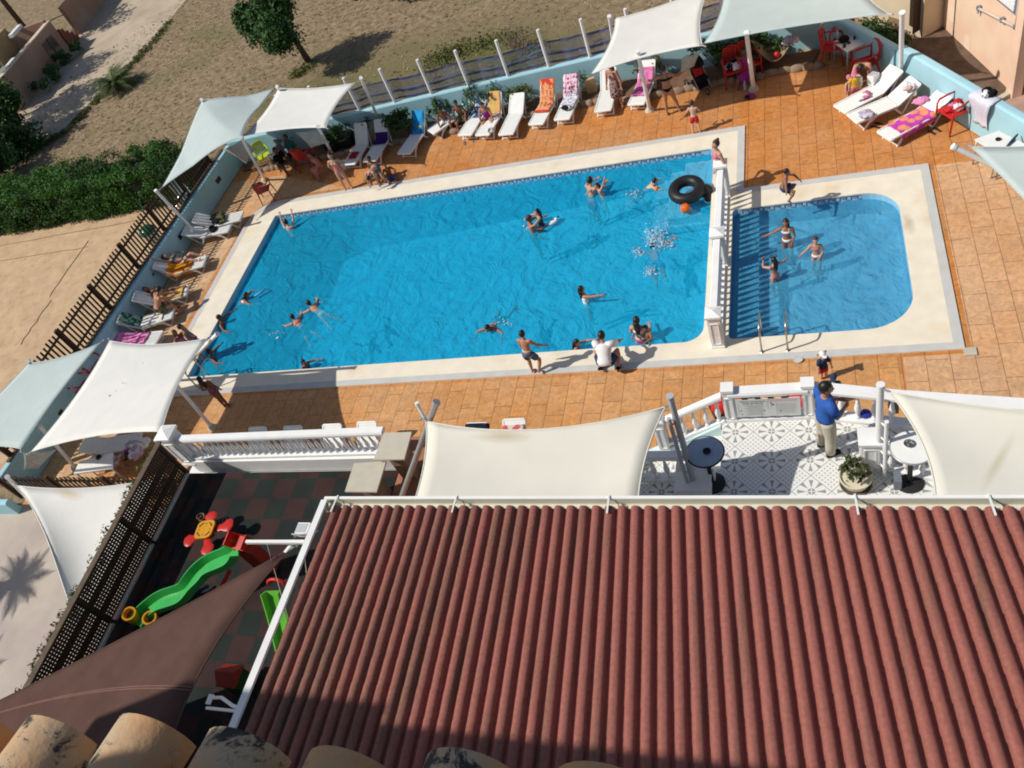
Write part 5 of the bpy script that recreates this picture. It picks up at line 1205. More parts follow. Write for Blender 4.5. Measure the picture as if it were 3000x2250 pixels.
    for k,s in ((0,-1),(1,1)):
        S0,E_,W,Hn=j[k][:4]; pd=(Hn-W).normalized(); sx=pd.cross(f if abs(pd.dot(f))<.9 else u).normalized(); nz=sx.cross(pd)
        for i,(o_,l) in enumerate(((-.017,.036),(-.006,.042),(.006,.040),(.017,.031))):
            a=Hn+sx*o_*h-pd*.006*h; q=a+pd*l*.55*h+sx*o_*.25*h; e=a+pd*l*h*.93-nz*.008*h+sx*o_*.35*h; ex.tube([a,q,e],[.0058*h,.0054*h,.0042*h],5)
        a=W+pd*.018*h+sx*.02*h*-s*(1); ex.tube([a,a+(pd*.7-sx*s*.8).normalized()*.022*h,a+(pd-sx*s*.5).normalized()*.042*h],[.0072*h,.0066*h,.005*h],5)
    if face:
        for s in (-1,1): ex.ell(head+HM@V(.019*s,.0535,.006)*hh,(.0075*hh,.004*hh,.0055*hh),1,6,4,HM)
        ex.ell(head+HM@V(0,.0565,-.036)*hh,(.015*hh,.005*hh,.005*hh),2,6,4,HM)
    TODO.append((root,ex))
    # hair
    hb=MB(); hc=head+HM@V(0,-.010,.010)*hh; o=len(hb.v); sp=MB().ell((0,0,0),(1,1,1),0,18,12)
    ff=[f_ for f_ in sp.f if not (sum(sp.v[i].y for i in f_)/len(f_)>.35 and sum(sp.v[i].z for i in f_)/len(f_)<.42) and sum(sp.v[i].z for i in f_)/len(f_)>(-.62 if style!='bald' else .2)]
    hb.add([hc+HM@V(v.x*.0525*hh,v.y*.061*hh,v.z*.068*hh) for v in sp.v],ff)
    if style=='long': hb.tube([head+HM@V(0,-.03,.02)*hh,head+HM@V(0,-.06,-.035)*hh,neck+T_(0,-.055,-.03),T_(0,-.07,.17)],[(.045*hh,.03*hh),(.05*hh,.026*hh),(.052*hh,.022*hh),(.02*hh,.010*hh)],10,ref=tuple(hx))
    if style=='bun': hb.ell(head+HM@V(0,-.045,.065)*hh,.028*hh,0,9,7)
    if style=='pony': hb.tube([head+HM@V(0,-.055,.02)*hh,head+HM@V(0,-.085,-.03)*hh,head+HM@V(0,-.075,-.10)*hh],[.018*hh,.02*hh,.008*hh],8)
    if style=='tails':
        for s in (-1,1): hb.tube([head+HM@V(.045*s,-.02,.03)*hh,head+HM@V(.075*s,-.03,.03)*hh,head+HM@V(.085*s,-.03,-.01)*hh],[.012*hh,.018*hh,.008*hh],7)
    obj('hair',hb,M[hair],root,smooth=True)
    # clothing
    def ring(zs,k,mt,name,cap=True):
        base={-.055:(.05,.045),-.03:(.08,.058),.025:(.088,.061),.085:(.07,.052),.15:(.079,.056),.215:(.092,.058),.262:(.089,.052),.285:(.05,.04)}
        return MB().tube([T_(0,.002,z) for z in zs],[(base[z][0]*fr*k*(1.04 if fem and z<.05 else 1),base[z][1]*fr*k*(1.0)) for z in zs],14,ref=tuple(r))
    for kind,cn in wear:
        mt=CL[cn]; mb=MB()
        if kind in('trunks','pants','shorts'):
            mb=ring((-.055,-.03,.025,.085) if kind!='trunks' else (-.055,-.03,.025),1.1,mt,kind)
            for k in (0,1):
                H0,K,A=j[k][4:7]; e=.62 if kind!='pants' else 1
                if kind=='pants': mb.tube([H0,H0.lerp(K,.15),H0.lerp(K,.6),K,K.lerp(A,.5),K.lerp(A,.97)],[.058*fr,.064*fr,.058*fr,.049*fr,.046*fr,.043*fr],11)
                else: mb.tube([H0,H0.lerp(K,.15),H0.lerp(K,e)],[.057*fr,.065*fr,.058*fr],11)
        elif kind=='bottom':
            mb=ring((-.055,-.03,.025),1.05,mt,kind)
        elif kind=='top':
            mb=MB().tube([T_(0,.003,z) for z in (.172,.19,.222)],[(.083*fr,.058*fr),(.09*fr,.064*fr),(.093*fr,.060*fr)],14,ref=tuple(r))
            if fem:
                for s in (-1,1): mb.ell(T_(.042*s,.047,.197),(.038*h,.031*h,.034*h),0,8,6)
            for s in (-1,1): mb.tube([T_(.05*s,.052,.21),T_(.055*s,.03,.27),T_(.045*s,-.045,.25),T_(.03*s,-.055,.19)],.006*h,5)
        elif kind=='suit': mb=ring((-.055,-.03,.025,.085,.15,.215),1.05,mt,kind)
        elif kind=='shirt':
            mb=ring((-.03,.025,.085,.15,.215,.262,.285),1.16,mt,kind)
            for k in (0,1):
                S0,E_=j[k][:2]; s=-1 if k==0 else 1; mb.tube([T_(.05*s,-.004,.25),S0,S0.lerp(E_,.75)],[.046*fr,.047*fr,.045*fr],10)
        elif kind=='dress':
            e=(j[0][5]+j[1][5])/2; mb=ring((.025,.085,.15,.215,.262),1.1,mt,kind); mb.tube([T_(0,0,.09),T_(0,0,.0),T_(0,0,-.06).lerp(e,.5),e],[(.08*h,.062*h),(.105*h,.08*h),(.12*h,.10*h),(.125*h,.11*h)],14,ref=tuple(r))
        elif kind=='shoes':
            for k in (0,1): heel,toe=j[k][7],j[k][8]; mb.tube([heel-(toe-heel)*.08,heel.lerp(toe,.3),toe,toe+(toe-heel)*.12],[.024*h,.031*h,(.032*h,.022*h),(.02*h,.012*h)],9)
        elif kind=='cap':
            mb.add([head+HM@V(0,-.004,.018)*hh+HM@V(v.x*.056*hh,v.y*.065*hh,v.z*.066*hh) for v in sp.v],[f_ for f_ in sp.f if sum(sp.v[i].z for i in f_)/len(f_)>.02]); mb.ell(head+HM@V(0,.066,.026)*hh,(.045*hh,.05*hh,.006*hh),0,12,5,HM)
        elif kind=='armbands':
            for k in (0,1): S0,E_=j[k][:2]; mb.tube([S0.lerp(E_,.35),S0.lerp(E_,.5),S0.lerp(E_,.8),S0.lerp(E_,.95)],[.035*h,.062*h,.062*h,.035*h],11)
        elif kind=='band': mb.tube([T_(0,.002,z) for z in (.055,.066)],[(.079*fr,.059*fr)]*2,14,ref=tuple(r))
        obj({'top':'bikini_top','bottom':'swim_bottom','suit':'swimsuit','cap':'cap','band':'waistband','armbands':'armbands'}.get(kind,kind),mb,mt,root,smooth=True)
    return root
def finish_people():
    bpy.context.view_layer.update(); dg=bpy.context.evaluated_depsgraph_get(); new=[]
    for o,ex in TODO: new.append(bpy.data.meshes.new_from_object(o.evaluated_get(dg)))
    for (o,ex),me in zip(TODO,new):
        bm=bmesh.new(); bm.from_mesh(me); vs=[bm.verts.new(v) for v in ex.v]
        for f_,mi in zip(ex.f,ex.m):
            try: q=bm.faces.new([vs[i] for i in f_]); q.material_index=mi
            except ValueError: pass
        for q in bm.faces: q.smooth=True
        old=o.data; mats=list(old.materials); bm.to_mesh(me); bm.free(); o.modifiers.clear(); me.materials.clear()
        for mm in mats: me.materials.append(mm)
        o.data=me; me.name='person'; bpy.data.meshes.remove(old)
# poses
SIT=dict(th=((-.28,.95,-.10),(.28,.95,-.10)),sh=((-.05,.15,-1),(.05,.15,-1)))
SWIM=dict(up=(0,.92,.38),hup=(0,.25,1),th=((-.2,-.9,-.35),(.2,-.9,-.3)),sh=((-.25,-.9,-.1),(.2,-.9,-.3)),ua=((-.7,.6,-.1),(.7,.6,-.1)),fa=((-.1,1,-.25),(.1,1,-.25)))
TREAD=dict(up=(0,.25,1),th=((-.3,.3,-1),(.3,.1,-1)),sh=((-.1,-.4,-1),(.1,-.5,-1)),ua=((-.8,.4,-.25),(.8,.4,-.25)),fa=((-.5,.8,-.05),(.5,.8,-.05)))
wz=WZ
person('girl with a bun in a pink bikini standing at the pool corner post','feet',P(2114,563,.03),118,1.62,ua=((-.45,-.15,-1),(.75,-.35,-.75)),fa=((.1,.9,-.5),(-.65,.55,-.35)),th=((-.04,.02,-1),(.05,.04,-1)),skin='b',hair='hairb',style='bun',wear=(('top','pink'),('bottom','coral')),fem=1)
person('boy in dark blue trunks caught in the air jumping at the small pool','head',P(2305,503,1.25),-95,1.2,up=(0,.30,1),ua=((-.2,.9,-.4),(.9,.1,-.1)),fa=((.2,.7,-.8),(1,.15,-.25)),th=((-.2,.95,-.1),(.2,.95,-.2)),sh=((-.05,-.65,-.8),(.1,-.55,-.9)),skin='c',wear=(('trunks','navy'),),hup=(0,.1,1))
person('girl in a white bikini top wading in the small pool with one arm out','head',P(2302,652,.62),172,1.3,ua=((-.25,.1,-1),(.8,.1,-.55)),fa=((.3,.6,-.8),(.95,.05,-.35)),skin='c',style='long',wear=(('top','white'),('bottom','white')),hs=1.08)
person('child in a pale top wading in the middle of the small pool','head',P(2389,704,.44),176,1.12,ua=((-.3,.05,-1),(.65,.1,-.8)),fa=((.45,.45,-.8),(.75,.05,-.8)),skin='b',style='short',hair='hairb',wear=(('top','coral'),('bottom','white')),hs=1.12)
person('girl with long dark hair and pink bottoms wading nearest the pool ladder','head',P(2266,762,.50),38,1.18,ua=((-.3,.8,-.2),(.75,.2,-.55)),fa=((.3,.2,.9),(.9,.5,-.35)),skin='b',style='long',wear=(('bottom','pink'),),hs=1.1)
person('toddler in a cap, dark top and red shorts walking behind the terrace railing','head',P(2410,1040,.74),-150,.86,skin='p',hair='hairy',style='tails',wear=(('shirt','navy'),('shorts','red'),('cap','white')),hs=1.35,fat=1.12,ua=((-.35,.3,-.9),(.3,.2,-1)))
person('small child in a navy cap behind the terrace railing','head',P(2441,1107,.80),175,.92,skin='p',hair='hairy',wear=(('shirt','teal'),('shorts','purple'),('cap','navy')),hs=1.32,fat=1.1)
person('man in a blue shirt and beige trousers standing on the patterned terrace','feet',P(2428,1316,T),-62,1.64,up=(0,.05,1),ua=((-.25,.15,-1),(.25,.2,-1)),fa=((.55,.85,-.15),(-.55,.85,-.1)),th=((-.06,.02,-1),(.07,.06,-1)),skin='a',wear=(('shirt','royal'),('pants','beige'),('shoes','black')),hup=(0,.16,1),hyaw=-25,fat=1.06)
person('boy in grey blue trunks stooping at the near pool edge','feet',P(1574,1091,.03),-12,1.42,up=(0,.22,1),ua=((-.2,.15,-1),(.45,.35,-1)),fa=((.15,.3,-1),(.55,.55,-.6)),th=((-.15,.25,-1),(.35,.35,-1)),sh=((.05,-.2,-1),(-.22,-.35,-1)),skin='a',wear=(('trunks','grey'),('band','white')))
person('man in a white shirt squatting at the near pool edge','feet',P(1788,1082,.03),-2,1.66,up=(0,.55,.85),ua=((-.35,.75,-.5),(.45,.7,-.5)),fa=((.3,.75,-.5),(.05,.75,-.6)),th=((-.42,.85,.12),(.42,.85,.12)),sh=((.10,-.62,-1),(-.10,-.62,-1)),skin='a',wear=(('shirt','white'),('shorts','navy'),('shoes','black')),hup=(0,.45,1),fat=1.12)
person('girl in a purple bottom with wet dark hair, in the water at the near edge','head',P(1865,938,.50),-6,1.6,up=(0,.1,1),ua=((-.35,.25,-1),(.3,.4,-.9)),fa=((.1,.9,-.2),(-.3,.9,-.1)),skin='b',style='long',wear=(('bottom','purple'),('top','white'),('band','white')),fem=1)
person('child held by the girl in the purple bottom','head',P(1890,962,.26),150,1.15,ua=((-.6,.6,.2),(.6,.6,.2)),fa=((.3,.9,0),(-.3,.9,0)),skin='c',wear=(('trunks','navy'),),style='short')
person('head of a dark haired girl at the near edge beside the squatting man','head',P(1690,1003,.12),-95,1.35,up=(0,.3,1),ua=((-.5,.6,-.3),(.5,.7,-.2)),fa=((-.2,1,.0),(.2,1,.1)),skin='b',style='long',wear=(('suit','black'),))
person('boy swimming breaststroke towards the near edge','head',P(1428,962,0.00),172,1.5,skin='c',wear=(('trunks','navy'),),**{**SWIM,'ua':((-.95,.4,-.15),(.95,.4,-.15)),'fa':((-.1,1,-.4),(.1,1,-.4))})
person('girl in a pale swimsuit with one arm stretched out to the right, mid pool','head',P(1703,846,.30),-62,1.38,ua=((-.25,.2,-1),(.55,.85,.05)),fa=((-.1,.35,-1),(.5,.85,.1)),skin='a',style='long',wear=(('suit','white'),))
person('swimmer in blue shorts splashing face down','head',P(1912,722,-.20),14,1.5,up=(0,.97,.12),hup=(0,.9,.3),ua=((-.8,.6,.15),(.8,.5,.3)),fa=((-.3,1,-.1),(.9,.3,.1)),th=((-.1,-1,-.12),(.1,-1,-.12)),sh=((-.1,-1,-.1),(.1,-1,.1)),skin='a',wear=(('trunks','blue'),))
person('red skinned man holding a dark haired girl in the water','head',P(1551,640,.28),-60,1.62,up=(0,.1,1),ua=((-.5,.8,-.2),(.5,.8,-.3)),fa=((.3,.9,-.1),(-.3,.9,-.1)),skin='c',hair='hairb',style='short',wear=(('trunks','navy'),))
person('dark haired girl held by the red skinned man in the water','head',P(1573,620,.40),110,1.3,ua=((-.5,.7,-.2),(.5,.7,-.2)),fa=((.1,1,-.2),(-.1,1,-.2)),th=((-.3,.6,-.7),(.3,.6,-.7)),sh=((-.1,-.8,-.5),(.1,-.8,-.5)),skin='b',style='long',wear=(('suit','navy'),))
person('man with black hair carrying a child near the far pool edge','head',P(1729,528,.28),-35,1.65,up=(0,.25,1),ua=((-.4,.8,-.3),(.4,.8,-.3)),fa=((.3,.9,.0),(-.3,.9,.0)),skin='b',wear=(('trunks','purple'),))
person('child with brown hair carried near the far pool edge, one arm raised','head',P(1748,543,.25),120,1.15,up=(0,.2,1),ua=((.2,-.6,.55),(.4,.6,-.2)),fa=((-.2,-.35,1),(-.3,.9,-.1)),skin='b',hair='hairb',style='long',wear=(('bottom','pink'),))
person('child swimming with orange armbands beside the black ring','head',P(1919,530,-0.02),-78,1.15,skin='p',wear=(('armbands','orange'),('trunks','navy')),hs=1.12,**SWIM)
person('pale boy hanging on to the far left pool edge with both arms up','head',P(838,650,.14),8,1.5,up=(0,.12,1),ua=((-.25,.6,.7),(.35,.6,.7)),fa=((.05,.55,.8),(.05,.55,.8)),skin='p',wear=(('trunks','navy'),))
person('swimmer in a white bikini with a blue pool toy near the left edge','head',P(722,864,0.00),-70,1.45,skin='c',style='long',wear=(('bottom','white'),('top','white')),**SWIM)
person('swimmer with a white bottom, upper of the pair left of centre','head',P(904,888,0.00),60,1.45,skin='b',style='short',wear=(('bottom','white'),),**SWIM)
person('swimmer with dark hair, lower of the pair left of centre','head',P(856,928,0.00),52,1.4,skin='a',style='short',wear=(('trunks','navy'),('top','coral')),**SWIM)
person('dark haired child at the near pool edge right of the left ladder','head',P(889,1060,.14),-120,1.2,skin='c',style='long',wear=(('suit','navy'),),**TREAD)
person('dark haired bather at the left pool edge','head',P(643,930,.12),-75,1.5,skin='d',wear=(('trunks','black'),),style='short',**TREAD)
person('bather half hidden by the tip of the left white sail','head',P(614,1030,.10),-60,1.4,skin='d',wear=(('trunks','black'),),**TREAD)
person('woman in a black bikini standing with her arms spread by the pink towel lounger','feet',P(1974,330,0),6,1.62,up=(0,.04,1),ua=((-.9,.2,-.35),(.7,.35,-.7)),fa=((-1,.35,.12),(.75,.7,.1)),th=((-.12,.05,-1),(.22,.08,-1)),sh=((-.04,-.08,-1),(.22,-.05,-1)),skin='a',hair='hairb',style='bun',wear=(('top','black'),('bottom','black')),fem=1)
person('small boy in red shorts standing at the pool surround','feet',P(2042,390,0),-4,1.06,up=(0,.10,1),ua=((-.45,.25,-.8),(.4,.25,-.8)),fa=((.5,.8,-.1),(-.4,.8,-.1)),th=((-.12,.05,-1),(.2,.05,-1)),skin='p',hair='hairb',wear=(('trunks','red'),),hs=1.18)
person('woman in a brown print dress between two loungers under the cream sail','feet',P(1815,318,0),160,1.6,skin='a',wear=(('dress','floral'),),fem=1,style='long')
person('boy sitting at the left of three on the loungers, elbows on knees','head',P(1288,322,.86),195,1.4,up=(0,.35,1),ua=((-.35,.6,-.9),(.35,.6,-.9)),fa=((.1,.6,-.9),(-.1,.6,-.9)),skin='d',wear=(('trunks','white'),),**SIT)
person('boy sitting in the middle of three on the loungers','head',P(1334,302,.95),190,1.45,up=(0,.2,1),ua=((-.3,.3,-1),(.4,.35,-.9)),fa=((.2,.8,-.7),(-.1,.7,-.9)),skin='d',wear=(('trunks','camo'),),**SIT)
person('person in dark red sitting bent forward by the yellow towel','head',P(1411,308,.92),185,1.5,up=(0,.3,1),ua=((-.25,.35,-1),(.3,.35,-1)),fa=((-.05,.2,-1),(.05,.2,-1)),skin='a',hair='hairb',wear=(('suit','purple'),),style='short',**SIT)
person('girl in a pink swimsuit standing left of the bent boy','feet',P(1023,557,0),188,1.5,ua=((-.55,-.2,-.85),(.55,-.25,-.85)),fa=((.35,-.3,-.9),(-.35,-.3,-.9)),th=((-.14,.06,-1),(.1,.05,-1)),skin='b',style='bun',wear=(('suit','coral'),),fem=1)
person('boy bending down at the far pool surround, hands near the ground','pelvis',P(1098,488,.70),172,1.42,up=(0,.92,.10),hup=(0,.75,-.75),ua=((-.12,.2,-1),(.2,.25,-1)),fa=((-.05,.1,-1),(.1,.15,-1)),th=((-.1,.12,-1),(.14,.1,-1)),sh=((-.03,-.15,-1),(.03,-.12,-1)),skin='b',wear=(('trunks','grey'),))
person('dark haired person sitting behind the bent boy','head',P(1080,466,.9),170,1.4,up=(0,.15,1),skin='d',wear=(('trunks','black'),),**SIT)
person('child in blue shorts sitting on the ground behind the bent boy','head',P(1127,482,.52),-150,1.2,up=(0,-.15,1),ua=((-.5,.5,-.5),(.5,.5,-.5)),fa=((.3,.9,-.2),(-.3,.9,-.2)),th=((-.25,.9,.3),(.25,.9,.3)),sh=((-.05,.75,-.7),(.05,.75,-.7)),skin='d',wear=(('trunks','blue'),))
person('person in teal sitting in the shade under the cream sail at the far wall','head',P(836,402,1.0),165,1.6,skin='d',wear=(('shirt','teal'),('shorts','black')),**SIT)
person('dark haired person in black sitting beside the yellow green chair','head',P(806,440,.98),-120,1.55,up=(0,.2,1),skin='d',wear=(('shirt','black'),('shorts','camo')),**SIT)
person('person in coral print sitting in the shade, nearest the standing girl','head',P(905,452,.95),150,1.5,up=(0,.25,1),skin='c',wear=(('dress','coral'),),style='long',**SIT)
person('woman lying on the lounger with the orange towel, knees raised','head',P(484,752,.62),-88,1.6,up=(0,-.9,.42),hup=(0,-.75,.65),ua=((-.7,-.3,-.2),(.4,-.6,.6)),fa=((-.2,.8,-.1),(.3,-.5,.7)),th=((-.12,.85,.45),(.12,.85,.3)),sh=((-.05,.9,-.5),(.05,.95,-.35)),skin='b',hair='hair',style='long',wear=(('top','teal'),('bottom','teal')),fem=1,fat=1.08)
person('man with a bare back sitting bent over between two loungers','pelvis',P(462,905,.52),-35,1.7,up=(.1,.55,.8),hup=(0,.85,.45),ua=((-.3,.7,-.7),(.3,.8,-.5)),fa=((.2,.8,-.5),(-.2,.9,-.3)),skin='a',wear=(('trunks','camo'),),fat=1.15,**SIT)
person('dark haired person lying on the lounger behind the bent man','head',P(428,846,.66),-85,1.55,up=(0,-.88,.45),hup=(0,-.7,.7),th=((-.1,.97,.1),(.1,.97,.2)),sh=((-.05,1,-.15),(.05,1,-.3)),skin='d',style='long',wear=(('suit','camo'),),fem=1)
person('tall person walking near the left pool edge above the white sail','head',P(529,957,1.28),-60,1.42,skin='c',wear=(('trunks','purple'),),th=((-.1,.3,-1),(.1,-.2,-1)))
person('short person walking near the left pool edge beside the taller one','head',P(512,974,1.15),-110,1.3,skin='d',hair='hairb',wear=(('suit','pink'),),style='long')
person('barefoot child with long dark hair on the shaded deck by the left ladder','feet',P(668,1190,0),20,1.32,up=(-.12,.05,1),ua=((-.3,.1,-1),(.3,-.1,-1)),fa=((.3,.6,-.6),(.1,.3,-1)),th=((-.03,.15,-1),(.03,-.12,-1)),skin='d',style='long',wear=(('bottom','purple'),))
person('woman in a red swimsuit leaning over the white lounger at the right','head',P(2522,198,.70),165,1.62,up=(0,.85,.42),hup=(0,.8,.1),ua=((-.35,.5,-.9),(.3,.5,-.9)),fa=((.2,.6,-.8),(-.1,.6,-.8)),skin='b',wear=(('suit','red'),),fem=1,fat=1.15,**SIT)
person('small child in a pink sun hat at the foot of the right white lounger','head',P(2487,228,.62),-140,.82,skin='p',hair='hairy',wear=(('suit','pink'),('cap','pink')),hs=1.35,fat=1.1)
person('small child in a yellow top and pink hat beside the leaning woman','head',P(2503,216,.80),-170,.92,skin='p',hair='hairy',wear=(('shirt','yellow'),('shorts','pink'),('cap','pink')),hs=1.32,fat=1.1)
person('person in purple sitting in a red chair in the shade right of the stroller','head',P(2180,150,1.0),170,1.6,skin='d',wear=(('dress','purple'),),style='long',**SIT)
person('dark haired person in lavender resting under the left white sail','head',P(368,1332,.55),95,1.55,up=(0,-.92,.38),hup=(0,-.8,.6),th=((-.1,.97,.1),(.1,.97,.2)),sh=((-.05,1,-.15),(.05,1,-.3)),skin='c',style='long',wear=(('dress','lav'),),fem=1)
# ================================================================ loungers and towels
LPROF={}
def make_lounger(ang,label):
    t=thing('sun_lounger',label,'sun lounger'); a=R(ang); w=.31; y0,y1=-.98,.25; zs=.32; bl=.74
    s=MB(); s.box((0,(y0+y1)/2,zs-.018),(w*2-.05,y1-y0,.02))
    for x in (-w+.02,w-.02): s.bar(V(x,y0,zs-.02),V(x,y1,zs-.02),.045,.06)
    s.tube([(-w+.02,y0-.0,zs-.03),(w-.02,y0-.0,zs-.03)],.04,8)
    for k in range(15): s.box((0,y0+.07+k*.08,zs-.003),(w*2-.1,.062,.012))
    obj('seat',s,M['plastic'],t,bevel=.008)
    d=V(0,math.cos(a),math.sin(a)); n=V(0,-math.sin(a),math.cos(a)); h=V(0,y1+.015,zs-.02); b=MB(); b.obox(h+d*bl/2,V(w-.03,0,0),d*bl/2,n*.01)
    for x in (-w+.03,w-.03): b.bar(h+V(x,0,0),h+V(x,0,0)+d*bl,.045,.05,up=n)
    for k in range(9): b.obox(h+d*(.05+k*.08)+n*.014,V(w-.06,0,0),d*.031,n*.006)
    b.tube([h+V(-w+.04,0,0)+d*bl,h+V(w-.04,0,0)+d*bl],.032,8)
    obj('backrest',b,M['plastic'],t,bevel=.008)
    for x in (-w+.02,w-.02):
        obj('leg',MB().bar(V(x,-.55,zs-.03),V(x,-.80,.0),.04,.05).bar(V(x,-.66,.16),V(x,-.40,zs-.04),.03,.035),M['plastic'],t)
        obj('leg',MB().bar(V(x,.12,zs-.03),V(x,.38,.0),.04,.05).bar(V(x,.38,.02),h+V(x,0,0)+d*bl*.72,.03,.035),M['plastic'],t)
    obj('stretcher',MB().bar(V(-w,-.78,.04),V(w,-.78,.04),.03,.03).bar(V(-w,.36,.03),V(w,.36,.03),.03,.03),M['plastic'],t)
    return t,ang
PROTO={}
def lounger(label,foot,head,ang=28,group=None,zb=0):
    F=P(*foot,zb+.32); zh=zb+.32+.74*math.sin(R(ang)); Hd=P(*head,zh); d=V(Hd.x-F.x,Hd.y-F.y,0); L_=d.length; d.normalize(); nom=1.23+.74*math.cos(R(ang)); sc=max(.9,min(1.16,L_/nom))
    yaw=math.atan2(-d.x,d.y); c=V(F.x,F.y,zb)+d*.98*sc
    if ang not in PROTO: t,_=make_lounger(ang,label); PROTO[ang]=t; t.location=c; t.rotation_euler=(0,0,yaw); t.scale=(sc,sc,1)
    else: t=dup(PROTO[ang],c,yaw,label,None,(sc,sc,1))
    t['label']=label; t['group']='white sun loungers round the pools'; LA[t.name]=ang; return t
LA={}
def lpath(ang,s,lift=.016):
    """point on the lounger profile at distance s from the foot, with its normal"""
    a=R(ang)
    if s<1.23: return V(0,-.98+s,.325+lift),V(0,0,1)
    q=s-1.23; return V(0,.265+q*math.cos(a),.325+lift+q*math.sin(a)),V(0,-math.sin(a),math.cos(a))
def towel(label,lo,s0,s1,w,m,cat='towel',off=0,hang=.06,seed=0,name='towel',crease=.008):
    rg=random.Random(seed); ang=LA[lo.name]; mb=MB(); k=26; n=8; ph=[rg.random()*6 for _ in range(4)]
    for i in range(k+1):
        s=s0+(s1-s0)*i/k; p,nn=lpath(ang,s)
        for j in range(n+1):
            u=-1+2*j/n; x=u*w/2+off; lift=crease*(math.sin(s*17+u*3+ph[0])+math.sin(u*7+s*6+ph[1])); e=V(x+.012*math.sin(s*9+ph[2]),0,0)
            q=p+e+nn*max(0.002,lift+crease*1.2)
            if abs(x)>.30: q.z-=hang*min(1,(abs(x)-.30)/.06); q.x=math.copysign(min(abs(q.x),.335),q.x)
            mb.v.append(q)
    for i in range(k):
        for j in range(n): A=i*(n+1)+j; mb.f.append([A,A+1,A+n+2,A+n+1]); mb.m.append(0)
    o=obj(name,mb,m,smooth=True,label=label,cat=cat); o.location=lo.location; o.rotation_euler=lo.rotation_euler; o.scale=lo.scale
    q=o.modifiers.new('t','SOLIDIFY'); q.thickness=.008; q.offset=1; return o
def bundle(label,at,r,m,cat='clothes',name='clothes_pile',seed=0,parts=5,flat=.5):
    """crumpled cloth heap"""
    rg=random.Random(seed); mb=MB()
    n=18; v=10
    for q in range(parts):
        c=V(rg.uniform(-.6,.6)*r,rg.uniform(-.6,.6)*r,r*flat*.35+rg.uniform(0,.2)*r); sx=r*rg.uniform(.5,.8); sy=r*rg.uniform(.4,.7); sz=r*flat*rg.uniform(.5,.9); ph=rg.random()*6; o=len(mb.v)
        for i in range(v+1):
            t=math.pi*i/v
            for j in range(n):
                a=2*math.pi*j/n; k=1+.16*math.sin(a*5+ph+t*3)+.10*math.sin(a*9-t*7+ph); mb.v.append(c+V(sx*k*math.sin(t)*math.cos(a),sy*k*math.sin(t)*math.sin(a),max(-c.z+.003,sz*math.cos(t)*k)))
        for i in range(v):
            for j in range(n): mb.f.append([o+i*n+j,o+(i+1)*n+j,o+(i+1)*n+(j+1)%n,o+i*n+(j+1)%n]); mb.m.append(q%len(m) if isinstance(m,list) else 0)
    o=obj(name,mb,m,smooth=True,label=label,cat=cat); o.location=at; return o
l1=lounger('white armless lounger, left of the two in the shade behind the bent boy',(1022,480),(1044,376),50)
l2=lounger('white lounger, right of the two in the shade behind the bent boy',(1082,470),(1104,364),50)
l3=lounger('white lounger with the bright blue towel',(1183,448),(1210,346),46)
l4=lounger('white lounger that the left seated boy uses',(1262,385),(1318,335),10)
l5=lounger('white lounger with a blue cloth between the seated boys and the dark red figure',(1362,394),(1400,318),10)
l6=lounger('white lounger with the yellow and peach towel',(1413,394),(1437,288),46)
l7=lounger('empty white lounger between the yellow towel and the lettered towel',(1482,392),(1508,288),30)
l8=lounger('white lounger with the red lettered towel',(1570,362),(1597,248),46)
l9=lounger('white lounger with the pink and grey flower towel',(1646,348),(1666,234),46)
l10=lounger('empty white lounger half in the shadow of the cream sail',(1766,323),(1774,224),38)
l11=lounger('white lounger with the pink towel behind the white pole',(1863,304),(1885,200),38)
l12=lounger('white lounger at the right with toys and a shaded backrest',(2462,318),(2601,212),28)
l13=lounger('white lounger at the right beside the blue bag, second from the wall pole',(2498,346),(2668,240),28)
l14=lounger('white lounger at the right with the magenta and orange towel',(2592,396),(2740,295),16)
l15=lounger('white lounger with dark clothes, further of the two at the left wall',(706,632),(598,630),30)
l16=lounger('white lounger with a black garment, nearer of the two at the left wall',(672,664),(562,668),22)
l17=lounger('white lounger that the woman lies on by the left wall',(598,764),(482,762),38)
l18=lounger('white lounger with a yellow towel at the left wall',(546,850),(430,852),38)
l19=lounger('white lounger with the green striped bag and white towel at the left wall',(505,915),(396,914),38)
l20=lounger('white lounger with the bright pink towel, half under the left white sail',(465,988),(356,985),16)
for k,(hx_,w_) in enumerate((((746,1266),'first'),((849,1263),'second'),((965,1258),'third'),((1067,1251),'fourth'))):
    q=P(*hx_,.76); t=dup(PROTO[38],(q.x+.02,q.y-.62,0),0,w_+' lounger from the left behind the long balustrade, only its top showing'); LA[t.name]=38; t['group']='white sun loungers round the pools'
q=P(1508,1222,.74); l25=dup(PROTO[38],(q.x,q.y-.84,0),0,'white lounger with a red and white towel above the beige terrace sail'); LA[l25.name]=38; l25['group']='white sun loungers round the pools'
q=P(1400,1232,.76); l26=dup(PROTO[38],(q.x,q.y-.84,0),0,'white lounger with a navy and red towel above the beige terrace sail'); LA[l26.name]=38; l26['group']='white sun loungers round the pools'
l27=dup(PROTO[16],P(330,1330,.0)+V(.2,.1,0),R(97),'white lounger under the left white sail where the person in lavender rests'); LA[l27.name]=16; l27['group']='white sun loungers round the pools'
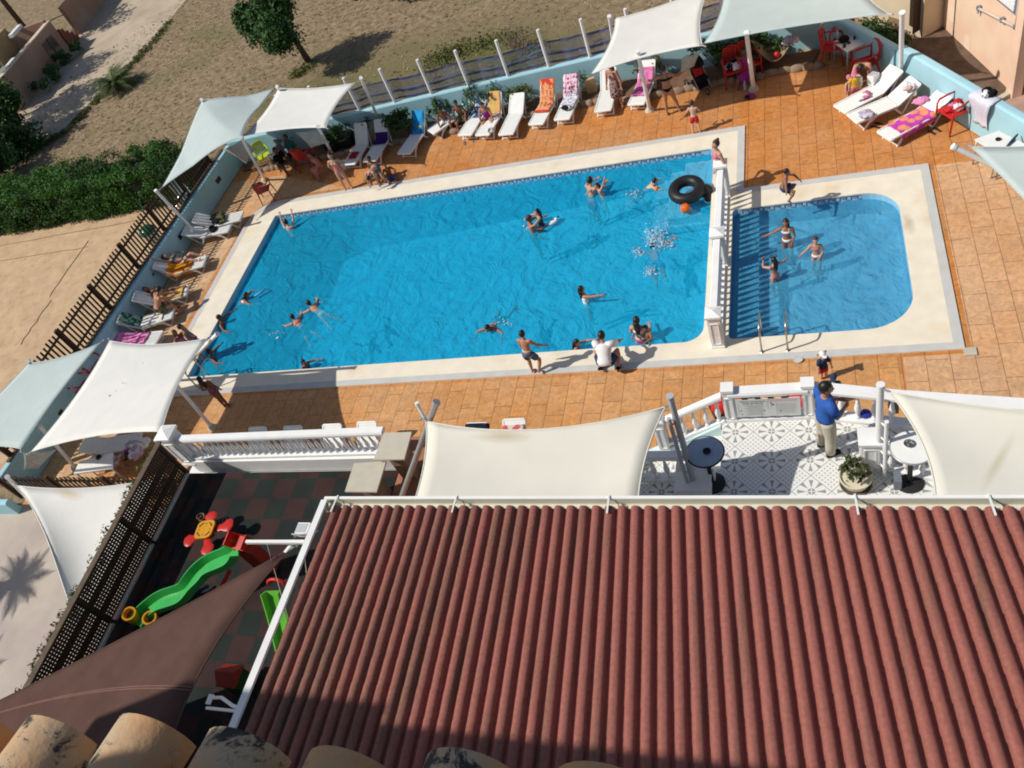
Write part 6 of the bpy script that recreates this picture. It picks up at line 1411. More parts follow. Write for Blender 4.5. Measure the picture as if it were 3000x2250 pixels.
# ---- towel cloths
def tmat(n,c,c2=None,s=7,lo=.5,hi=.53): return mat(n,c,.95,.10,20,.3,120,spec=.05,col2=c2,c2s=s,c2lo=lo,c2hi=hi)
def flower_mat(n,bg,c1,c2,scale,lo,hi):
    m=mat(n,bg,.95,.08,20,.3,120,spec=.05); N,L=nodes(m); b=N['Principled BSDF']; tc=N.new('ShaderNodeTexCoord'); v=N.new('ShaderNodeTexVoronoi'); v.inputs['Scale'].default_value=scale; v.inputs['Randomness'].default_value=.55; L.new(tc.outputs['Object'],v.inputs['Vector'])
    cr=N.new('ShaderNodeValToRGB'); cr.color_ramp.interpolation='CONSTANT'; e=cr.color_ramp.elements; e[0].position=0; e[0].color=c1+(1,); e[1].position=lo; e[1].color=c2+(1,); x=e.new(hi); x.color=bg+(1,); L.new(v.outputs['Distance'],cr.inputs[0]); L.new(cr.outputs[0],b.inputs['Base Color']); return m
towel('bright blue towel with a yellow patch hanging over a lounger backrest',l3,1.12,1.99,.56,tmat('blue_towel',(.03,.30,.62),(.02,.22,.50),4),seed=1)
obj('towel_patch',MB().ell((0,0,0),(.08,.012,.09),0,12,8),tmat('yellow_patch',(.62,.52,.10)),label='yellow printed patch on the bright blue towel',cat='patch').location=l3.matrix_basis@(lpath(46,1.35,.05)[0]+V(.15,0,0))
towel('yellow and peach towel over the lounger of the dark red figure',l6,1.2,1.98,.54,tmat('yellow_towel',(.62,.42,.13),(.68,.34,.16),2.2,.46,.56),seed=2)
towel('blue and white cloth on the narrow lounger beside the seated boys',l5,1.0,1.9,.5,tmat('blue_white_cloth',(.03,.10,.32),(.55,.60,.66),5),seed=3)
towel('turquoise towel under the seated boys',l4,1.05,1.9,.56,tmat('turquoise_towel',(.08,.42,.50),(.5,.6,.6),5),seed=4)
# lettered towel: woven letters in three columns, as on the photograph
tw=towel('red and apricot lettered towel over a white lounger',l8,.62,1.98,.56,tmat('apricot_towel',(.72,.34,.17),(.66,.27,.12),2,.4,.6),seed=5)
rb_=MB()
for sa,sb in ((1.78,1.985),(.60,.74)):
    o=len(rb_.v)
    for i in range(9):
        s=sa+(sb-sa)*i/8; p,nn=lpath(46,s,.045)
        for j in range(2): rb_.v.append(p+V(-.285+.57*j,0,0))
    for i in range(8): rb_.f.append([o+2*i,o+2*i+1,o+2*i+3,o+2*i+2]); rb_.m.append(0)
obj('border',rb_,tmat('red_border',(.58,.06,.03)),tw)
def text_mesh(s,size,depth=.002):
    c=bpy.data.curves.new('t','FONT'); c.body=s; c.size=size; c.extrude=depth; c.align_x='CENTER'; c.align_y='CENTER'; c.resolution_u=2
    o=bpy.data.objects.new('t',c); me=bpy.data.meshes.new_from_object(o); bpy.data.objects.remove(o); bpy.data.curves.remove(c); return me
def letters(parent,word,x,s_top,ang,size,m,name='lettering'):
    mb=MB()
    for i,ch in enumerate(word):
        me=text_mesh(ch,size); s=s_top-i*size*.92; p,nn=lpath(ang,s,.05); tg=(lpath(ang,s+.01)[0]-lpath(ang,s-.01)[0]).normalized()
        mb.add([p+V(x,0,0)+V(v.co.x*1.15,0,0)+tg*v.co.y+nn*v.co.z for v in me.vertices],[list(q.vertices) for q in me.polygons]); bpy.data.meshes.remove(me)
    return obj(name,mb,m,parent)
lm=tmat('dark_red_letters',(.42,.08,.03))
letters(tw,'DEBA',.16,1.70,46,.23,lm); letters(tw,'ITOLI',-.01,1.70,46,.19,lm); letters(tw,'LEILI',-.19,1.70,46,.18,lm)
towel('white towel with pink flowers over a lounger backrest',l9,1.35,2.0,.56,flower_mat('pink_flower_towel',(.70,.60,.66),(.22,.05,.12),(.66,.30,.42),9,.32,.55),seed=6)
towel('white and grey patterned towel on the seat of the flower towel lounger',l9,.62,1.40,.58,flower_mat('grey_pattern_towel',(.66,.64,.70),(.06,.06,.08),(.40,.38,.46),11,.22,.42),seed=7)
bundle('black and white bag on the lounger with the flower towel',l9.matrix_basis@V(.02,-.42,.36),.17,[CL['black'],CL['white']],cat='bag',name='beach_bag',seed=3,parts=3)
towel('pink towel laid over a lounger behind the white pole',l11,.42,1.72,.54,tmat('pink_towel',(.60,.14,.36),(.66,.22,.45),3),seed=8)
towel('magenta towel with orange flowers hanging down the side of a lounger',l14,.30,1.42,.84,flower_mat('magenta_orange_towel',(.52,.06,.42),(.74,.30,.14),(.70,.24,.16),3.6,.34,.44),hang=.16,seed=9)
bundle('pink cloth hanging beside the white cushion at the right',P(2700,305,.40),.2,tmat('light_pink_cloth',(.70,.28,.48)),cat='cloth',name='cloth',seed=5,parts=4)
towel('thick white towel over the backrest of the magenta towel lounger',l14,1.40,1.98,.60,tmat('white_towel',(.84,.84,.85)),seed=10,crease=.012)
towel('orange towel under the woman lying at the left wall',l17,.5,1.5,.72,tmat('orange_towel',(.72,.27,.02),(.60,.18,.02),4),hang=.15,off=-.08,seed=11)
towel('yellow towel on the lounger beside the bent man',l18,.12,1.1,.56,tmat('mustard_towel',(.66,.44,.10),(.55,.34,.08),5),seed=12)
towel('white towel with a yellow stripe on the left wall lounger',l19,.35,1.2,.7,tmat('white_striped_towel',(.74,.72,.70),(.62,.58,.30),2,.52,.57),hang=.14,seed=13)
towel('green striped towel over a backrest by the left wall',l19,1.24,1.92,.54,tmat('green_stripe_towel',(.02,.12,.09),(.30,.42,.32),6),seed=14)
towel('bright pink towel on the lounger under the left white sail',l20,.5,1.8,.56,tmat('hot_pink_towel',(.74,.16,.42),(.80,.34,.56),7),seed=15,crease=.014)
towel('dark purple towel on the right grey lounger behind the bent boy',l2,.95,1.5,.58,tmat('purple_towel',(.05,.02,.13)),seed=16)
towel('red cloth on the left grey lounger behind the bent boy',l1,.28,.7,.34,tmat('red_cloth_piece',(.42,.02,.03)),seed=17)
towel('red and white towel over a lounger above the beige terrace sail',l25,1.15,1.82,.58,tmat('red_white_towel',(.55,.12,.13),(.66,.55,.5),6),seed=18)
towel('navy and red towel over a lounger above the beige terrace sail',l26,1.2,1.95,.66,tmat('navy_red_towel',(.018,.02,.04),(.45,.04,.06),2.4,.58,.6),seed=19)
bundle('black garment on the nearer white lounger at the left wall',l16.matrix_basis@V(.05,-.25,.34),.2,CL['black'],seed=21,parts=4,flat=.25)
bundle('dark clothes heap on the further white lounger at the left wall',l15.matrix_basis@V(.0,.05,.36),.3,[CL['camo'],CL['black']],seed=22,parts=6,flat=.35)
bundle('pink and white clothes on the first right hand lounger',l12.matrix_basis@V(.05,-.25,.34),.18,[CL['pink'],CL['white']],seed=23,parts=4,flat=.3)
bundle('pale crumpled shirt on the foot of the second right hand lounger',l13.matrix_basis@V(.08,-.72,.34),.2,CL['lav'],seed=24,parts=4,flat=.35)
bundle('pale pink bag with a strap on the second right hand lounger',l13.matrix_basis@V(.1,.62,.58),.18,[CL['white'],cloth('pale_pink',(.65,.48,.45))],cat='bag',name='beach_bag',seed=25,parts=4)
bundle('bright blue and white bag lying between the right hand loungers',P(2592,262,.05),.2,[cloth('violet_blue',(.07,.05,.45)),CL['white']],cat='bag',name='beach_bag',seed=26,parts=3)
for k,(px,py) in enumerate(((2508,252),(2558,243))):
    o=obj('toy_box',MB().box((0,0,.13),(.26,.2,.26)).box((0,0,.266),(.22,.16,.01),0,1),[M['white'],CL['lav']],label=['white toy box with a pale purple lid nearer the child','white box with a pale purple lid nearer the backrest'][k],cat='box',bevel=.01); o.location=P(px,py,.34); o.rotation_euler=(0,0,.5+.4*k)
# ---- chairs
def make_chair(m,label):
    t=thing('armchair',label,'chair')
    s=MB(); s.box((0,0,.42),(.46,.44,.025)); s.box((0,-.21,.405),(.46,.03,.05)); obj('seat',s,m,t,bevel=.01)
    b=MB(); k=8
    for i in range(k):
        x=-.2+.4*(i+.5)/k; c=.05*(x/.2)**2
        if i%2==0 or True: b.obox((x,.25-c+.05,.66),V(.021,0,0),V(0,.006,0),V(0,.03,.2))
    b.tube([(-.22,.19,.44),(-.22,.22,.70),(-.17,.27,.86),(0,.30,.9),(.17,.27,.86),(.22,.22,.70),(.22,.19,.44)],.018,7); b.box((0,.285,.80),(.36,.012,.12)); obj('backrest',b,m,t,smooth=False)
    for x in (-1,1):
        obj('armrest',MB().tube([(x*.22,.22,.68),(x*.26,.05,.66),(x*.265,-.16,.64),(x*.255,-.22,.56)],[.016,.024,.024,.018],7),m,t,smooth=True)
        obj('leg',MB().tube([(x*.255,-.22,.57),(x*.25,-.22,.42),(x*.27,-.27,.0)],[.018,.024,.018],7),m,t,smooth=True); obj('leg',MB().tube([(x*.21,.19,.43),(x*.25,.30,.0)],[.024,.017],7),m,t,smooth=True)
    return t
ch=make_chair(M['red'],'bright red armchair full of clothes beside the magenta towel lounger'); p=P(2790,370,0); ch.location=(p.x,p.y,0); ch.rotation_euler=(0,0,R(-60)); ch.scale=(1.15,1.15,1.15); ch['group']='red plastic armchairs'; RC=V(p.x,p.y,.5)
def chair(px,py,rz,label,z=.42): p=P(px,py,z); return dup(ch,(p.x,p.y,0),R(rz),label,'red plastic armchairs')
chair(2470,120,-20,'red armchair in the shade behind the white table')
chair(2536,188,-75,'red armchair against the blue wall in the shade, right of the white table')
chair(2440,140,80,'red armchair half hidden left of the white table')
chair(2150,205,10,'red armchair heaped with clothes in the shade beside the stroller')
chair(2192,190,25,'red armchair of the person in purple in the shade')
chair(275,1075,75,'dark red armchair seen through the gap between the two left sails, upper one')
chair(248,1135,100,'dark red armchair seen through the gap between the two left sails, lower one')
chair(895,462,170,'red armchair of the person in coral print')
cd2=make_chair(M['redd'],'dull red armchair standing alone at the far left pool corner'); p=P(772,555,.42); cd2.location=(p.x,p.y,0); cd2.rotation_euler=(0,0,R(-160))
cy=make_chair(M['lime'],'yellow green armchair under the cream sail at the far left'); p=P(772,455,.42); cy.location=(p.x,p.y,0); cy.rotation_euler=(0,0,R(40))
for k,(px,py,rz) in enumerate(((840,425,170),(815,455,-120))): 
    p=P(px,py,.42)
    if k==0: cg=make_chair(M['grey'],'grey chair of the person in teal in the shade'); cg.location=(p.x,p.y,0); cg.rotation_euler=(0,0,R(rz))
    else: dup(cg,(p.x,p.y,0),R(rz),'grey chair of the dark haired person in black')
bundle('clothes and a red bag heaped in the bright red armchair',RC,.19,[CL['red'],CL['white'],CL['black'],CL['pink'],CL['red']],seed=31,parts=8,flat=.8)
bundle('pale clothes heaped on the red armchair beside the stroller',P(2150,196,.5),.2,[CL['lav'],CL['black'],CL['white']],seed=32,parts=5,flat=.7)
# folded grey reclining chair hung on the left wall + green bin + robe
rc=thing('folding_chair','folded grey reclining chair leaning on the left blue wall by the leaning pole','folding chair',P(575,610,.0)); 
obj('panel',MB().obox((-.05,0,.75),V(.04,0,.02),V(0,.28,0),V(-.12,0,.62)),M['silver'],rc); obj('frame',MB().tube([(.02,-.3,0),(-.2,-.3,1.35),(-.2,.3,1.35),(.02,.3,0)],.018,6),M['grey'],rc)
bn=thing('rubbish_bin','round grey bin with a dark green lid standing outside the left blue wall','bin',P(512,735,.0)+V(-.55,.1,0)*1.0)
obj('body',MB().lathe([(.2,.0),(.27,.86),(.28,.9),(.25,.9),(.2,.1),(0,.1)],n=18),M['tanbark'],bn,smooth=True,auto=40); obj('lid',MB().lathe([(.3,.9),(.29,1.0),(.2,1.09),(0,1.13)],n=18),mat('green_lid',(.008,.10,.05),.25,.1,4),bn,smooth=True,auto=50)
p=P(533,585,1.2); fg=thing('bicycle_frame','tangle of grey metal equipment behind the left blue wall','equipment',(p.x-.5,p.y,.9)); obj('frame',MB().tube([(0,0,0),(.15,.3,.25),(.1,.75,.15)],.03,6).tube([(.1,.1,.3),(.2,.55,.05),(.3,.8,.25)],.025,6).tube([(-.1,.4,.1),(.25,.35,.3)],.035,6),M['silver'],fg); obj('cover',MB().obox((.25,.55,.18),V(.08,.04,0),V(-.05,.15,0),V(0,0,.02)),M['silver'],fg)
bag=thing('backpack','dark backpack hanging on the left blue wall above the lying woman','backpack',P(434,800,.62)); obj('body',MB().ell((0,0,0),(.15,.2,.24),0,12,9),CL['black'],bag,smooth=True); obj('pocket',MB().ell((.1,0,-.07),(.08,.13,.11),0,10,7),CL['grey'],bag,smooth=True); obj('strap',MB().tube([(-.02,-.1,.2),(-.12,-.08,.32),(-.12,.08,.32),(-.02,.1,.2)],.018,6),CL['black'],bag)
# bathrobe hanging over the right wall
rp=V(3.95,18.62,0); wdir=V(-.486,.874,0); wn=V(-.874,-.486,0); rob=MB(); k=14; n=8
for i in range(k+1):
    t_=i/k
    for j in range(n+1):
        u=-1+2*j/n; 
        if t_<.25: base=rp-wn*(.24-.96*t_)+V(0,0,1.10)
        else: base=rp+wn*(.03+.05*math.sin(t_*5))+V(0,0,1.10-(t_-.25)*1.05)
        rob.v.append(base+wdir*u*(.30+.05*math.sin(t_*6))*(1 if t_<.5 else 1-.15*(t_-.5))+wn*(.025*math.sin(u*7+t_*3)+.03))
for i in range(k):
    for j in range(n): A=i*(n+1)+j; rob.f.append([A,A+1,A+n+2,A+n+1]); rob.m.append(0)
ro=obj('bathrobe',rob,cloth('pale_lilac_cloth',(.62,.62,.72)),smooth=True,label='pale lilac robe draped over the right blue wall behind the red armchair',cat='robe',recenter=True); ro.modifiers.new('t','SOLIDIFY').thickness=.012
bundle('black bag with white trim on top of the right wall beside the robe',rp-wn*.10+V(0,0,1.12),.15,[CL['black'],CL['black'],CL['white']],cat='bag',name='beach_bag',seed=41,parts=4,flat=.8)
# ---- tables
def sq_table(label,cs,zt,leg=True,m=None):
    c=[P(*q,zt) for q in cs]; cen=sum(c,V(0,0,0))/len(c); t=thing('table',label,'table',(cen.x,cen.y,0)); pl=[((q-cen).x,(q-cen).y) for q in c]
    ar=sum(pl[i][0]*pl[(i+1)%4][1]-pl[(i+1)%4][0]*pl[i][1] for i in range(4)); pl=pl if ar>0 else pl[::-1]
    obj('tabletop',MB().prism(pl,zt-.03,zt),m or M['plastic'],t,bevel=.006)
    for q in pl: obj('leg',MB().tube([(q[0]*.9,q[1]*.9,zt-.03),(q[0]*.95,q[1]*.95,0)],[.025,.018],7),M['silver'],t,smooth=True)
    return t,cen
t1,c1=sq_table('white square table with small things in the shade at the right far corner',((2440,122),(2500,101),(2542,122),(2482,152)),.72)
for k,(px,py,lab,m,pr) in enumerate(((2453,112,'pale blue bottle on the shaded white table',mat('pale_blue_plastic',(.35,.45,.6),.3),[(.045,0),(.045,.16),(.018,.2),(.018,.24),(0,.24)]),(2473,120,'dark grey bag on the shaded white table',CL['black'],[(.13,0),(.15,.06),(.10,.13),(0,.15)]),(2474,138,'black cup near the corner of the shaded white table',M['black'],[(.04,0),(.045,.08),(.035,.08),(.03,.01),(0,.01)]),(2487,127,'dark sunglasses case on the shaded white table',M['black'],[(.05,0),(.05,.04),(0,.045)]),(2503,115,'brown bottle lying on the shaded white table',mat('brown_glass',(.08,.03,.015),.2),[(.03,0),(.03,.09),(0,.1)]))):
    o=obj('table_item',MB().lathe(pr,n=14),m,smooth=True,auto=40,label=lab,cat='bottle' if 'bottle' in lab else ('cup' if 'cup' in lab else 'bag')); o.name=['bottle','bag','cup','glasses_case','bottle'][k]; o.location=P(px,py,.72)
o=None
t2,c2_=sq_table('white table at the right edge by the wall with an ashtray',((2855,408),(2925,383),(3010,425),(2930,452)),.72)
o=obj('ashtray',MB().lathe([(.05,0),(.06,.035),(.05,.035),(.04,.008),(0,.008)],n=16),M['black'],smooth=True,auto=40,label='black ashtray on the white table at the right edge',cat='ashtray'); o.location=P(2924,410,.72)
o=obj('umbrella',MB().tube([(-.3,0,.03),(0,.0,.04),(.25,.02,.03)],[.012,.035,.02],8),CL['navy'],smooth=True,label='dark folded umbrella lying on the white table at the right edge',cat='umbrella'); o.location=P(2965,416,.72); o.rotation_euler=(0,0,.9)
t3=thing('trestle','thin dark metal trestle legs under the grey aqua sail at the right edge','trestle',P(2904,522,0)); obj('leg',MB().tube([(0,0,0),(.03,.0,.5)],.012,6).tube([(-.02,-.01,.02),(.2,.05,.03)],.012,6),M['grey'],t3); obj('foot',MB().bar(V(.2,.05,.05),V(.42,-.12,.05),.06,.06),M['black'],t3)
t4,c4=sq_table('white plastic table with a black ashtray under the left white sail',((215,1388),(232,1352),(330,1325),(330,1372)),.70)
o=obj('ashtray',MB().lathe([(.07,0),(.08,.05),(.06,.05),(.05,.01),(0,.01)],n=16),M['black'],smooth=True,auto=40,label='black ashtray on the white table under the left white sail',cat='ashtray'); o.location=P(291,1341,.70)
def bar_table(label,base,topm,rimm,ztop):
    b=P(*base,T); t=thing('bar_table',label,'bar table',b); h=ztop
    obj('tabletop',MB().lathe([(0,h-.03),(.265,h-.03),(.285,h-.012),(.27,h),(.0,h)],n=32),topm,t,smooth=True,auto=30); obj('rim',MB().tube([(.278*math.cos(2*math.pi*i/32),.278*math.sin(2*math.pi*i/32),h-.014) for i in range(33)],.015,6),rimm,t,smooth=True)
    obj('column',MB().cyl((0,0,.03),(0,0,h-.03),.035,.035,12),M['black'],t,smooth=True,auto=40); obj('foot',MB().lathe([(0,0),(.2,0),(.2,.018),(.06,.05),(.0,.05)],n=28),M['black'],t,smooth=True,auto=30); return t
hz=vert_z((2088,1416),T,(2070,1321))-T
bar_table('round bar table with grey top and dark rim in the shade of the beige sail',(2088,1416),mat('grey_blue_top',(.33,.39,.48),.35,.05,4),M['black'],hz)
o=obj('ashtray',MB().lathe([(.05,0),(.06,.03),(.045,.03),(.035,.008),(0,.008)],n=16),M['black'],smooth=True,auto=40,label='dark ashtray on the shaded round bar table',cat='ashtray'); o.location=P(2071,1324,T+hz)
bar_table('round bar table with a white top in the sun beside the twin white poles',(2664,1412),M['white'],M['silver'],hz)
o=obj('ashtray',MB().lathe([(.055,0),(.07,.03),(.055,.03),(.04,.008),(0,.02)],n=18),M['steel'],smooth=True,auto=40,label='shiny steel ashtray on the white round bar table',cat='ashtray'); o.location=P(2663,1302,T+hz)
o=obj('box_stand',MB().box((0,0,.11),(.10,.18,.22)),M['grey'],label='small grey box beside the foot of the white bar table',cat='box'); o.location=P(2628,1420,T)
# ---- rules sign
sc_=P(2255,1192,T+.36); ya=8.08
sg=thing('notice_board','white pool rules board tied to the terrace railing','sign',(-.80,ya,T+.38))
sw,sh_=.98,.47
obj('panel',MB().box((0,0,0),(sw,.012,sh_)),mat('board_white',(.66,.68,.67),.4,.03,5),sg)
ink=mat('dark_print',(.06,.06,.09),.6,0); ink2=mat('pale_print',(.33,.36,.36),.6,0); pinkp=mat('pale_pink_print',(.62,.52,.53),.6,0)
def put_text(s,size,x,z,m,name='lettering'):
    me=text_mesh(s,size,.0006); mb=MB(); mb.add([V(x+v.co.x,-.0075-v.co.z,z+v.co.y) for v in me.vertices],[list(q.vertices) for q in me.polygons]); bpy.data.meshes.remove(me); return obj(name,mb,m,sg)
put_text('Normas Comunitarias',.043,-.22,.175,ink); put_text('Área de Piscina',.050,-.22,.125,ink)
ls=MB()
for k in range(11): ls.box((-.215+ (.02 if k%3 else 0),-.008,.078-k*.026),(.30-.04*(k%3),.001,.006))
obj('text_block',ls,ink2,sg)
ls=MB()
for k in range(9): ls.box((.28,-.008,.085-k*.030),(.30-.05*(k%2),.001,.006))
obj('text_block',ls,ink2,sg)
pk=MB().box((.19,-.0078,.19),(.50,.001,.06)); pk.box((.27,-.0078,.19),(.3,.001,.07)); obj('colour_field',MB().box((.22,-.0075,.185),(.44,.001,.075)),pinkp,sg)
pic=MB()
for x,z,r in ((.055,.115,.016),(.085,.08,.018),(.06,.055,.015),(-.42,-.06,.014),(-.41,-.16,.014),(-.06,-.07,.016),(.19,-.09,.013)): pic.ell((x,-.0078,z),(r*.7,.0012,r*1.2),0,10,6)
obj('pictogram',pic,ink,sg)['kind']='stuff'
fm=MB()
for x0,x1,z0,z1 in ((.0,.002,-.04,.21),(.13,.132,-.23,.14),(-.46,-.458,-.12,.08),(-.11,-.108,-.22,-.06)): fm.box(((x0+x1)/2,-.0078,(z0+z1)/2),(.003,.001,z1-z0))
obj('frame_lines',fm,ink2,sg)
for k in range(4): obj('tie',MB().box((-.34+.2*k,0,sh_/2+.012),(.085,.02,.02)),M['black'],sg)
for k in range(4): obj('tie',MB().box((-.34+.2*k,0,-sh_/2-.006),(.085,.02,.014)),M['black'],sg)
# things behind the railing on the deck
for k,(px,py) in enumerate(((2120,1186),(2168,1180),(2348,1170))):
    o=obj('pedal_car',MB().ell((0,0,.2),(.28,.2,.18),0,14,9).box((.05,0,.1),(.5,.3,.12),0,1).cyl((-.2,-.2,.08),(-.2,.2,.08),.08,.08,10,1).cyl((.2,-.2,.08),(.2,.2,.08),.08,.08,10,1),[M['red'],M['black']],smooth=True,auto=40,label=['red and black ride-on toy left of the sign post','red and black ride-on toy at the left end of the rules sign','red and black ride-on toy at the right end of the rules sign'][k],cat='ride-on toy'); q=P(px,py,.2); o.location=(q.x,q.y,0); o.rotation_euler=(0,0,.4+k)
o=obj('ball',MB().ell((0,0,0),.085,0,18,12),mat('royal_blue_ball',(.03,.04,.30),.4,.05,4),smooth=True,label='blue ball on the terrace kerb behind the twin white poles',cat='ball'); o.location=P(2536,1213,T+.09)
o=obj('parasol_base',MB().box((0,0,.06),(.14,.16,.12)),mat('brown_box',(.25,.16,.12),.8),label='small brown box behind the twin white poles under the beige sail',cat='box'); o.location=P(2617,1200,T+.0)
# ---- pool ladders
def ladder(label,x,y,dy,zc=.03,n=2):
    t=thing('pool_ladder',label,'pool ladder',(x,y,zc))
    for s in (-.27,.27):
        pts=[V(s,0,0),V(s,0,.50)]+[V(s,dy*.28*(1-math.cos(a)),.62+.14*math.sin(a)*1.0) for a in [math.pi*i/8 for i in range(1,8)]]+[V(s,dy*.56,.35),V(s,dy*.58,-.25),V(s,dy*.6,-.7)]
        obj('rail',MB().tube(pts,.021,9),M['steel'],t,smooth=True); obj('flange',MB().lathe([(0,0),(.05,0),(.05,.012),(.025,.03),(0,.03)],(s,0,0),12),M['steel'],t,smooth=True,auto=40)
    for k in range(2): obj('step',MB().box((0,dy*.59,-.28-.27*k),(.52,.09,.02)),M['steel'],t)
    return t
a=P(2236,1031,.03); b=P(2304,1026,.03); ladder('stainless pool ladder at the near edge of the small pool',(a.x+b.x)/2,(a.y+b.y)/2,1.0)
a=P(585,1143,.03); b=P(625,1132,.03); ladder('stainless pool ladder at the near left corner of the big pool',P(606,1138,.03).x,P(606,1138,.03).y,1.0)
# ---- things in the water
rt=thing('swim_ring','big black inner tube floating upright at the right end of the big pool','swim ring',P(2012,556,.20))
def torus(mb,R_,r_,rot,n=32,k=14):
    o=len(mb.v)
    for i in range(n):
        a=2*math.pi*i/n
        for j in range(k):
            b=2*math.pi*j/k; mb.v.append(rot@V((R_+r_*math.cos(b))*math.cos(a),(R_+r_*math.cos(b))*math.sin(a),r_*math.sin(b)*1.0))
    for i in range(n):
        for j in range(k): mb.f.append([o+i*k+j,o+((i+1)%n)*k+j,o+((i+1)%n)*k+(j+1)%k,o+i*k+(j+1)%k]); mb.m.append(0)
    return mb
cx_,cu_,cb_=[V(MC[0][k],MC[1][k],MC[2][k]) for k in range(3)]
rotm=(cb_*math.cos(R(38))+(cx_*-.5+cu_*.86)*math.sin(R(38))).to_track_quat('Z','Y').to_matrix()
obj('tube',torus(MB(),.345,.155,rotm),M['dark'],rt,smooth=True); obj('valve',MB().tube([rotm@V(.12,-.17,.06),rotm@V(.11,-.15,.10)],.01,6),M['steel'],rt)
fl_=obj('swim_bag',MB().ell((0,0,0),(.2,.17,.2),0,12,9).ell((.05,-.12,-.1),(.12,.16,.14),0,10,7),M['black'],smooth=True,label='black swim bag floating behind the big inner tube',cat='bag'); fl_.location=P(2068,560,.05)
bl=thing('ball','orange ball floating below the black inner tube','ball',P(2008,610,.05)); obj('panel',MB().ell((0,0,0),.135,0,20,14),mat('orange_ball',(.74,.14,.02),.35,.06,5),bl,smooth=True); obj('stripe',torus(MB(),.134,.006,Matrix.Rotation(R(80),3,'Y')@Matrix.Rotation(R(20),3,'X'),28,6),mat('dark_seam',(.20,.08,.02),.5),bl,smooth=True)
o=obj('pool_toy',MB().tube([(0,0,0),(.35,.25,.03)],.03,8),mat('pale_blue_foam',(.10,.35,.75),.6),smooth=True,label='pale blue foam stick beside the swimmer in the white bikini',cat='pool toy'); o.location=P(745,868,-.05)
o=obj('pool_toy',MB().ell((0,0,0),(.16,.07,.05),0,12,8).ell((.14,.03,.03),(.06,.05,.05),0,8,6,).box((.2,.06,.05),(.1,.03,.03),.3,1),[M['white'],M['black']],smooth=True,label='small white and black pool toy beside the couple in the water',cat='pool toy'); o.location=P(1618,652,-.04); o.rotation_euler=(0,0,.5)
sp=MB(); r8=random.Random(8)
def splash(cx,cy,n,sx,sy,zm):
    for _ in range(n):
        q=P(cx+r8.gauss(0,sx),cy+r8.gauss(0,sy),WZ+.01); s=abs(r8.gauss(0,1)); z=WZ+.012+abs(r8.gauss(0,zm)); rr=r8.uniform(.004,.013)*(2.2 if r8.random()<.12 else 1); sp.ell((q.x,q.y,z),(rr*r8.uniform(1,2.2),rr*r8.uniform(1,2.2),rr*.5),0,6,4)
splash(1925,708,420,17,14,.16); splash(1868,742,70,9,6,.03); splash(1958,722,60,11,5,.05); splash(1905,795,90,12,9,.03); splash(1950,665,30,6,16,.05)
splash(1470,945,40,16,6,.02); splash(1862,567,40,14,5,.02); splash(1550,665,25,14,5,.015); splash(945,885,6,9,4,.01); splash(805,978,14,13,4,.01)
o=obj('splash',sp,M['foam'],smooth=True); tag(o,kind='stuff')
# ---- stroller, hammock
st=thing('stroller','black three wheeled pushchair with red lining in front of the pole','pushchair',P(2055,262,0),R(-150))
obj('frame',MB().tube([(-.2,.35,.12),(-.2,-.1,.55),(-.2,-.45,1.0),(.2,-.45,1.0),(.2,-.1,.55),(.2,.35,.12)],.016,7).tube([(-.22,-.4,.14),(-.2,.0,.5)],.015,6).tube([(.22,-.4,.14),(.2,.0,.5)],.015,6).bar(V(-.25,-.4,.14),V(.25,-.4,.14),.02,.02),M['silver'],st,smooth=True)
obj('seat',MB().obox((0,.08,.45),V(.18,0,0),V(0,.2,-.02),V(0,.02,.02)).obox((0,-.14,.66),V(.18,0,0),V(0,.02,.01),V(0,-.1,.24)),CL['black'],st); obj('lining',MB().obox((0,-.10,.67),V(.14,0,0),V(0,.012,.01),V(0,-.09,.2)),CL['red'],st)
can=MB().ell((0,-.16,.82),(.24,.34,.26),0,14,10); can.f=[f_ for f_ in can.f if sum(can.v[i].z for i in f_)/len(f_)>.84]; can.m=[0]*len(can.f); obj('hood',can,CL['black'],st,smooth=True); obj('basket',MB().box((0,-.05,.2),(.34,.45,.14)),CL['black'],st)
for x,y,r_ in ((-.27,-.4,.15),(.27,-.4,.15),(0,.42,.12)):
    wl=obj('wheel',torus(MB(),r_-.025,.026,Matrix.Translation((0,0,0)).to_3x3()@Matrix.Rotation(R(90),3,'Y'),20,8),M['black'],st,smooth=True); wl.location=(x,y,r_); ri=MB()
    for k in range(5): a=2*math.pi*k/5; ri.bar(V(0,0,0),V(0,math.cos(a)*(r_-.03),math.sin(a)*(r_-.03)),.012,.012,up=(1,0,0))
    obj('rim',ri,M['silver'],wl)
a=P(2202,120,.95); b=P(2330,98,1.0); hk=thing('hammock','sagging tan hammock hung from the white pole in the shade','hammock',a); mb=MB(); n=20; k=6; bb=b-a
for i in range(n+1):
    t_=i/n; w_=.04+.34*math.sin(math.pi*t_)**.7
    for j in range(k+1):
        u=-1+2*j/k; mb.v.append(bb*t_+V(.0,u*w_,-.75*math.sin(math.pi*t_)+.22*u*u*math.sin(math.pi*t_)))
for i in range(n):
    for j in range(k): A=i*(k+1)+j; mb.f.append([A,A+1,A+k+2,A+k+1]); mb.m.append(0)
hm=obj('cloth',mb,cloth('tan_hammock',(.30,.23,.16)),hk,smooth=True); hm.modifiers.new('t','SOLIDIFY').thickness=.01; obj('rope',MB().tube([(-.05,0,.02),bb*.12+V(0,.1,-.18),bb*.12+V(0,-.1,-.18)],.012,5),M['tanbark'],hk)
o=obj('ball',MB().ell((0,0,0),(.09,.09,.12),0,14,10),M['red'],smooth=True,label='red ball lying in the hammock',cat='ball'); o.location=a.lerp(b,.55)+V(0,.02,-.60)
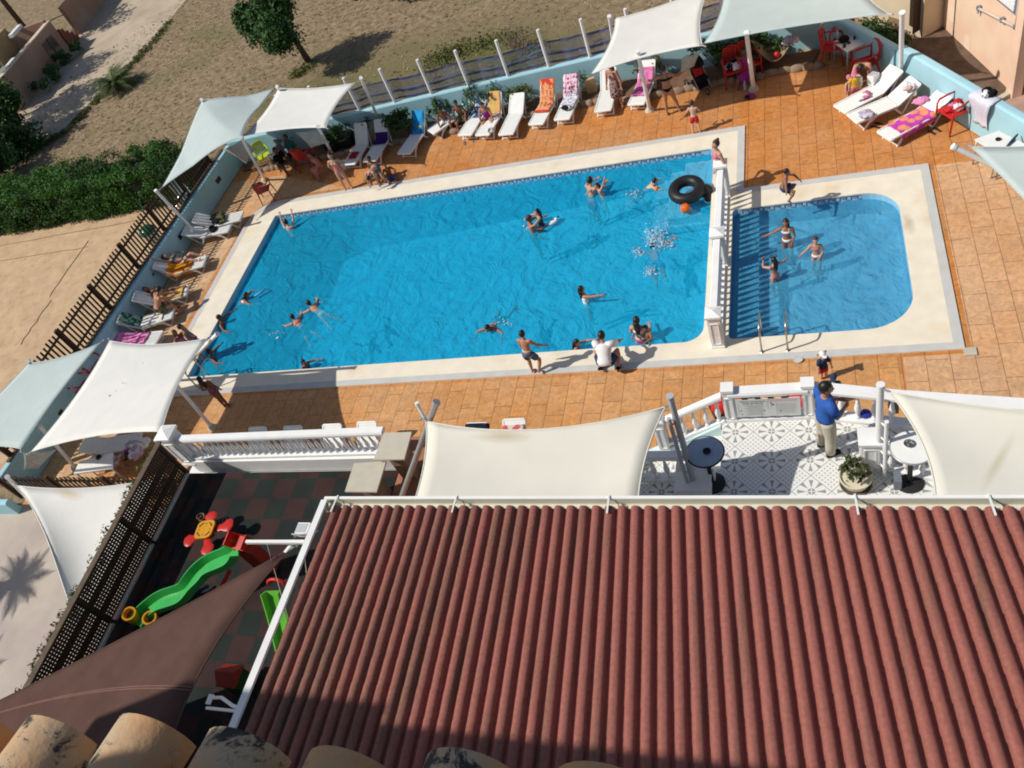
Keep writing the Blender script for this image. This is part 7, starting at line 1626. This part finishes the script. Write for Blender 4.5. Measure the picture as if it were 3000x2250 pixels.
bundle('pale lilac cloth at the right end of the hammock',a.lerp(b,.86)+V(0,0,-.28),.2,CL['lav'],cat='cloth',name='cloth',seed=51,parts=3,flat=.7)
# ---- flip flops and small things on the deck
def flops(label,px,py,rz,m,gap=.16):
    p=P(px,py,.0); t=thing('flip_flops',label,'flip-flops',p,rz)
    for s in (-1,1):
        o=obj('sole',MB().tube([(s*gap/2,-.12,.012),(s*gap/2,-.02,.012),(s*gap/2,.08,.012),(s*gap/2,.13,.012)],[(.03,.012),(.034,.012),(.045,.012),(.025,.012)],10),m,t,smooth=True); obj('strap',MB().tube([(s*gap/2-.035,.0,.02),(s*gap/2,.06,.045),(s*gap/2+.035,.0,.02)],.007,5),M['black'],o)
    return t
flops('dark blue flip-flops on the orange deck in front of the seated boys',1374,417,.3,M['grey'],.3)
flops('black shoes on the deck beside the magenta towel lounger',2570,368,1.0,M['black'])
flops('black flip-flops under the bright red armchair',2738,385,.6,M['black'])
flops('dark sandals on the deck at the feet of the person in coral print',921,508,.9,M['black'],.2)
flops('dark sandals between two loungers at the left wall',590,705,.4,M['black'])
o=obj('bucket',MB().lathe([(.11,0),(.14,.26),(.13,.26),(.10,.02),(0,.02)],n=16),M['white'],smooth=True,auto=40,label='small white bucket on the deck right of the girl in pink',cat='bucket'); o.location=P(1013,492,0)
o=obj('beach_toys',MB().ell((0,0,.12),(.16,.14,.14),0,10,8).ell((.2,.05,.08),(.1,.1,.09),0,8,6),mat('tan_straw',(.45,.30,.18),.9,.3,12),smooth=True,label='round straw basket beside the left grey lounger',cat='basket'); o.location=P(1020,410,0)
o=obj('bottle',MB().lathe([(.05,0),(.05,.2),(.02,.26),(.02,.3),(0,.3)],n=12),mat('clear_bottle',(.4,.45,.48),.2),smooth=True,auto=40,label='pale bottle standing on the shaded deck beside the pole base',cat='bottle'); o.location=P(2184,262,0)
o=obj('paper_bag',MB().box((0,0,.3),(.34,.12,.6)),mat('kraft_board',(.50,.34,.17),.8),label='brown board leaning at the left side of the shaded lounger',cat='board'); o.location=P(1738,275,0); o.rotation_euler=(.1,0,.2)
bundle('white helmet and cloth on the foot of the yellow towel lounger',P(1440,385,.36),.14,[CL['white'],CL['camo']],cat='helmet and cloth',name='helmet',seed=61,parts=3,flat=.7)
bundle('purple cloth and toys on the deck at the base of the shaded pole',P(2195,285,.02),.16,[CL['purple'],CL['black'],CL['coral']],cat='cloth',name='cloth',seed=62,parts=4)
bundle('navy and white clothes seen in the gap between the two left sails',P(140,1240,.4),.3,[CL['navy'],CL['white'],CL['coral']],seed=63,parts=7,flat=.6)
bundle('lilac towels and clothes piled beside the person in lavender',P(405,1315,.38),.34,[CL['lav'],CL['white'],CL['purple']],seed=64,parts=8,flat=.5)
bundle('small cloth bag on the shaded chair table by the stroller',P(2160,230,.02),.1,CL['white'],cat='bag',name='beach_bag',seed=65,parts=2)
finish_people()
# ================================================================ camera, sun, sky
cam=bpy.data.cameras.new('camera'); cam.sensor_width=36; cam.lens=FPX/3000*36; cam.clip_end=600; cam.clip_start=.05
co=bpy.data.objects.new('camera',cam); COL.objects.link(co)
mw=MC.to_4x4(); mw.translation=V(0,0,HC); co.matrix_world=mw; S.camera=co
AZ=R(20); EL=R(46)          # direction in which shadows run, sun elevation
sd=V(math.cos(AZ)*math.cos(EL),math.sin(AZ)*math.cos(EL),-math.sin(EL))
sl=bpy.data.lights.new('sun','SUN'); sl.energy=4.2; sl.angle=R(.53); sl.color=(1,.95,.86)
so_=bpy.data.objects.new('sun',sl); COL.objects.link(so_); so_.rotation_euler=sd.to_track_quat('-Z','Y').to_euler(); so_.location=(-20,-8,30)
w=bpy.data.worlds.new('World'); S.world=w; w.use_nodes=True; nt=w.node_tree
sky=nt.nodes.new('ShaderNodeTexSky'); sky.sky_type='NISHITA'; sky.sun_disc=False; sky.sun_elevation=EL
# NISHITA: rotation 0 puts the sun towards +Y, growing clockwise seen from above
src=-sd; sky.sun_rotation=math.atan2(src.x,src.y)
nt.links.new(sky.outputs[0],nt.nodes['Background'].inputs[0]); nt.nodes['Background'].inputs[1].default_value=.085
S.view_settings.view_transform='Standard'; S.view_settings.look='None'; S.view_settings.exposure=0; S.view_settings.gamma=1
try: S.view_settings.use_curve_mapping=False
except Exception: pass
S.render.engine='CYCLES'
S.cycles.filter_width=1.9
